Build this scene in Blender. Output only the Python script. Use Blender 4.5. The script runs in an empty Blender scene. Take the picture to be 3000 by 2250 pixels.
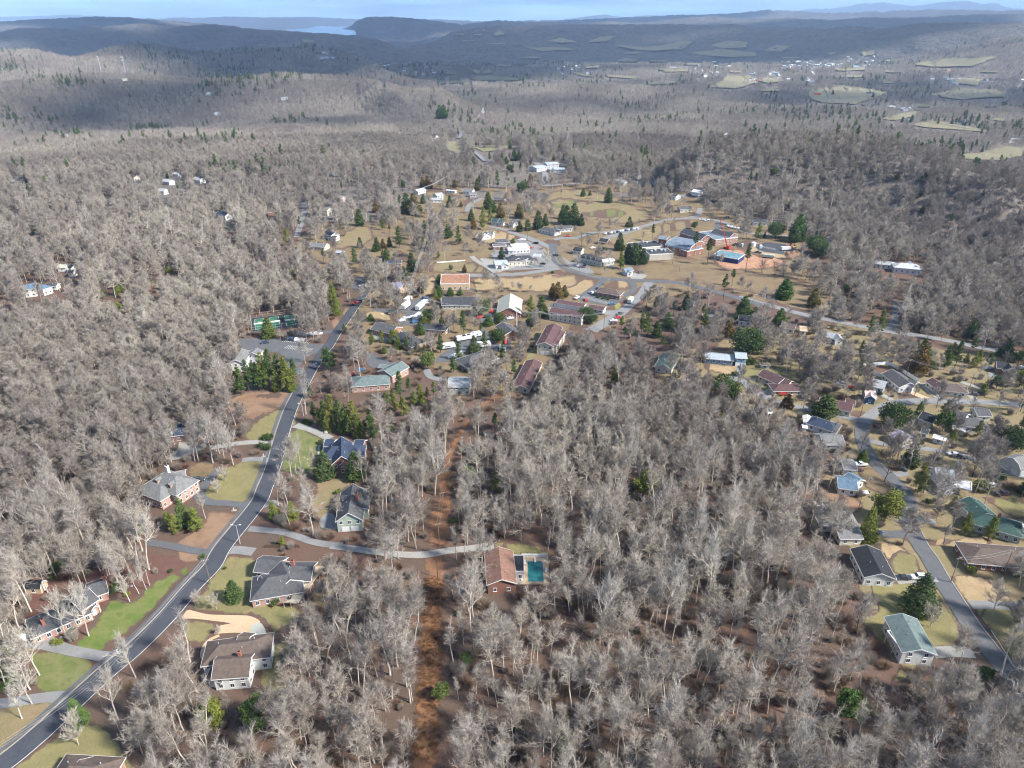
import bpy, bmesh, math, random
import numpy as np
from mathutils import Vector, Matrix
from mathutils.geometry import delaunay_2d_cdt
sc = bpy.context.scene
COL = sc.collection
R = math.radians
# ------------------------------------------------------------------ camera
CAM_H = 160.0
PITCH = 27.25            # degrees below the horizontal
HFOV = 72.0
cd = bpy.data.cameras.new('camera'); cam = bpy.data.objects.new('camera', cd); COL.objects.link(cam)
cam.location = (0, 0, CAM_H); cam.rotation_euler = (R(90 - PITCH), 0, 0)
cd.sensor_width = 36; cd.lens = 18 / math.tan(R(HFOV / 2)); cd.clip_start = 1; cd.clip_end = 200000
sc.camera = cam
# ------------------------------------------------------------------ sky and sun
SUN_AZ = 112.0           # compass angle of the sun, clockwise from the view direction (+Y)
SUN_EL = 41.0
w = bpy.data.worlds.new('World'); sc.world = w; w.use_nodes = True
nt = w.node_tree; nt.nodes.clear()
out = nt.nodes.new('ShaderNodeOutputWorld'); bg = nt.nodes.new('ShaderNodeBackground')
sky = nt.nodes.new('ShaderNodeTexSky'); sky.sky_type = 'NISHITA'; sky.sun_disc = False
sky.sun_elevation = R(SUN_EL); sky.sun_rotation = R(SUN_AZ); sky.altitude = 900; sky.air_density = 0.9; sky.dust_density = 0.1; sky.ozone_density = 2.5
tc = nt.nodes.new('ShaderNodeTexCoord'); mp = nt.nodes.new('ShaderNodeMapping'); mp.inputs['Scale'].default_value = (2.6, 2.6, 40)
nz = nt.nodes.new('ShaderNodeTexNoise'); nz.inputs['Scale'].default_value = 1.6; nz.inputs['Detail'].default_value = 7; nz.inputs['Roughness'].default_value = .55
cr = nt.nodes.new('ShaderNodeValToRGB'); cr.color_ramp.elements[0].position = .34; cr.color_ramp.elements[1].position = .60
mx = nt.nodes.new('ShaderNodeMix'); mx.data_type = 'RGBA'
mul = nt.nodes.new('ShaderNodeMix'); mul.data_type = 'RGBA'; mul.blend_type = 'MULTIPLY'; mul.inputs[0].default_value = 1
mul.inputs[7].default_value = (.42, .62, .88, 1)
L = nt.links.new
L(tc.outputs['Generated'], mp.inputs['Vector']); L(mp.outputs[0], nz.inputs['Vector']); L(nz.outputs['Fac'], cr.inputs['Fac'])
L(sky.outputs[0], mul.inputs[6]); L(mul.outputs[2], mx.inputs[6])
n2 = nt.nodes.new('ShaderNodeTexNoise'); n2.inputs['Scale'].default_value = .9; n2.inputs['Detail'].default_value = 5; L(mp.outputs[0], n2.inputs['Vector'])
c2 = nt.nodes.new('ShaderNodeValToRGB'); c2.color_ramp.elements[0].position = .40; c2.color_ramp.elements[0].color = (.70, .95, 1.25, 1); c2.color_ramp.elements[1].position = .62; c2.color_ramp.elements[1].color = (1.6, 1.85, 2.1, 1)
L(n2.outputs['Fac'], c2.inputs['Fac']); L(c2.outputs['Color'], mx.inputs[7])
fm = nt.nodes.new('ShaderNodeMath'); fm.operation = 'MULTIPLY'; fm.inputs[1].default_value = .92
L(cr.outputs['Color'], fm.inputs[0]); L(fm.outputs[0], mx.inputs[0])
L(mx.outputs[2], bg.inputs['Color']); bg.inputs['Strength'].default_value = 0.15; L(bg.outputs[0], out.inputs['Surface'])
sd = bpy.data.lights.new('sun', 'SUN'); sd.energy = 3.9; sd.angle = R(7); sd.color = (1, .955, .885)
sun = bpy.data.objects.new('sun', sd); COL.objects.link(sun)
sdir = Vector((math.sin(R(SUN_AZ)) * math.cos(R(SUN_EL)), math.cos(R(SUN_AZ)) * math.cos(R(SUN_EL)), math.sin(R(SUN_EL))))
sun.rotation_euler = sdir.to_track_quat('Z', 'Y').to_euler(); sun.location = (300, -100, 400)
vs = sc.view_settings; vs.view_transform = 'Standard'; vs.look = 'None'; vs.exposure = 1.4; vs.gamma = 1; vs.use_curve_mapping = False
sc.cycles.use_denoising = True; sc.cycles.denoising_prefilter = 'ACCURATE'; sc.cycles.pixel_filter_type = 'BLACKMAN_HARRIS'; sc.cycles.filter_width = 1.15; sc.cycles.max_bounces = 5; sc.cycles.diffuse_bounces = 3; sc.cycles.glossy_bounces = 2
sc.cycles.transmission_bounces = 2; sc.cycles.transparent_max_bounces = 4; sc.cycles.volume_bounces = 1
sc.cycles.use_adaptive_sampling = True; sc.cycles.adaptive_threshold = 0.025; sc.cycles.adaptive_min_samples = 24; sc.cycles.debug_use_spatial_splits = True
# ------------------------------------------------------------------ photograph pixel -> place in the world
F = 1500 / math.tan(R(HFOV / 2)); CP, SP = math.cos(R(PITCH)), math.sin(R(PITCH))
ZONES = {'V': (0, 0, .737333), 'A1': (0, 0, 2.212), 'A2': (1000, 0, 2.212), 'A3': (2000, 0, 2.212),
         'B4': (0, 500, 2.765), 'B5': (750, 500, 2.765), 'B6': (1500, 500, 2.765), 'B7': (2200, 500, 2.765),
         'C8': (0, 1000, 2.765), 'C1': (750, 1000, 2.765), 'C2': (1500, 1000, 2.765), 'C3': (2200, 1000, 2.765),
         'D4': (0, 1600, 2.5525), 'D5': (750, 1600, 2.5525), 'D6': (1500, 1600, 2.5525), 'D7': (2200, 1600, 2.5525), 'S': (0, 0, 1), 'E1': (1100, 520, 3.6867), 'E2': (1900, 600, 2.1167), 'E3': (2550, 1050, 2.72)}
Zc = ZONES['S']
def zone(k):
    global Zc; Zc = ZONES[k]
def src(p): return (Zc[0] + p[0] / Zc[2], Zc[1] + p[1] / Zc[2])
def ray(px, py):
    a = (px - 1500) / F; b = (1125 - py) / F
    return np.array([a, CP + b * SP, -SP + b * CP])
def proj(x, y, z):
    """world -> source pixel (used to choose which trees stand where the photograph shows open ground)"""
    dz = z - CAM_H; fw = y * CP - dz * SP; up = y * SP + dz * CP
    return 1500 + F * x / fw, 1125 - F * up / fw
# ------------------------------------------------------------------ lie of the land
def vnoise(x, y, seed=0):
    xi = np.floor(x).astype(np.int64); yi = np.floor(y).astype(np.int64); fx = x - xi; fy = y - yi
    fx = fx * fx * (3 - 2 * fx); fy = fy * fy * (3 - 2 * fy)
    def h(a, b):
        n = (a * 374761393 + b * 668265263 + seed * 974711) & 0x7fffffff
        n = ((n ^ (n >> 13)) * 1274126177) & 0x7fffffff
        return ((n ^ (n >> 16)) & 0xffff) / 65535.0
    return (h(xi, yi) * (1 - fx) + h(xi + 1, yi) * fx) * (1 - fy) + (h(xi, yi + 1) * (1 - fx) + h(xi + 1, yi + 1) * fx) * fy
def fbm(x, y, seed=0, o=4):
    s = 0; a = .5
    for i in range(o):
        s = s + a * vnoise(x, y, seed + i); x = x * 2.03 + 11; y = y * 2.03 + 7; a *= .5
    return s / (1 - .5 ** o)
# ridges: (half width, tree allowance, crest points (zone, x, y, distance in metres))
RIDGES = [
 (.17, 4, [('A3', 0, 935, 612), ('A3', 400, 930, 629), ('A3', 800, 905, 646), ('A3', 1000, 915, 646), ('A3', 1300, 945, 629), ('A3', 1500, 1005, 612), ('A3', 1700, 1060, 595), ('A3', 1950, 1130, 578), ('A3', 2300, 1180, 561)]),
 (.09, 15, [('A1', -500, 560, 1500), ('A1', 0, 520, 1600), ('A1', 300, 500, 1680), ('A1', 420, 485, 1700), ('A1', 560, 468, 1720), ('A1', 900, 475, 1720), ('A1', 1050, 480, 1700), ('A1', 1250, 505, 1650), ('A1', 1500, 500, 1650), ('A1', 1800, 470, 1700), ('A2', 100, 490, 1600), ('A2', 400, 560, 1350), ('A2', 800, 570, 1300)]),
 (.10, 14, [('A1', -600, 330, 2500), ('A1', 0, 325, 2600), ('A1', 220, 325, 2600), ('A1', 470, 375, 2600), ('A1', 600, 345, 2650), ('A1', 740, 305, 2700), ('A1', 880, 285, 2750), ('A1', 1020, 290, 2750), ('A1', 1250, 335, 2700), ('A1', 1700, 320, 2800), ('A1', 2000, 300, 2900), ('A1', 2212, 330, 2700), ('A2', 300, 420, 2200)]),
 (.13, 0, [('A1', -800, 220, 4600), ('A1', 0, 208, 4800), ('A1', 120, 186, 4800), ('A1', 300, 185, 4900), ('A1', 490, 195, 4900), ('A1', 580, 166, 5000), ('A1', 660, 180, 5000), ('A1', 900, 156, 5200), ('A1', 1120, 172, 5200), ('A1', 1330, 166, 5200), ('A1', 1430, 167, 5200), ('A1', 1560, 182, 5200), ('A1', 1700, 196, 5000), ('A1', 1900, 207, 4800), ('A1', 2212, 228, 4500), ('A2', 150, 245, 4400), ('A2', 400, 290, 3900)]),
 (.16, 0, [('A2', 560, 250, 5000), ('A2', 700, 215, 5600), ('A2', 900, 175, 5600), ('A2', 1200, 165, 5600), ('A2', 1450, 160, 5400), ('A2', 1700, 162, 5200), ('A3', 0, 160, 5000), ('A3', 200, 170, 4800), ('A3', 340, 154, 4800), ('A3', 450, 184, 4700), ('A3', 650, 180, 4600), ('A3', 800, 176, 4500), ('A3', 920, 190, 4400), ('A3', 1050, 172, 4300), ('A3', 1150, 172, 4200), ('A3', 1270, 194, 4100), ('A3', 1400, 172, 4000), ('A3', 1560, 150, 3900), ('A3', 1800, 148, 3800), ('A3', 2212, 150, 3600), ('A3', 2900, 160, 3500)]),
 (.13, 0, [('A1', -900, 160, 7400), ('A1', 0, 145, 7500), ('A1', 200, 131, 7600), ('A1', 450, 119, 7800), ('A1', 640, 112, 8000), ('A1', 850, 116, 8200), ('A1', 1000, 128, 8400), ('A1', 1250, 150, 8800), ('A1', 1500, 170, 9000), ('A1', 1700, 185, 8000)]),
 (.12, 0, [('A1', 2140, 190, 14000), ('A2', 60, 165, 13500), ('A2', 110, 132, 13000), ('A2', 180, 112, 12800), ('A2', 320, 110, 12500), ('A2', 430, 119, 12200), ('A2', 560, 132, 8600), ('A2', 660, 146, 8300), ('A2', 780, 161, 8200), ('A2', 870, 152, 8200), ('A2', 1030, 133, 8200), ('A2', 1200, 147, 8000), ('A2', 1440, 146, 8000), ('A2', 1600, 150, 8000), ('A2', 1750, 140, 8000), ('A2', 1950, 150, 8000), ('A2', 2212, 120, 8000), ('A3', 200, 106, 8000), ('A3', 420, 128, 8000), ('A3', 700, 118, 8000), ('A3', 1000, 132, 8000), ('A3', 1150, 116, 8000), ('A3', 1400, 120, 8000), ('A3', 1650, 110, 8000), ('A3', 1900, 96, 8200), ('A3', 2212, 92, 8500), ('A3', 3000, 100, 8500)]),
 (.10, 0, [('A1', 900, 122, 24000), ('A1', 1100, 117, 25000), ('A1', 1300, 118, 26000), ('A1', 1470, 108, 26000), ('A1', 1700, 115, 26000), ('A1', 2000, 112, 26000), ('A2', 150, 128, 26000), ('A2', 600, 128, 24000), ('A2', 900, 140, 22000), ('A2', 1500, 130, 17000), ('A2', 2000, 110, 16000), ('A3', 0, 98, 16000), ('A3', 300, 92, 16000), ('A3', 550, 66, 16000), ('A3', 800, 80, 16000), ('A3', 1000, 88, 16000), ('A3', 1300, 76, 16000), ('A3', 1600, 66, 16000), ('A3', 1800, 68, 16000), ('A3', 2212, 72, 16000), ('A3', 3000, 80, 16000)]),
 (.10, 0, [('A1', -900, 120, 34000), ('A1', 0, 110, 36000), ('A1', 290, 104, 36000), ('A1', 420, 97, 36000), ('A1', 600, 103, 36000), ('A1', 900, 119, 36000), ('A2', 1000, 150, 36000), ('A2', 1400, 135, 34000), ('A2', 1560, 112, 32000), ('A2', 1700, 95, 32000), ('A2', 1830, 115, 32000), ('A2', 1980, 100, 32000), ('A2', 2212, 110, 32000), ('A3', 300, 88, 32000), ('A3', 800, 64, 32000), ('A3', 1000, 55, 32000), ('A3', 1150, 25, 32000), ('A3', 1300, 18, 32000), ('A3', 1500, 42, 32000), ('A3', 1700, 14, 32000), ('A3', 1850, 7, 32000), ('A3', 1930, 28, 32000), ('A3', 2030, 20, 32000), ('A3', 2100, 50, 32000), ('A3', 2212, 60, 32000), ('A3', 3000, 70, 32000)]),
]
_RT = []
for wd, tr, pts in RIDGES:
    az = []; zz = []; dd = []
    for k, x, y, D in pts:
        D = D * 1.333 if D < 9000 else D; zone(k); r = ray(*src((x, y))); hd = math.hypot(r[0], r[1])
        az.append(math.atan2(r[0], r[1])); zz.append(CAM_H + D * r[2] / hd - tr); dd.append(D)
    o = np.argsort(az); _RT.append((wd, np.array(az)[o], np.array(zz)[o], np.array(dd)[o]))
def ground_z(x, y):
    x = np.asarray(x, float); y = np.asarray(y, float)
    d = np.hypot(x, y); az = np.arctan2(x, y)
    t = np.clip((d - 700) / 1200, 0, 1); t = t * t * (3 - 2 * t)
    t2 = np.clip((d - 2000) / 3000, 0, 1)
    z = -52 * t - 14 * t2
    z = z + t * (fbm(x / 400, y / 400, 3) - .5) * 62 + t2 * (fbm(x / 900, y / 900, 9) - .5) * 70 + t2 * (.5 - np.abs(fbm(x / 620, y / 620, 23) - .5) * 4) * 22
    for wd, ra, rz, rd in _RT:
        D = np.interp(az, ra, rd); zc = np.interp(az, ra, rz)
        edge = np.clip((az - ra[0]) / .06 + .5, 0, 1) * np.clip((ra[-1] - az) / .06 + .5, 0, 1)
        q = (d - D) / (wd * D); g = np.exp(-q * q) * edge
        n = (fbm(x / (D * .06), y / (D * .06), 17, 3) - .5)
        top = zc + n * np.where(D < 3200, D / 110, np.clip(D / 38, 8, 150)) * (1 - np.exp(-q * q * 4)) * (d < D * 1.02)
        z = z * (1 - g) + np.maximum(top, z) * g
    k = np.clip((d - 695) / 90, 0, 1); return z * k * k * (3 - 2 * k)
def gz1(x, y): return 0.0 if x * x + y * y < 690 * 690 else float(ground_z(x, y))
def P(px, py, h=0.0):
    """place on the ground (or h metres above it) seen at source pixel (px, py)"""
    r = ray(px, py)
    if r[2] < -1e-6:
        t = (CAM_H - h) / -r[2]
        if math.hypot(r[0] * t, r[1] * t) < 690: return Vector((r[0] * t, r[1] * t, h))
    hd = math.hypot(r[0], r[1]); ds = 600 * 1.006 ** np.arange(720); ts = ds / hd
    X = r[0] * ts; Y = r[1] * ts; Z = CAM_H + r[2] * ts
    k = np.nonzero(Z <= ground_z(X, Y) + h)[0]
    i = k[0] if len(k) else 700
    return Vector((X[i], Y[i], float(ground_z(X[i], Y[i])) + h))
def Pn(px, py):
    """P for many pixels at once"""
    px = np.asarray(px, float); py = np.asarray(py, float); a = (px - 1500) / F; b = (1125 - py) / F
    r = np.stack([a, CP + b * SP, -SP + b * CP], 1); hd = np.hypot(r[:, 0], r[:, 1]); out = np.zeros((len(px), 3))
    t = CAM_H / np.maximum(-r[:, 2], 1e-9); near = (r[:, 2] < -1e-6) & (hd * t < 690)
    out[near, 0] = r[near, 0] * t[near]; out[near, 1] = r[near, 1] * t[near]
    fr = np.nonzero(~near)[0]
    if len(fr):
        q = r[fr]; ds = 600 * 1.008 ** np.arange(560); ts = ds[None] / hd[fr][:, None]; X = q[:, :1] * ts; Y = q[:, 1:2] * ts; Z = CAM_H + q[:, 2:] * ts
        below = Z <= ground_z(X, Y); i = np.where(below.any(1), below.argmax(1), 500); i = np.maximum(i, 1); k = np.arange(len(fr)); lo = ts[k, i - 1]; hi = ts[k, i]
        for _ in range(7):
            m = (lo + hi) / 2; bl = CAM_H + q[:, 2] * m <= ground_z(q[:, 0] * m, q[:, 1] * m); hi = np.where(bl, m, hi); lo = np.where(bl, lo, m)
        out[fr, 0] = q[:, 0] * hi; out[fr, 1] = q[:, 1] * hi; out[fr, 2] = ground_z(out[fr, 0], out[fr, 1])
    return out
def G(p, h=0.0): return P(*src(p), h)
# ------------------------------------------------------------------ materials
def new_mat(name):
    m = bpy.data.materials.new(name); m.use_nodes = True; n = m.node_tree.nodes; b = n['Principled BSDF']; b.inputs['Roughness'].default_value = .85
    b.inputs['Specular IOR Level'].default_value = .2
    return m, m.node_tree, b
def noise_col(t, cols, scale, detail=5, rough=.6, coord='Object', pos=None, dist=0):
    """noise -> colour ramp; cols = list of linear colours"""
    c = t.nodes.new('ShaderNodeTexCoord'); n = t.nodes.new('ShaderNodeTexNoise'); n.inputs['Scale'].default_value = scale
    n.inputs['Detail'].default_value = detail; n.inputs['Roughness'].default_value = rough; n.inputs['Distortion'].default_value = dist
    r = t.nodes.new('ShaderNodeValToRGB'); t.links.new(c.outputs[coord], n.inputs['Vector']); t.links.new(n.outputs['Fac'], r.inputs['Fac'])
    e = r.color_ramp.elements; k = len(cols); pos = pos or [.3 + .4 * i / (k - 1) for i in range(k)]
    while len(e) < k: e.new(.5)
    for i in range(k): e[i].position = pos[i]; e[i].color = (*cols[i], 1)
    return r.outputs['Color'], n
def mixc(t, a, b, fac, mode='MIX'):
    m = t.nodes.new('ShaderNodeMix'); m.data_type = 'RGBA'; m.blend_type = mode
    for v, i in ((fac, 0), (a, 6), (b, 7)):
        if isinstance(v, bpy.types.NodeSocket): t.links.new(v, m.inputs[i])
        else: m.inputs[i].default_value = v if i == 0 else (*v, 1)
    return m.outputs[2]
def bump(t, b, scale, strength, dist=.1, detail=4):
    c = t.nodes.new('ShaderNodeTexCoord'); n = t.nodes.new('ShaderNodeTexNoise'); n.inputs['Scale'].default_value = scale; n.inputs['Detail'].default_value = detail
    u = t.nodes.new('ShaderNodeBump'); u.inputs['Strength'].default_value = strength; u.inputs['Distance'].default_value = dist
    t.links.new(c.outputs['Object'], n.inputs['Vector']); t.links.new(n.outputs['Fac'], u.inputs['Height']); t.links.new(u.outputs[0], b.inputs['Normal'])
MATS = {}
LITTER = [(.045, .034, .027), (.085, .062, .048), (.12, .085, .063), (.18, .14, .11)]
def litter_color(t):
    a, _ = noise_col(t, LITTER, 1.7, 9, .78)
    b, _ = noise_col(t, [(.07, .053, .043), (.11, .075, .056), (.15, .08, .055), (.11, .085, .068)], .035, 5)
    return mixc(t, a, b, .5)
m, t, b = new_mat('leaf_litter'); t.links.new(litter_color(t), b.inputs['Base Color']); bump(t, b, 2.5, .8, .3); MATS['litter'] = m
m, t, b = new_mat('woodland_floor'); c, _ = noise_col(t, [(.10, .085, .074), (.14, .12, .103), (.18, .15, .13)], .05, 6, .7); t.links.new(c, b.inputs['Base Color']); bump(t, b, .3, .8, 1.5); MATS['floor_far'] = m
m, t, b = new_mat('wooded_hills')
a, _ = noise_col(t, [(.030, .031, .034), (.085, .082, .080), (.15, .14, .13)], .03, 8, .8)
c, _ = noise_col(t, [(.045, .048, .05), (.09, .085, .082), (.12, .11, .10)], .0025, 5)
t.links.new(mixc(t, a, c, .45), b.inputs['Base Color']); bump(t, b, .05, 1, 14, 5); MATS['hills'] = m
def ground_mat(name, cols, scale=.12, fade=True, fine=None, bumpv=.4):
    m, t, b = new_mat(name)
    a, _ = noise_col(t, cols, scale, 6, .62)
    f, _ = noise_col(t, fine or [tuple(v * .72 for v in cols[0]), tuple(min(1, v * 1.25) for v in cols[-1])], 2.2, 5, .7)
    col = mixc(t, a, f, .35)
    if fade:
        at = t.nodes.new('ShaderNodeAttribute'); at.attribute_name = 'edge'
        n = t.nodes.new('ShaderNodeTexNoise'); n.inputs['Scale'].default_value = .6; n.inputs['Detail'].default_value = 6; n.inputs['Roughness'].default_value = .7
        cc = t.nodes.new('ShaderNodeTexCoord'); t.links.new(cc.outputs['Object'], n.inputs['Vector'])
        ad = t.nodes.new('ShaderNodeMath'); ad.operation = 'ADD'; t.links.new(at.outputs['Fac'], ad.inputs[0]); t.links.new(n.outputs['Fac'], ad.inputs[1])
        mr = t.nodes.new('ShaderNodeMapRange'); mr.inputs[1].default_value = .62; mr.inputs[2].default_value = .92; t.links.new(ad.outputs[0], mr.inputs[0])
        col = mixc(t, litter_color(t), col, mr.outputs[0])
    t.links.new(col, b.inputs['Base Color']); bump(t, b, 3, bumpv, .15); MATS[name] = m
ground_mat('lawn_green', [(.085, .11, .038), (.13, .15, .045), (.20, .18, .08), (.11, .13, .045)], .22)
ground_mat('lawn_vivid', [(.08, .12, .03), (.115, .155, .035), (.19, .18, .07), (.10, .14, .032)], .2)
ground_mat('lawn_olive', [(.12, .13, .05), (.20, .18, .075), (.15, .14, .06), (.27, .21, .11)], .11)
ground_mat('grass_tan', [(.21, .15, .08), (.31, .225, .12), (.36, .265, .15), (.23, .18, .09)], .06)
ground_mat('grass_brown', [(.11, .08, .052), (.18, .125, .078), (.23, .165, .095), (.15, .125, .06)], .08)
ground_mat('grass_dun', [(.13, .10, .06), (.22, .165, .095), (.16, .145, .065), (.28, .21, .12)], .09)
ground_mat('lawn_bright', [(.17, .19, .05), (.24, .23, .06), (.28, .25, .09)], .15)
ground_mat('straw', [(.30, .215, .125), (.38, .28, .165), (.26, .20, .11), (.35, .25, .14)], .10)
ground_mat('red_clay', [(.27, .135, .08), (.36, .19, .115), (.44, .28, .18), (.31, .165, .10)], .12)
ground_mat('bare_slope', [(.14, .09, .062), (.20, .125, .082), (.25, .17, .11), (.27, .155, .095)], .12)
ground_mat('mulch', [(.085, .045, .038), (.125, .064, .052), (.15, .085, .065)], .3)
ground_mat('track_soil', [(.18, .08, .04), (.21, .105, .055), (.17, .10, .058), (.23, .13, .072)], .25, fine=[(.08, .03, .015), (.34, .17, .08)])
ground_mat('asphalt', [(.085, .088, .094), (.105, .108, .113), (.125, .126, .128)], .25, False, bumpv=.1)
ground_mat('asphalt_new', [(.045, .049, .060), (.058, .062, .073), (.070, .074, .084)], .2, False, bumpv=.1)
ground_mat('asphalt_old', [(.15, .15, .15), (.20, .20, .195), (.24, .235, .225)], .2, False, bumpv=.1)
ground_mat('concrete', [(.22, .21, .19), (.28, .27, .245), (.32, .31, .28)], .2, False, bumpv=.1)
ground_mat('concrete_tan', [(.42, .30, .19), (.49, .36, .23), (.45, .34, .22)], .2, False, bumpv=.1)
ground_mat('concrete_green', [(.33, .34, .29), (.40, .41, .35)], .2, False, bumpv=.1)
ground_mat('field_far', [(.15, .14, .085), (.22, .19, .125), (.17, .165, .09)], .02, False)
def flat_mat(name, col, rough=.7, metal=0, var=.25, scale=.8):
    m, t, b = new_mat(name); b.inputs['Roughness'].default_value = rough; b.inputs['Metallic'].default_value = metal
    c, _ = noise_col(t, [tuple(v * (1 - var) for v in col), col, tuple(min(.95, v * (1 + var * .6)) for v in col)], scale, 5, .65)
    t.links.new(c, b.inputs['Base Color']); MATS[name] = m; return m
def obj_mat(name, rough=.7, var=.3, scale=1.2, spec=.2, lines=None):
    """takes its colour from the object's own colour, so that one mesh can be shared"""
    m, t, b = new_mat(name); b.inputs['Roughness'].default_value = rough; b.inputs['Specular IOR Level'].default_value = spec
    oi = t.nodes.new('ShaderNodeObjectInfo')
    n, _ = noise_col(t, [(1 - var,) * 3, (1, 1, 1), (1 + var * .7,) * 3], scale, 6, .65)
    col = mixc(t, oi.outputs['Color'], n, 1.0, 'MULTIPLY')
    if lines:
        tc = t.nodes.new('ShaderNodeTexCoord'); wv = t.nodes.new('ShaderNodeTexWave'); wv.bands_direction = 'Z'; wv.inputs['Scale'].default_value = lines; wv.inputs['Distortion'].default_value = .1
        t.links.new(tc.outputs['Object'], wv.inputs['Vector']); u = t.nodes.new('ShaderNodeBump'); u.inputs['Strength'].default_value = .5; u.inputs['Distance'].default_value = .05
        t.links.new(wv.outputs['Fac'], u.inputs['Height']); t.links.new(u.outputs[0], b.inputs['Normal'])
    t.links.new(col, b.inputs['Base Color']); MATS[name] = m
obj_mat('roof_shingle', .8, .30, .9); obj_mat('siding', .7, .12, .5, lines=1.6); obj_mat('brickwork', .85, .35, 6); obj_mat('roof_metal', .35, .12, .4, .5)
obj_mat('paint', .28, .04, .5, .5); obj_mat('plain', .75, .2, 1.0); obj_mat('membrane', .8, .35, .35)
flat_mat('white_trim', (.72, .71, .68), .6, 0, .12); flat_mat('glass_dark', (.035, .045, .06), .12, 0, .3); flat_mat('rubber', (.02, .02, .02), .8)
flat_mat('dark_wood', (.13, .085, .055)); flat_mat('pole_wood', (.20, .155, .12)); flat_mat('steel', (.55, .56, .58), .45, .4); flat_mat('deck_wood', (.42, .36, .27)); flat_mat('white_vinyl', (.75, .76, .74), .5, 0, .08)
flat_mat('chimney_brick', (.30, .12, .085), .9, 0, .4, 5); flat_mat('wire', (.42, .41, .38), .5); flat_mat('paint_line', (.70, .68, .62), .7, 0, .25); flat_mat('paint_yellow', (.55, .40, .10), .7, 0, .25)
flat_mat('black', (.02, .02, .022), .6); flat_mat('lamp_glass', (.8, .8, .75), .3)
flat_mat('stone', (.30, .28, .25), .9, 0, .4, 2)
m, t, b = new_mat('water'); b.inputs['Base Color'].default_value = (.10, .16, .20, 1); b.inputs['Roughness'].default_value = .15; b.inputs['Specular IOR Level'].default_value = .6; MATS['water'] = m
flat_mat('pool_water', (.02, .13, .14), .1, 0, .2)
# ------------------------------------------------------------------ mesh helpers
def mesh_np(name, v, f, mats=(), mi=None, smooth=False):
    """v (n,3) f list of equal-length index arrays or one ragged python list"""
    me = bpy.data.meshes.new(name)
    if isinstance(f, np.ndarray):
        me.vertices.add(len(v)); me.vertices.foreach_set('co', np.asarray(v, np.float32).ravel())
        k = f.shape[1]; me.loops.add(f.size); me.loops.foreach_set('vertex_index', f.astype(np.int32).ravel())
        me.polygons.add(len(f)); me.polygons.foreach_set('loop_start', np.arange(0, f.size, k, dtype=np.int32))
        me.update(calc_edges=True)
    else:
        me.from_pydata([tuple(p) for p in v], [], f); me.update()
    for q in mats: me.materials.append(MATS[q] if isinstance(q, str) else q)
    if mi is not None: me.polygons.foreach_set('material_index', np.asarray(mi, np.int32))
    if smooth: me.polygons.foreach_set('use_smooth', np.ones(len(me.polygons), bool))
    return me
def tag(o, label=None, cat=None, group=None, kind=None):
    if label: o['label'] = label
    if cat: o['category'] = cat
    if group: o['group'] = group
    if kind: o['kind'] = kind
    return o
def obj(name, me, parent=None, loc=None, rz=0.0, color=None, scale=None):
    o = bpy.data.objects.new(name, me); COL.objects.link(o)
    if parent is not None: o.parent = parent
    if loc is not None: o.location = loc
    if rz: o.rotation_euler = (0, 0, rz)
    if color: o.color = (*color, 1)
    if scale is not None: o.scale = scale if not isinstance(scale, (int, float)) else (scale,) * 3
    return o
def empty(name, loc, rz=0.0, scale=None):
    o = obj(name, None, None, loc, rz, None, scale); o.empty_display_size = 1; return o
class MB:
    """collects boxes, prisms and tubes into one mesh"""
    def __init__(s): s.v = []; s.f = []
    def add(s, v, f):
        n = len(s.v); s.v += [tuple(p) for p in v]; s.f += [tuple(i + n for i in q) for q in f]; return s
    def box(s, x0, x1, y0, y1, z0, z1):
        return s.add([(x0, y0, z0), (x1, y0, z0), (x1, y1, z0), (x0, y1, z0), (x0, y0, z1), (x1, y0, z1), (x1, y1, z1), (x0, y1, z1)],
                     [(3, 2, 1, 0), (4, 5, 6, 7), (0, 1, 5, 4), (1, 2, 6, 5), (2, 3, 7, 6), (3, 0, 4, 7)])
    def hexa(s, a):                       # eight corners: four below, four above
        return s.add(a, [(3, 2, 1, 0), (4, 5, 6, 7), (0, 1, 5, 4), (1, 2, 6, 5), (2, 3, 7, 6), (3, 0, 4, 7)])
    def tube(s, p, q, r0, r1=None, n=8, cap=True):
        r1 = r0 if r1 is None else r1; p = Vector(p); q = Vector(q); d = (q - p).normalized()
        a = d.orthogonal().normalized(); b = d.cross(a); v = []
        for c, r in ((p, r0), (q, r1)):
            for i in range(n):
                t = 2 * math.pi * i / n; v.append(c + a * (math.cos(t) * r) + b * (math.sin(t) * r))
        f = [(i, (i + 1) % n, n + (i + 1) % n, n + i) for i in range(n)]
        if cap: f += [tuple(range(n))[::-1], tuple(range(n, 2 * n))]
        return s.add(v, f)
    def prism(s, prof, y0, y1):           # profile in x,z pushed along y
        n = len(prof); v = [(x, y0, z) for x, z in prof] + [(x, y1, z) for x, z in prof]
        return s.add(v, [tuple(range(n)), tuple(range(2 * n - 1, n - 1, -1))] + [((i + 1) % n, i, n + i, n + (i + 1) % n) for i in range(n)])
    def mesh(s, name, *mats):
        me = mesh_np(name, s.v, s.f, mats); return me
    def build(s, name, mat, parent=None, color=None, loc=None, rz=0.0):
        return obj(name, s.mesh(name, mat), parent, loc, rz, color)
def catmull(pts, n=8, closed=False):
    pts = [np.array(p, float) for p in pts]; o = []; k = len(pts)
    for i in range(k if closed else k - 1):
        g = (lambda j: pts[j % k]) if closed else (lambda j: pts[min(max(j, 0), k - 1)])
        a, b, c, d = g(i - 1), g(i), g(i + 1), g(i + 2)
        for j in range(n):
            t = j / n; o.append(.5 * ((2 * b) + (-a + c) * t + (2 * a - 5 * b + 4 * c - d) * t * t + (-a + 3 * b - 3 * c + d) * t ** 3))
    if not closed: o.append(pts[-1])
    return o
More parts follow.
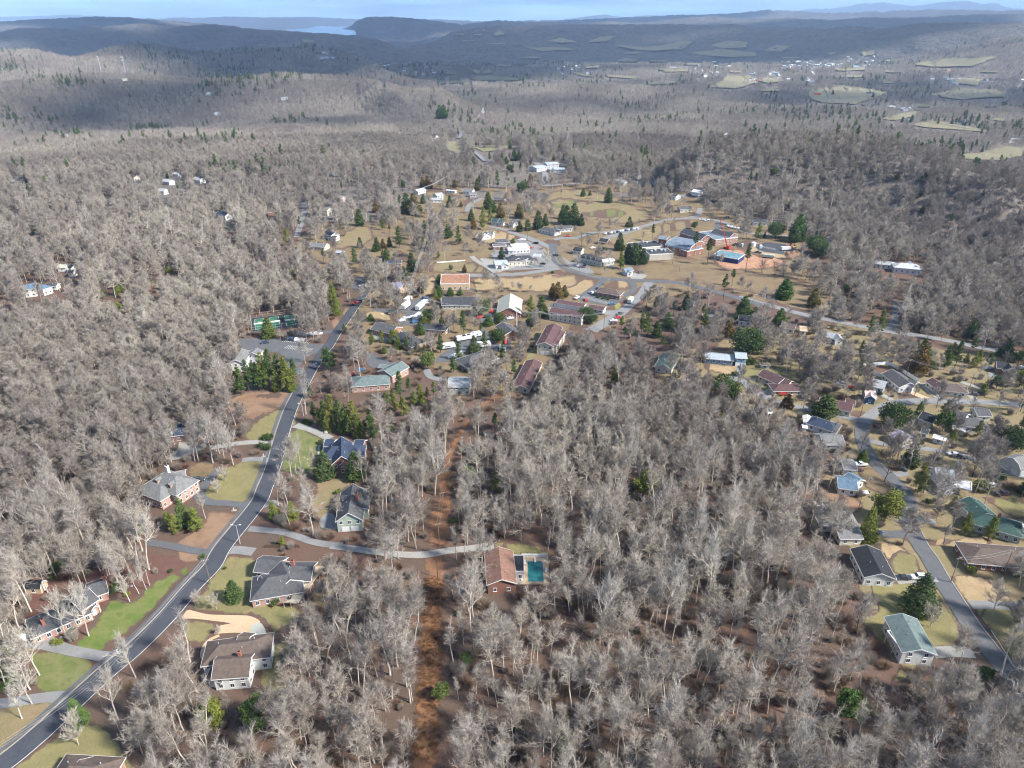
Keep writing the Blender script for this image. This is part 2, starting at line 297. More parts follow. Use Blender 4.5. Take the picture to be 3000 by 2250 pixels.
# open ground as the photograph shows it (quarter-size picture grid): where wild trees are not to stand or to lean in front of
MW, MH = 750, 563
DENS = np.ones((MH, MW), np.float32); SLACK = np.full((MH, MW), .02, np.float32); CLEAR = np.zeros((MH, MW), bool)
def raster(poly):
    """boolean mask of a source-pixel polygon"""
    p = np.array(poly) / 4; M = np.zeros((MH, MW), bool)
    x0, y0 = np.maximum(np.floor(p.min(0)).astype(int), 0); x1 = min(int(p[:, 0].max()) + 2, MW); y1 = min(int(p[:, 1].max()) + 2, MH)
    if x1 <= x0 or y1 <= y0: return M
    X, Y = np.meshgrid(np.arange(x0, x1) + .5, np.arange(y0, y1) + .5); ins = np.zeros(X.shape, bool)
    for i in range(len(p)):
        (ax, ay), (bx, by) = p[i], p[i - 1]
        c = (ay > Y) != (by > Y); ins ^= c & (X < (bx - ax) * (Y - ay) / ((by - ay) or 1e-9) + ax)
    M[y0:y1, x0:x1] = ins; return M
def clear_px(poly): CLEAR[:] |= raster(poly)
def density(poly, v): DENS[raster(poly)] = v
_lift = [0.0]
def patch(name, pts, mat, lift=None, smooth=True, clear=True, step=26, jitter=.0, closed_n=5, rag=1.6, kind='structure'):
    """a sheet of ground: polygon in zone pixels, laid on the land"""
    p = [src(q) for q in pts]
    if smooth: p = [tuple(q) for q in catmull(p, closed_n, True)]
    if clear: clear_px(p)
    rr = random.Random(len(p) * 7 + int(p[0][0]))
    if rag and smooth: p = [(x + rr.uniform(-rag, rag) * 3, y + rr.uniform(-rag, rag) * 2) for x, y in p]
    xs = [q[0] for q in p]; ys = [q[1] for q in p]
    pts2 = [Vector(q) for q in p]; nb = len(p)
    M = raster(p); pa = np.array(p)
    gx = np.arange(min(xs) + step * .5, max(xs), step); gy = np.arange(min(ys) + step * .3, max(ys), step * .6)
    for x in gx:
        for y in gy:
            q = (x + rr.uniform(-.3, .3) * step, y + rr.uniform(-.2, .2) * step)
            i, j = int(q[1] / 4), int(q[0] / 4)
            if 0 <= i < MH and 0 <= j < MW and M[i, j]:
                if ((pa - q) ** 2).sum(1).min() > (step * .3) ** 2: pts2.append(Vector(q))
    r = delaunay_2d_cdt(pts2, [(i, (i + 1) % nb) for i in range(nb)], [], 1, 1e-4)
    if lift is None: _lift[0] += .002; lift = .012 + _lift[0]
    V = []; E = []
    orig = r[3]
    W3 = Pn([q.x for q in r[0]], [q.y for q in r[0]])
    for i, q in enumerate(r[0]):
        g = Vector(W3[i]); far = max(0, math.hypot(g.x, g.y) - 690); g.z += lift + far * .0015; V.append(g)
        E.append(0.0 if any(k < nb for k in orig[i]) or not orig[i] else 1.0)
    me = mesh_np(name, V, [tuple(f) for f in r[2]], (mat,))
    a = me.attributes.new('edge', 'FLOAT', 'POINT'); a.data.foreach_set('value', np.array(E, np.float32))
    bm = bmesh.new(); bm.from_mesh(me); bmesh.ops.recalc_face_normals(bm, faces=bm.faces)
    if sum(f.normal.z for f in bm.faces) < 0: bmesh.ops.reverse_faces(bm, faces=bm.faces)
    bm.to_mesh(me); bm.free()
    return tag(obj(name, me), kind=kind)
def strip(name, pts, width, mat, lift, clear=3.0, n=8, off=0.0, kind='structure', world=False, thick=0, dash=None, jag=0):
    """road, path or kerb: centre line in zone pixels, width in metres"""
    c = [Vector(q) if world else G(q) for q in pts]
    c = [Vector(q) for q in catmull([(q.x, q.y) for q in c], n)]
    wd = width if isinstance(width, (list, tuple)) else [width] * len(pts)
    V = []; Fc = []; left = []; right = []; acc = 0
    for i, q in enumerate(c):
        t = (c[min(i + 1, len(c) - 1)] - c[max(i - 1, 0)]).normalized(); nrm = Vector((-t.y, t.x))
        u = i / max(1, len(c) - 1) * (len(wd) - 1); k = min(int(u), len(wd) - 2) if len(wd) > 1 else 0
        ww = wd[k] + (wd[min(k + 1, len(wd) - 1)] - wd[k]) * (u - k)
        for s in (.5, -.5):
            a = q + nrm * (off + s * ww + (jag * random.Random(i * 2 + (s > 0)).uniform(-1, 1) if jag else 0)); far = max(0, a.length - 690)
            V.append((a.x, a.y, gz1(a.x, a.y) + lift + far * .002))
        left.append(q + nrm * (off + .5 * ww + clear)); right.append(q + nrm * (off - .5 * ww - clear))
        if i:
            L_ = (c[i] - c[i - 1]).length; acc += L_
            if not dash or (acc % (dash[0] + dash[1])) < dash[0]: Fc.append((2 * i - 1, 2 * i + 1, 2 * i, 2 * i - 2)[::-1])
    if thick:
        nv = len(V); V += [(x, y, z - thick) for x, y, z in V]
        for f in list(Fc):
            a, b_, c_, d_ = f; Fc += [(a, b_, b_ + nv, a + nv), (c_, d_, d_ + nv, c_ + nv)]
    if clear:
        for i in range(len(left) - 1):
            qs = [left[i], left[i + 1], right[i + 1], right[i]]
            clear_px([proj(a.x, a.y, gz1(a.x, a.y)) for a in qs])
    me = mesh_np(name, V, Fc, (mat,))
    at = me.attributes.new('edge', 'FLOAT', 'POINT'); at.data.foreach_set('value', np.ones(len(V), np.float32))
    return tag(obj(name, me), kind=kind)
# ------------------------------------------------------------------ the land itself
def polar(name, r0, r1, nr, a0, a1, na, mat, canopy=0):
    rs = r0 * (r1 / r0) ** (np.arange(nr + 1) / nr); az = np.linspace(R(a0), R(a1), na + 1)
    A, D = np.meshgrid(az, rs); X = D * np.sin(A); Y = D * np.cos(A); Z = ground_z(X, Y)
    if canopy: Z = Z + np.random.default_rng(3).uniform(-1, 1, Z.shape) * canopy * np.clip(D / 6000, .8, 3)
    v = np.stack([X, Y, Z], -1).reshape(-1, 3); i = np.arange(nr)[:, None] * (na + 1) + np.arange(na)[None]
    f = np.stack([i, i + 1, i + na + 2, i + na + 1], -1).reshape(-1, 4)
    o = obj(name, mesh_np(name, v, f[:, ::-1], (mat,), smooth=True)); return tag(o, kind='structure')
polar('ground', 8, 640, 180, -62, 62, 260, 'litter')
polar('woodland_floor', 640, 4300, 215, -62, 62, 330, 'floor_far')
polar('hills', 4300, 60000, 380, -62, 62, 520, 'hills', 7)
# ------------------------------------------------------------------ open ground, lawns, fields
zone('V')
TOWN = [(640, 520), (680, 485), (740, 475), (830, 475), (890, 420), (930, 395), (1000, 400), (1060, 405), (1180, 400), (1250, 388), (1330, 395), (1460, 408), (1525, 430), (1600, 465), (1720, 500), (1740, 545), (1790, 590), (1855, 670), (1840, 690), (1700, 650), (1640, 655), (1540, 630), (1440, 650), (1390, 690), (1300, 715), (1240, 700), (1160, 830), (1090, 860), (1000, 830), (940, 800), (880, 780), (830, 770), (770, 745), (735, 700), (780, 640), (720, 600), (660, 570)]
density([src(p) for p in TOWN], .6)
patch('town_ground', TOWN, 'grass_brown', .010, clear=False, step=40)
RES = [(1420, 770), (1500, 742), (1640, 725), (1760, 700), (1860, 700), (1940, 730), (2080, 760), (2260, 800), (2260, 1330), (2190, 1330), (2130, 1340), (2080, 1290), (2050, 1400), (2000, 1430), (1930, 1440), (1890, 1330), (1850, 1260), (1830, 1170), (1780, 1130), (1760, 1060), (1800, 1000), (1770, 950), (1700, 905), (1560, 900), (1440, 850)]
density([src(p) for p in RES], .8)
patch('yards_ground', RES, 'grass_dun', .010, clear=False, step=40)
MID = [(1240, 700), (1300, 715), (1440, 650), (1640, 655), (1860, 690), (1700, 720), (1500, 740), (1420, 770), (1300, 760)]
density([src(p) for p in MID], .75)
density([src(p) for p in [(690, 400), (900, 330), (1180, 330), (1260, 390), (930, 395), (830, 475), (700, 475)]], .6)
density([src(p) for p in [(640, 520), (740, 465), (920, 398), (960, 440), (1000, 500), (960, 590), (860, 620), (760, 640), (690, 600)]], .95)
density([src(p) for p in [(740, 700), (900, 640), (1080, 640), (1240, 700), (1150, 860), (1000, 840), (860, 790)]], .8)
SLACK[raster([src(p) for p in RES])] = .2; SLACK[raster([src(p) for p in TOWN])] = .10
def lawn(mat, *pts, name='lawn', **k): return patch(name, pts, mat, **k)
zone('D4')
lawn('mulch', (160, 340), (330, 130), (560, 120), (800, 60), (1150, 60), (1400, 60), (1540, 80), (1330, 200), (1130, 290), (1010, 400), (940, 425), (880, 380), (820, 430), (760, 490), (690, 600), (560, 745), (400, 730), (300, 640), (100, 600), name='planting_bed', clear=False)
lawn('bare_slope', (1340, 20), (1520, 40), (1545, 90), (1400, 125), (1330, 90), name='bare_ground')
lawn('lawn_vivid', (545, 750), (720, 795), (800, 730), (880, 690), (1040, 570), (1235, 370), (1440, 170), (1510, 100), (1400, 150), (1270, 215), (1150, 265), (1095, 330), (1010, 400), (940, 422), (895, 380), (850, 378), (770, 480), (690, 600), (610, 690))
lawn('lawn_olive', (1060, 640), (1240, 440), (1440, 250), (1520, 110), (1490, 130), (1380, 260), (1200, 450), (1030, 620), name='verge')
lawn('lawn_green', (225, 805), (300, 785), (440, 790), (655, 840), (680, 960), (560, 1085), (300, 1092), (270, 1000))
lawn('grass_dun', (-60, 1200), (330, 1165), (470, 1175), (330, 1290), (110, 1450), (-60, 1570), name='verge')
lawn('lawn_olive', (-20, 640), (150, 610), (280, 640), (240, 780), (60, 800), (-40, 780), clear=False)
lawn('lawn_olive', (120, 1700), (330, 1505), (450, 1400), (600, 1325), (720, 1330), (860, 1430), (930, 1540), (945, 1700))
lawn('lawn_olive', (1440, 430), (1570, 270), (1690, 80), (1800, 75), (1935, 95), (1940, 330), (2000, 440), (2160, 440), (2260, 520), (2120, 610), (2030, 640), (1990, 560), (1880, 512), (1700, 512), (1500, 490))
lawn('lawn_olive', (1335, 565), (1500, 560), (1630, 590), (1580, 670), (1520, 760), (1460, 730), (1380, 690))
zone('D5'); lawn('lawn_olive', (110, 760), (260, 700), (330, 720), (230, 900), (200, 1150), (60, 1080), (40, 900), clear=False)
lawn('grass_brown', (330, 480), (480, 260), (620, 110), (660, 180), (560, 400), (470, 560), clear=False)
zone('C8')
lawn('lawn_olive', (1950, 970), (2150, 972), (2110, 1090), (1985, 1318), (1640, 1285), (1690, 1160), (1780, 1050))
lawn('grass_brown', (1540, 1000), (1760, 985), (1750, 1040), (1650, 1130), (1560, 1150))
lawn('lawn_olive', (1995, 740), (2080, 640), (2212, 560), (2400, 500), (2450, 500), (2400, 640), (2360, 770), (2200, 810), (2000, 805))
lawn('bare_slope', (1810, 560), (1900, 445), (2000, 405), (2212, 398), (2400, 405), (2545, 410), (2480, 490), (2340, 540), (2212, 570), (2080, 630), (2000, 720), (1990, 610), name='bare_slope')
lawn('red_clay', (2080, 440), (2200, 420), (2300, 425), (2260, 450), (2140, 462), name='clay_bank', clear=False)
lawn('bare_slope', (1380, 1680), (1450, 1600), (1560, 1540), (1660, 1450), (1700, 1375), (1880, 1392), (1950, 1400), (1860, 1540), (1770, 1690), name='bare_slope')
lawn('lawn_olive', (900, 950), (1000, 860), (1150, 730), (1290, 740), (1300, 860), (1100, 980), clear=False)
zone('C1')
lawn('lawn_vivid', (328, 612), (380, 600), (460, 640), (560, 690), (650, 765), (500, 728), (330, 662))
lawn('lawn_green', (290, 718), (420, 722), (540, 812), (500, 940), (640, 1040), (800, 1060), (830, 1130), (700, 1150), (520, 1090), (430, 1085), (205, 1045), (250, 850))
lawn('grass_dun', (460, 1090), (640, 1095), (830, 1150), (720, 1200), (650, 1290), (600, 1430), (490, 1440), (440, 1300), (490, 1200))
lawn('bare_slope', (880, 1400), (940, 1420), (950, 1520), (900, 1560), (850, 1480), name='straw_patch', clear=False)
# the cleared line through the wood
strip('orange_track', [(1530, 1040), (1535, 1150), (1525, 1280), (1500, 1400), (1480, 1520), (1480, 1650)], [3.0, 4.0, 5.0, 6.5, 6.5, 5.5], 'track_soil', .05, 1.0, jag=.9, n=14)
zone('D5'); strip('orange_track', [(1330, 60), (1345, 240), (1325, 420), (1320, 600), (1305, 800), (1300, 1000), (1290, 1250), (1270, 1500), (1255, 1720)], [5.5, 5.2, 5.0, 4.9, 5.2, 5.2, 5.0, 5.0, 5.2], 'track_soil', .052, 1.0, jag=.9, n=14)
lawn('lawn_olive', (1740, -20), (1900, -30), (2050, -20), (2200, 60), (2230, 130), (2150, 110), (1900, 60), clear=True)
lawn('bare_slope', (1590, 60), (1690, 50), (1700, 200), (1650, 260), (1590, 200), name='yard_soil', clear=False)
zone('C1'); strip('orange_track', [(1540, 1050), (1580, 900), (1680, 700), (1830, 520), (1990, 420)], [2.6, 2.4, 2.4, 2.6, 2.6], 'track_soil', .048, .6, jag=.7, n=12)
zone('C2'); strip('grass_lane', [(0, 380), (60, 270), (130, 150), (195, 60), (250, -60)], [3, 3, 3, 3.5, 4], 'lawn_olive', .04, .5)
# town greens
zone('B6')
lawn('grass_tan', (-420, 870), (-100, 865), (120, 850), (380, 822), (560, 842), (690, 882), (712, 912), (640, 960), (560, 1012), (520, 1040), (450, 1000), (300, 945), (100, 950), (-200, 930), name='meadow')
lawn('lawn_bright', (260, 830), (380, 812), (540, 838), (690, 880), (700, 900), (540, 866), (380, 850), clear=False)
lawn('grass_dun', (250, 250), (330, 170), (520, 150), (760, 180), (960, 270), (1080, 300), (1120, 400), (960, 430), (760, 420), (560, 390), (380, 380), (300, 330), name='meadow')
lawn('lawn_green', (265, 255), (400, 222), (560, 238), (660, 262), (560, 285), (380, 300))
lawn('lawn_green', (560, 350), (700, 318), (860, 312), (930, 340), (860, 380), (700, 385))
lawn('grass_dun', (740, 560), (900, 480), (1100, 460), (1280, 420), (1420, 400), (1440, 470), (1250, 500), (1180, 560), (1000, 590), (860, 610), clear=True)
lawn('grass_brown', (980, 770), (1100, 740), (1300, 700), (1500, 720), (1700, 770), (1850, 830), (2100, 850), (2300, 880), (2480, 1020), (2560, 1160), (2500, 1180), (2200, 1080), (1960, 1000), (1750, 960), (1400, 900), (1100, 885), (990, 830), name='meadow')
lawn('straw', (1400, 1395), (1520, 1390), (1660, 1430), (1800, 1450), (1560, 1450), (1420, 1440), name='straw_patch')
lawn('lawn_vivid', (1520, 1390), (1580, 1380), (1680, 1405), (1600, 1425))
lawn('straw', (1545, 1530), (1620, 1550), (1790, 1570), (1900, 1565), (1990, 1500), (2000, 1560), (1920, 1659), (1850, 1659), (1700, 1655), (1560, 1600), name='straw_patch')
lawn('lawn_bright', (1000, 1060), (1070, 1000), (1130, 930), (1150, 930), (1090, 1040), (960, 1180), (900, 1170))
lawn('lawn_bright', (770, 1110), (900, 1040), (1010, 950), (1040, 960), (940, 1070), (830, 1140), (770, 1150))
lawn('grass_tan', (740, 945), (840, 890), (960, 905), (960, 950), (900, 965), (760, 950))
lawn('lawn_olive', (260, 570), (330, 558), (400, 575), (370, 605), (290, 600))
lawn('red_clay', (1620, 660), (1720, 620), (1860, 640), (1960, 680), (2140, 700), (2220, 730), (2180, 780), (2000, 800), (1850, 812), (1720, 800), (1640, 740), (1560, 700), name='construction_clay')
lawn('straw', (1800, 590), (2000, 570), (2200, 640), (2300, 680), (2200, 720), (2000, 680), (1860, 640), name='construction_soil')
zone('E1')
lawn('grass_tan', (500, 1080), (660, 1075), (690, 1170), (640, 1240), (740, 1270), (1100, 1265), (1360, 1200), (1500, 1240), (1850, 1230), (2212, 1150), (2212, 1050), (1800, 1060), (1300, 1080), (1060, 1080), (1090, 1230), (1000, 1240), (700, 1200), (640, 1260), (560, 1290), (440, 1240), (420, 1130), name='meadow')
lawn('grass_dun', (650, 920), (960, 905), (1090, 930), (1280, 1030), (1000, 1035), (660, 1030), (520, 1000))
lawn('grass_tan', (1060, 620), (1260, 560), (1540, 640), (1640, 690), (1420, 700), (1240, 720), (1120, 720))
lawn('straw', (960, 240), (1100, 220), (1130, 250), (1000, 320), (960, 300))
lawn('lawn_olive', (120, 800), (240, 780), (380, 870), (340, 890), (160, 880))
lawn('grass_dun', (400, 120), (560, 90), (700, 130), (900, 200), (880, 230), (640, 160), (440, 160))
lawn('grass_dun', (1360, 1000), (1560, 960), (1900, 950), (1960, 970), (1800, 1000), (1400, 1025))
zone('B5'); lawn('grass_dun', (560, 590), (660, 540), (780, 470), (900, 440), (960, 520), (880, 600), (700, 630))
lawn('grass_tan', (830, 1150), (960, 1140), (1130, 1160), (1160, 1220), (980, 1210), (860, 1180))
lawn('bare_slope', (640, 1190), (720, 1120), (800, 1050), (850, 1000), (840, 1040), (700, 1230), (640, 1290), (560, 1270), name='bare_slope')
zone('C3')
lawn('lawn_olive', (-60, 130), (40, 140), (150, 190), (300, 230), (400, 290), (370, 370), (200, 400), (120, 420), (-60, 300), (-100, 200))
lawn('straw', (20, 370), (90, 390), (130, 440), (60, 430), (0, 400), name='sand_patch')
lawn('lawn_green', (650, 555), (780, 570), (880, 560), (930, 590), (880, 620), (760, 600), (660, 580))
lawn('lawn_olive', (955, 215), (1080, 200), (1130, 220), (1050, 265), (960, 240))
lawn('grass_dun', (1010, 440), (1130, 390), (1300, 420), (1440, 470), (1250, 470), (1150, 500), (1060, 460))
lawn('grass_tan', (1200, 1560), (1330, 1545), (1400, 1600), (1700, 1600), (1900, 1570), (1900, 1660), (1480, 1660), (1300, 1640), clear=False)
lawn('lawn_olive', (1880, 1270), (2050, 1270), (2230, 1300), (2230, 1440), (2120, 1420), (1960, 1330))
lawn('grass_brown', (880, 1040), (1000, 1030), (1080, 1100), (1180, 1200), (1210, 1290), (1100, 1250), (940, 1190), (900, 1100))
lawn('bare_slope', (560, 1150), (680, 1200), (860, 1260), (900, 1340), (800, 1400), (700, 1320), (560, 1240), name='yard_soil')
lawn('lawn_olive', (1330, 1420), (1420, 1380), (1520, 1400), (1480, 1450), (1360, 1460))
zone('D7')
lawn('straw', (930, -10), (1090, -10), (1190, 60), (1180, 110), (1060, 130), (1000, 60), name='dry_lawn')
lawn('lawn_olive', (1020, 120), (1100, 40), (1200, 60), (1280, 190), (1250, 215), (1090, 205))
lawn('lawn_olive', (900, 300), (1080, 275), (1240, 280), (1330, 260), (1420, 400), (1520, 540), (1560, 650), (1500, 760), (1380, 760), (1310, 880), (1180, 960), (1100, 1080), (1040, 1040), (1120, 900), (1020, 790), (950, 700), (860, 600), (840, 530), (960, 480))
lawn('straw', (1500, 230), (1700, 230), (1850, 300), (1950, 420), (1800, 430), (1620, 420), (1540, 320), name='dry_lawn')
lawn('lawn_olive', (1680, 470), (1900, 460), (2060, 480), (2060, 800), (1960, 880), (1880, 760), (1760, 600), clear=False)
# far fields between the woods
_yy, _xx = np.mgrid[0:MH, 0:MW]; HEDGE = fbm(_xx / 9., _yy / 2.2, 6)
def field(z, *pts):
    zone(z); q = [np.array(p, float) for p in pts]; rr = random.Random(int(pts[0][0])); o = []
    ext = max(p[0] for p in pts) - min(p[0] for p in pts)
    for i in range(len(q)):
        for t in (0, .33, .66): p = q[i] * (1 - t) + q[(i + 1) % len(q)] * t; o.append((p[0] + rr.uniform(-1, 1) * ext * .018, p[1] + rr.uniform(-1, 1) * ext * .008))
    M = raster([src(p) for p in o]); CLEAR[:] |= M & (HEDGE > .36)
    return patch('field', o, 'field_far', .3, step=14, smooth=False, clear=False)
field('A3', (800, 600), (900, 575), (1040, 560), (1200, 580), (1330, 605), (1240, 640), (1120, 680), (950, 675), (830, 650))
field('A3', (1480, 420), (1700, 385), (2030, 370), (1950, 410), (1860, 440), (1600, 440))
field('A3', (180, 300), (290, 272), (420, 280), (410, 315), (250, 320)); field('A3', (520, 340), (600, 300), (700, 305), (640, 340)); field('A3', (40, 350), (240, 325), (470, 345), (470, 375), (240, 375))
field('A3', (180, 570), (300, 500), (440, 500), (480, 540), (340, 580)); field('A3', (470, 525), (600, 500), (660, 530), (560, 545)); field('A3', (980, 450), (1180, 445), (1190, 462), (1000, 465))
field('A3', (1280, 775), (1420, 740), (1520, 725), (1500, 760), (1380, 785)); field('A3', (1480, 810), (1640, 780), (1900, 830), (2000, 860), (1800, 850), (1560, 830)); field('A3', (1600, 620), (1800, 575), (2100, 590), (2080, 630), (1800, 650))
field('A3', (1730, 1010), (1900, 1000), (2080, 955), (2240, 960), (2240, 1010), (2060, 1040), (1860, 1040)); field('A3', (930, 350), (1000, 340), (960, 365)); field('A3', (1150, 345), (1240, 335), (1240, 360), (1170, 370)); field('A3', (1760, 510), (1950, 520), (1900, 560), (1760, 545))
field('A2', (1190, 315), (1400, 310), (1520, 330), (1300, 338)); field('A2', (820, 505), (980, 495), (1190, 515), (1120, 530), (880, 527)); field('A2', (600, 530), (750, 528), (800, 545), (640, 548)); field('A2', (840, 460), (960, 455), (990, 478), (880, 485))
field('A2', (1590, 280), (1680, 245), (1780, 240), (1720, 275)); field('A2', (1330, 270), (1430, 252), (1530, 280), (1430, 285)); field('A2', (1740, 300), (2000, 310), (2212, 270), (2280, 280), (2212, 330), (1950, 335)); field('A2', (1780, 400), (1850, 383), (1930, 395), (1900, 408))
field('A2', (1530, 445), (1680, 430), (1660, 448)); field('A2', (1480, 470), (1560, 480), (1640, 500), (1560, 500)); field('A2', (1700, 490), (1930, 500), (1900, 515), (1740, 505)); field('A2', (1960, 540), (2160, 530), (2180, 545), (2000, 555)); field('A2', (2040, 450), (2212, 440), (2260, 470), (2100, 470))
field('A2', (980, 225), (1030, 205), (1060, 230), (1000, 240)); field('A2', (720, 228), (800, 225), (790, 236)); field('A2', (850, 230), (920, 226), (900, 238)); field('A2', (900, 205), (930, 198), (930, 212))
field('A2', (680, 930), (720, 910), (800, 960), (760, 1000), (690, 975)); field('A2', (350, 860), (440, 852), (460, 870), (380, 880)); field('A2', (860, 960), (960, 945), (1160, 950), (1140, 965), (920, 985)); field('A1', (1960, 262), (2040, 268), (2030, 285), (1960, 280)); field('A2', (180, 430), (240, 415), (250, 450), (200, 470)); field('A2', (340, 475), (480, 480), (500, 500), (380, 490))
for zz, x, y, w_, h_ in (('A3', 60, 420, 160, 14), ('A3', 330, 470, 120, 12), ('A3', 560, 590, 160, 14), ('A3', 700, 380, 140, 10), ('A3', 1100, 500, 180, 14), ('A3', 1350, 470, 160, 12), ('A3', 1330, 540, 120, 10), ('A3', 1560, 690, 140, 14), ('A3', 1980, 690, 170, 12), ('A3', 2060, 780, 120, 14), ('A3', 1980, 470, 160, 10), ('A2', 1000, 290, 130, 8), ('A2', 1230, 380, 140, 10), ('A2', 1050, 430, 120, 10), ('A2', 700, 480, 110, 10), ('A2', 1330, 520, 130, 12), ('A2', 2050, 400, 150, 12), ('A2', 1880, 350, 130, 9), ('A2', 820, 270, 110, 6), ('A1', 1700, 300, 90, 7), ('A1', 2080, 340, 110, 9)):
    field(zz, (x - w_ * .5, y + h_ * .2), (x - w_ * .2, y - h_ * .5), (x + w_ * .3, y - h_ * .35), (x + w_ * .5, y + h_ * .3), (x + w_ * .1, y + h_ * .6))
# lake far beyond the first ridges
zone('A1'); lk = []
for p in [(1825, 190), (1950, 187), (2020, 180), (2050, 168), (2130, 170), (2260, 172), (2300, 195), (2310, 225), (2200, 232), (2060, 222), (1920, 205)]:
    r = ray(*src(p)); t_ = (CAM_H - 40) / -r[2]; lk.append((r[0] * t_, r[1] * t_, 40))
tag(obj('lake', mesh_np('lake', lk, [tuple(range(len(lk)))[::-1]], ('water',))), kind='structure')
# ------------------------------------------------------------------ roads and drives
zone('D4')
ROAD = [G(p) for p in [(-140, 1740), (70, 1600), (310, 1400), (520, 1205), (790, 955), (1000, 780), (1240, 545), (1450, 300), (1590, 155), (1680, 0)]]
zone('C1'); ROAD += [G(p) for p in [(10, 1330), (80, 1180), (150, 1000), (215, 760), (290, 540), (370, 385), (450, 235), (545, 90)]]
zone('B5'); ROAD += [G(p) for p in [(590, 1420), (650, 1320), (720, 1220), (790, 1120), (850, 1035), (890, 980)]]
strip('main_road', ROAD, 6.2, 'asphalt_new', .165, 2.0, world=True, n=6)
k_ = strip('kerb', ROAD[:16], .35, 'concrete', .28, 0, off=3.35, world=True, n=6, thick=.14); 
strip('footpath', ROAD[:16], 1.3, 'asphalt', .16, 0, off=4.6, world=True, n=6)
strip('road_marking', ROAD, .16, 'paint_line', .172, 0, off=-2.8, world=True, n=6)
def road(pts, wd, mat='asphalt', name='road', lift=.15, clear=1.2, **k): return strip(name, pts, wd, mat, lift, clear, **k)
zone('D4'); road([(1660, 55), (1750, 30), (1900, 45)], 4, 'asphalt_old', 'driveway'); road([(1600, 60), (1400, 25), (1280, 0), (1100, -30)], 3.2, 'asphalt', 'driveway')
road([(880, 840), (700, 815), (480, 770), (330, 720), (200, 690)], [4, 3.4, 3.6, 5, 7], 'asphalt_old', 'driveway', .152); road([(520, 1140), (380, 1130), (150, 1160), (-60, 1190)], [5, 3.4, 3.4, 3.4], 'asphalt_old', 'driveway', .152)
patch('driveway', [(1340, 545), (1370, 520), (1405, 480), (1460, 490), (1560, 512), (1720, 518), (1850, 522), (1920, 545), (1945, 575), (1880, 600), (1880, 660), (1770, 650), (1660, 655), (1600, 660), (1640, 600), (1720, 580), (1600, 562), (1440, 545)], 'concrete_tan', .15, rag=.1)
patch('driveway', [(1945, 575), (1985, 630), (1998, 700), (1985, 760), (1950, 820), (1920, 760), (1885, 680), (1880, 600)], 'concrete_green', .153, rag=.1)
strip('garden_path', [(1640, 670), (1560, 710), (1520, 770), (1515, 830), (1560, 870)], 1.1, 'concrete_tan', .15, .2)
zone('C1'); road([(320, 680), (420, 710), (520, 750), (600, 790)], [4.5, 3.6, 3.8, 4.4], 'concrete', 'driveway', .152)
strip('garden_path', [(560, 800), (510, 860), (515, 940)], 1.0, 'concrete', .15, .2)
road([(40, 1340), (120, 1310), (170, 1330)], 3.5, 'asphalt_old', 'driveway'); patch('driveway', [(520, 1440), (600, 1390), (650, 1440), (680, 1500), (640, 1530), (530, 1510)], 'asphalt_old', .15, rag=.1)
road([(-60, 1520), (60, 1530), (200, 1545), (330, 1580), (440, 1620), (560, 1645), (700, 1655)], 3.0, 'asphalt_old', 'lane', .155, .6)
zone('D5'); road([(560, 0), (720, 20), (900, 45), (1100, 65), (1260, 65), (1450, 35), (1600, 20), (1780, 0)], [3, 3, 3, 3, 3.4, 3.2, 3.2, 4.4], 'concrete', 'lane', .156, .6)
zone('C8'); road([(2240, 820), (2100, 818), (1960, 825), (1800, 850), (1700, 860)], 3.4, 'concrete', 'driveway'); patch('driveway', [(1460, 800), (1560, 790), (1640, 800), (1670, 860), (1560, 910), (1430, 960), (1340, 950), (1380, 910), (1440, 870)], 'concrete', .15, rag=.1)
road([(2030, 1340), (1860, 1315), (1700, 1305), (1620, 1260), (1640, 1190), (1700, 1110), (1780, 1040)], [3.6, 3.4, 3.6, 4.4, 4, 3.4, 3.4], 'asphalt', 'driveway'); road([(2180, 965), (2060, 955), (1960, 965)], 3.2, 'asphalt_old', 'driveway')
# town roads
zone('B6'); road([(-560, 845), (-420, 850), (-200, 848), (60, 838), (250, 812), (380, 790)], 6.0, 'asphalt_old', 'road', .15); road([(-20, 495), (120, 545), (260, 600), (340, 640)], 6, 'asphalt_old', 'road', .153); road([(330, 590), (345, 690), (380, 750), (470, 805), (600, 845), (720, 872), (900, 885), (1080, 893), (1300, 905), (1450, 930), (1700, 995), (1850, 1040), (2020, 1090)], [7, 6.2, 6.2, 6.2, 6.2, 6.4, 6.6, 6.4, 6, 6, 6, 6, 6], 'asphalt', 'road', .156)
strip('centre_line', [(338, 660), (378, 745), (470, 800), (600, 842), (720, 868)], .2, 'paint_yellow', .166, 0); road([(340, 560), (420, 545), (520, 545), (640, 505), (760, 500), (900, 480), (1050, 455), (1250, 400), (1420, 385), (1500, 360), (1525, 310), (1500, 240), (1440, 215), (1370, 205)], 5.6, 'asphalt_old', 'road', .151)
road([(1450, 385), (1600, 395), (1720, 420), (1900, 500), (2100, 520), (2230, 530)], 5.4, 'asphalt_old', 'road', .152); road([(1680, 400), (1670, 460), (1650, 500)], 6, 'asphalt', 'driveway', .149)
road([(1110, 905), (1050, 1000), (960, 1085), (870, 1160), (740, 1240), (640, 1300)], [6.4, 6, 6, 7, 8, 8], 'asphalt_old', 'road', .154); road([(740, 880), (700, 930), (620, 980), (560, 1030)], 5, 'asphalt', 'driveway', .149); road([(960, 895), (990, 940), (960, 990), (900, 1020)], 4.5, 'asphalt', 'driveway', .148)
patch('parking_lot', [(560, 1010), (640, 965), (700, 960), (690, 1010), (800, 1040), (940, 990), (950, 1010), (830, 1090), (780, 1095), (640, 1070), (540, 1040)], 'asphalt', .147, rag=.1)
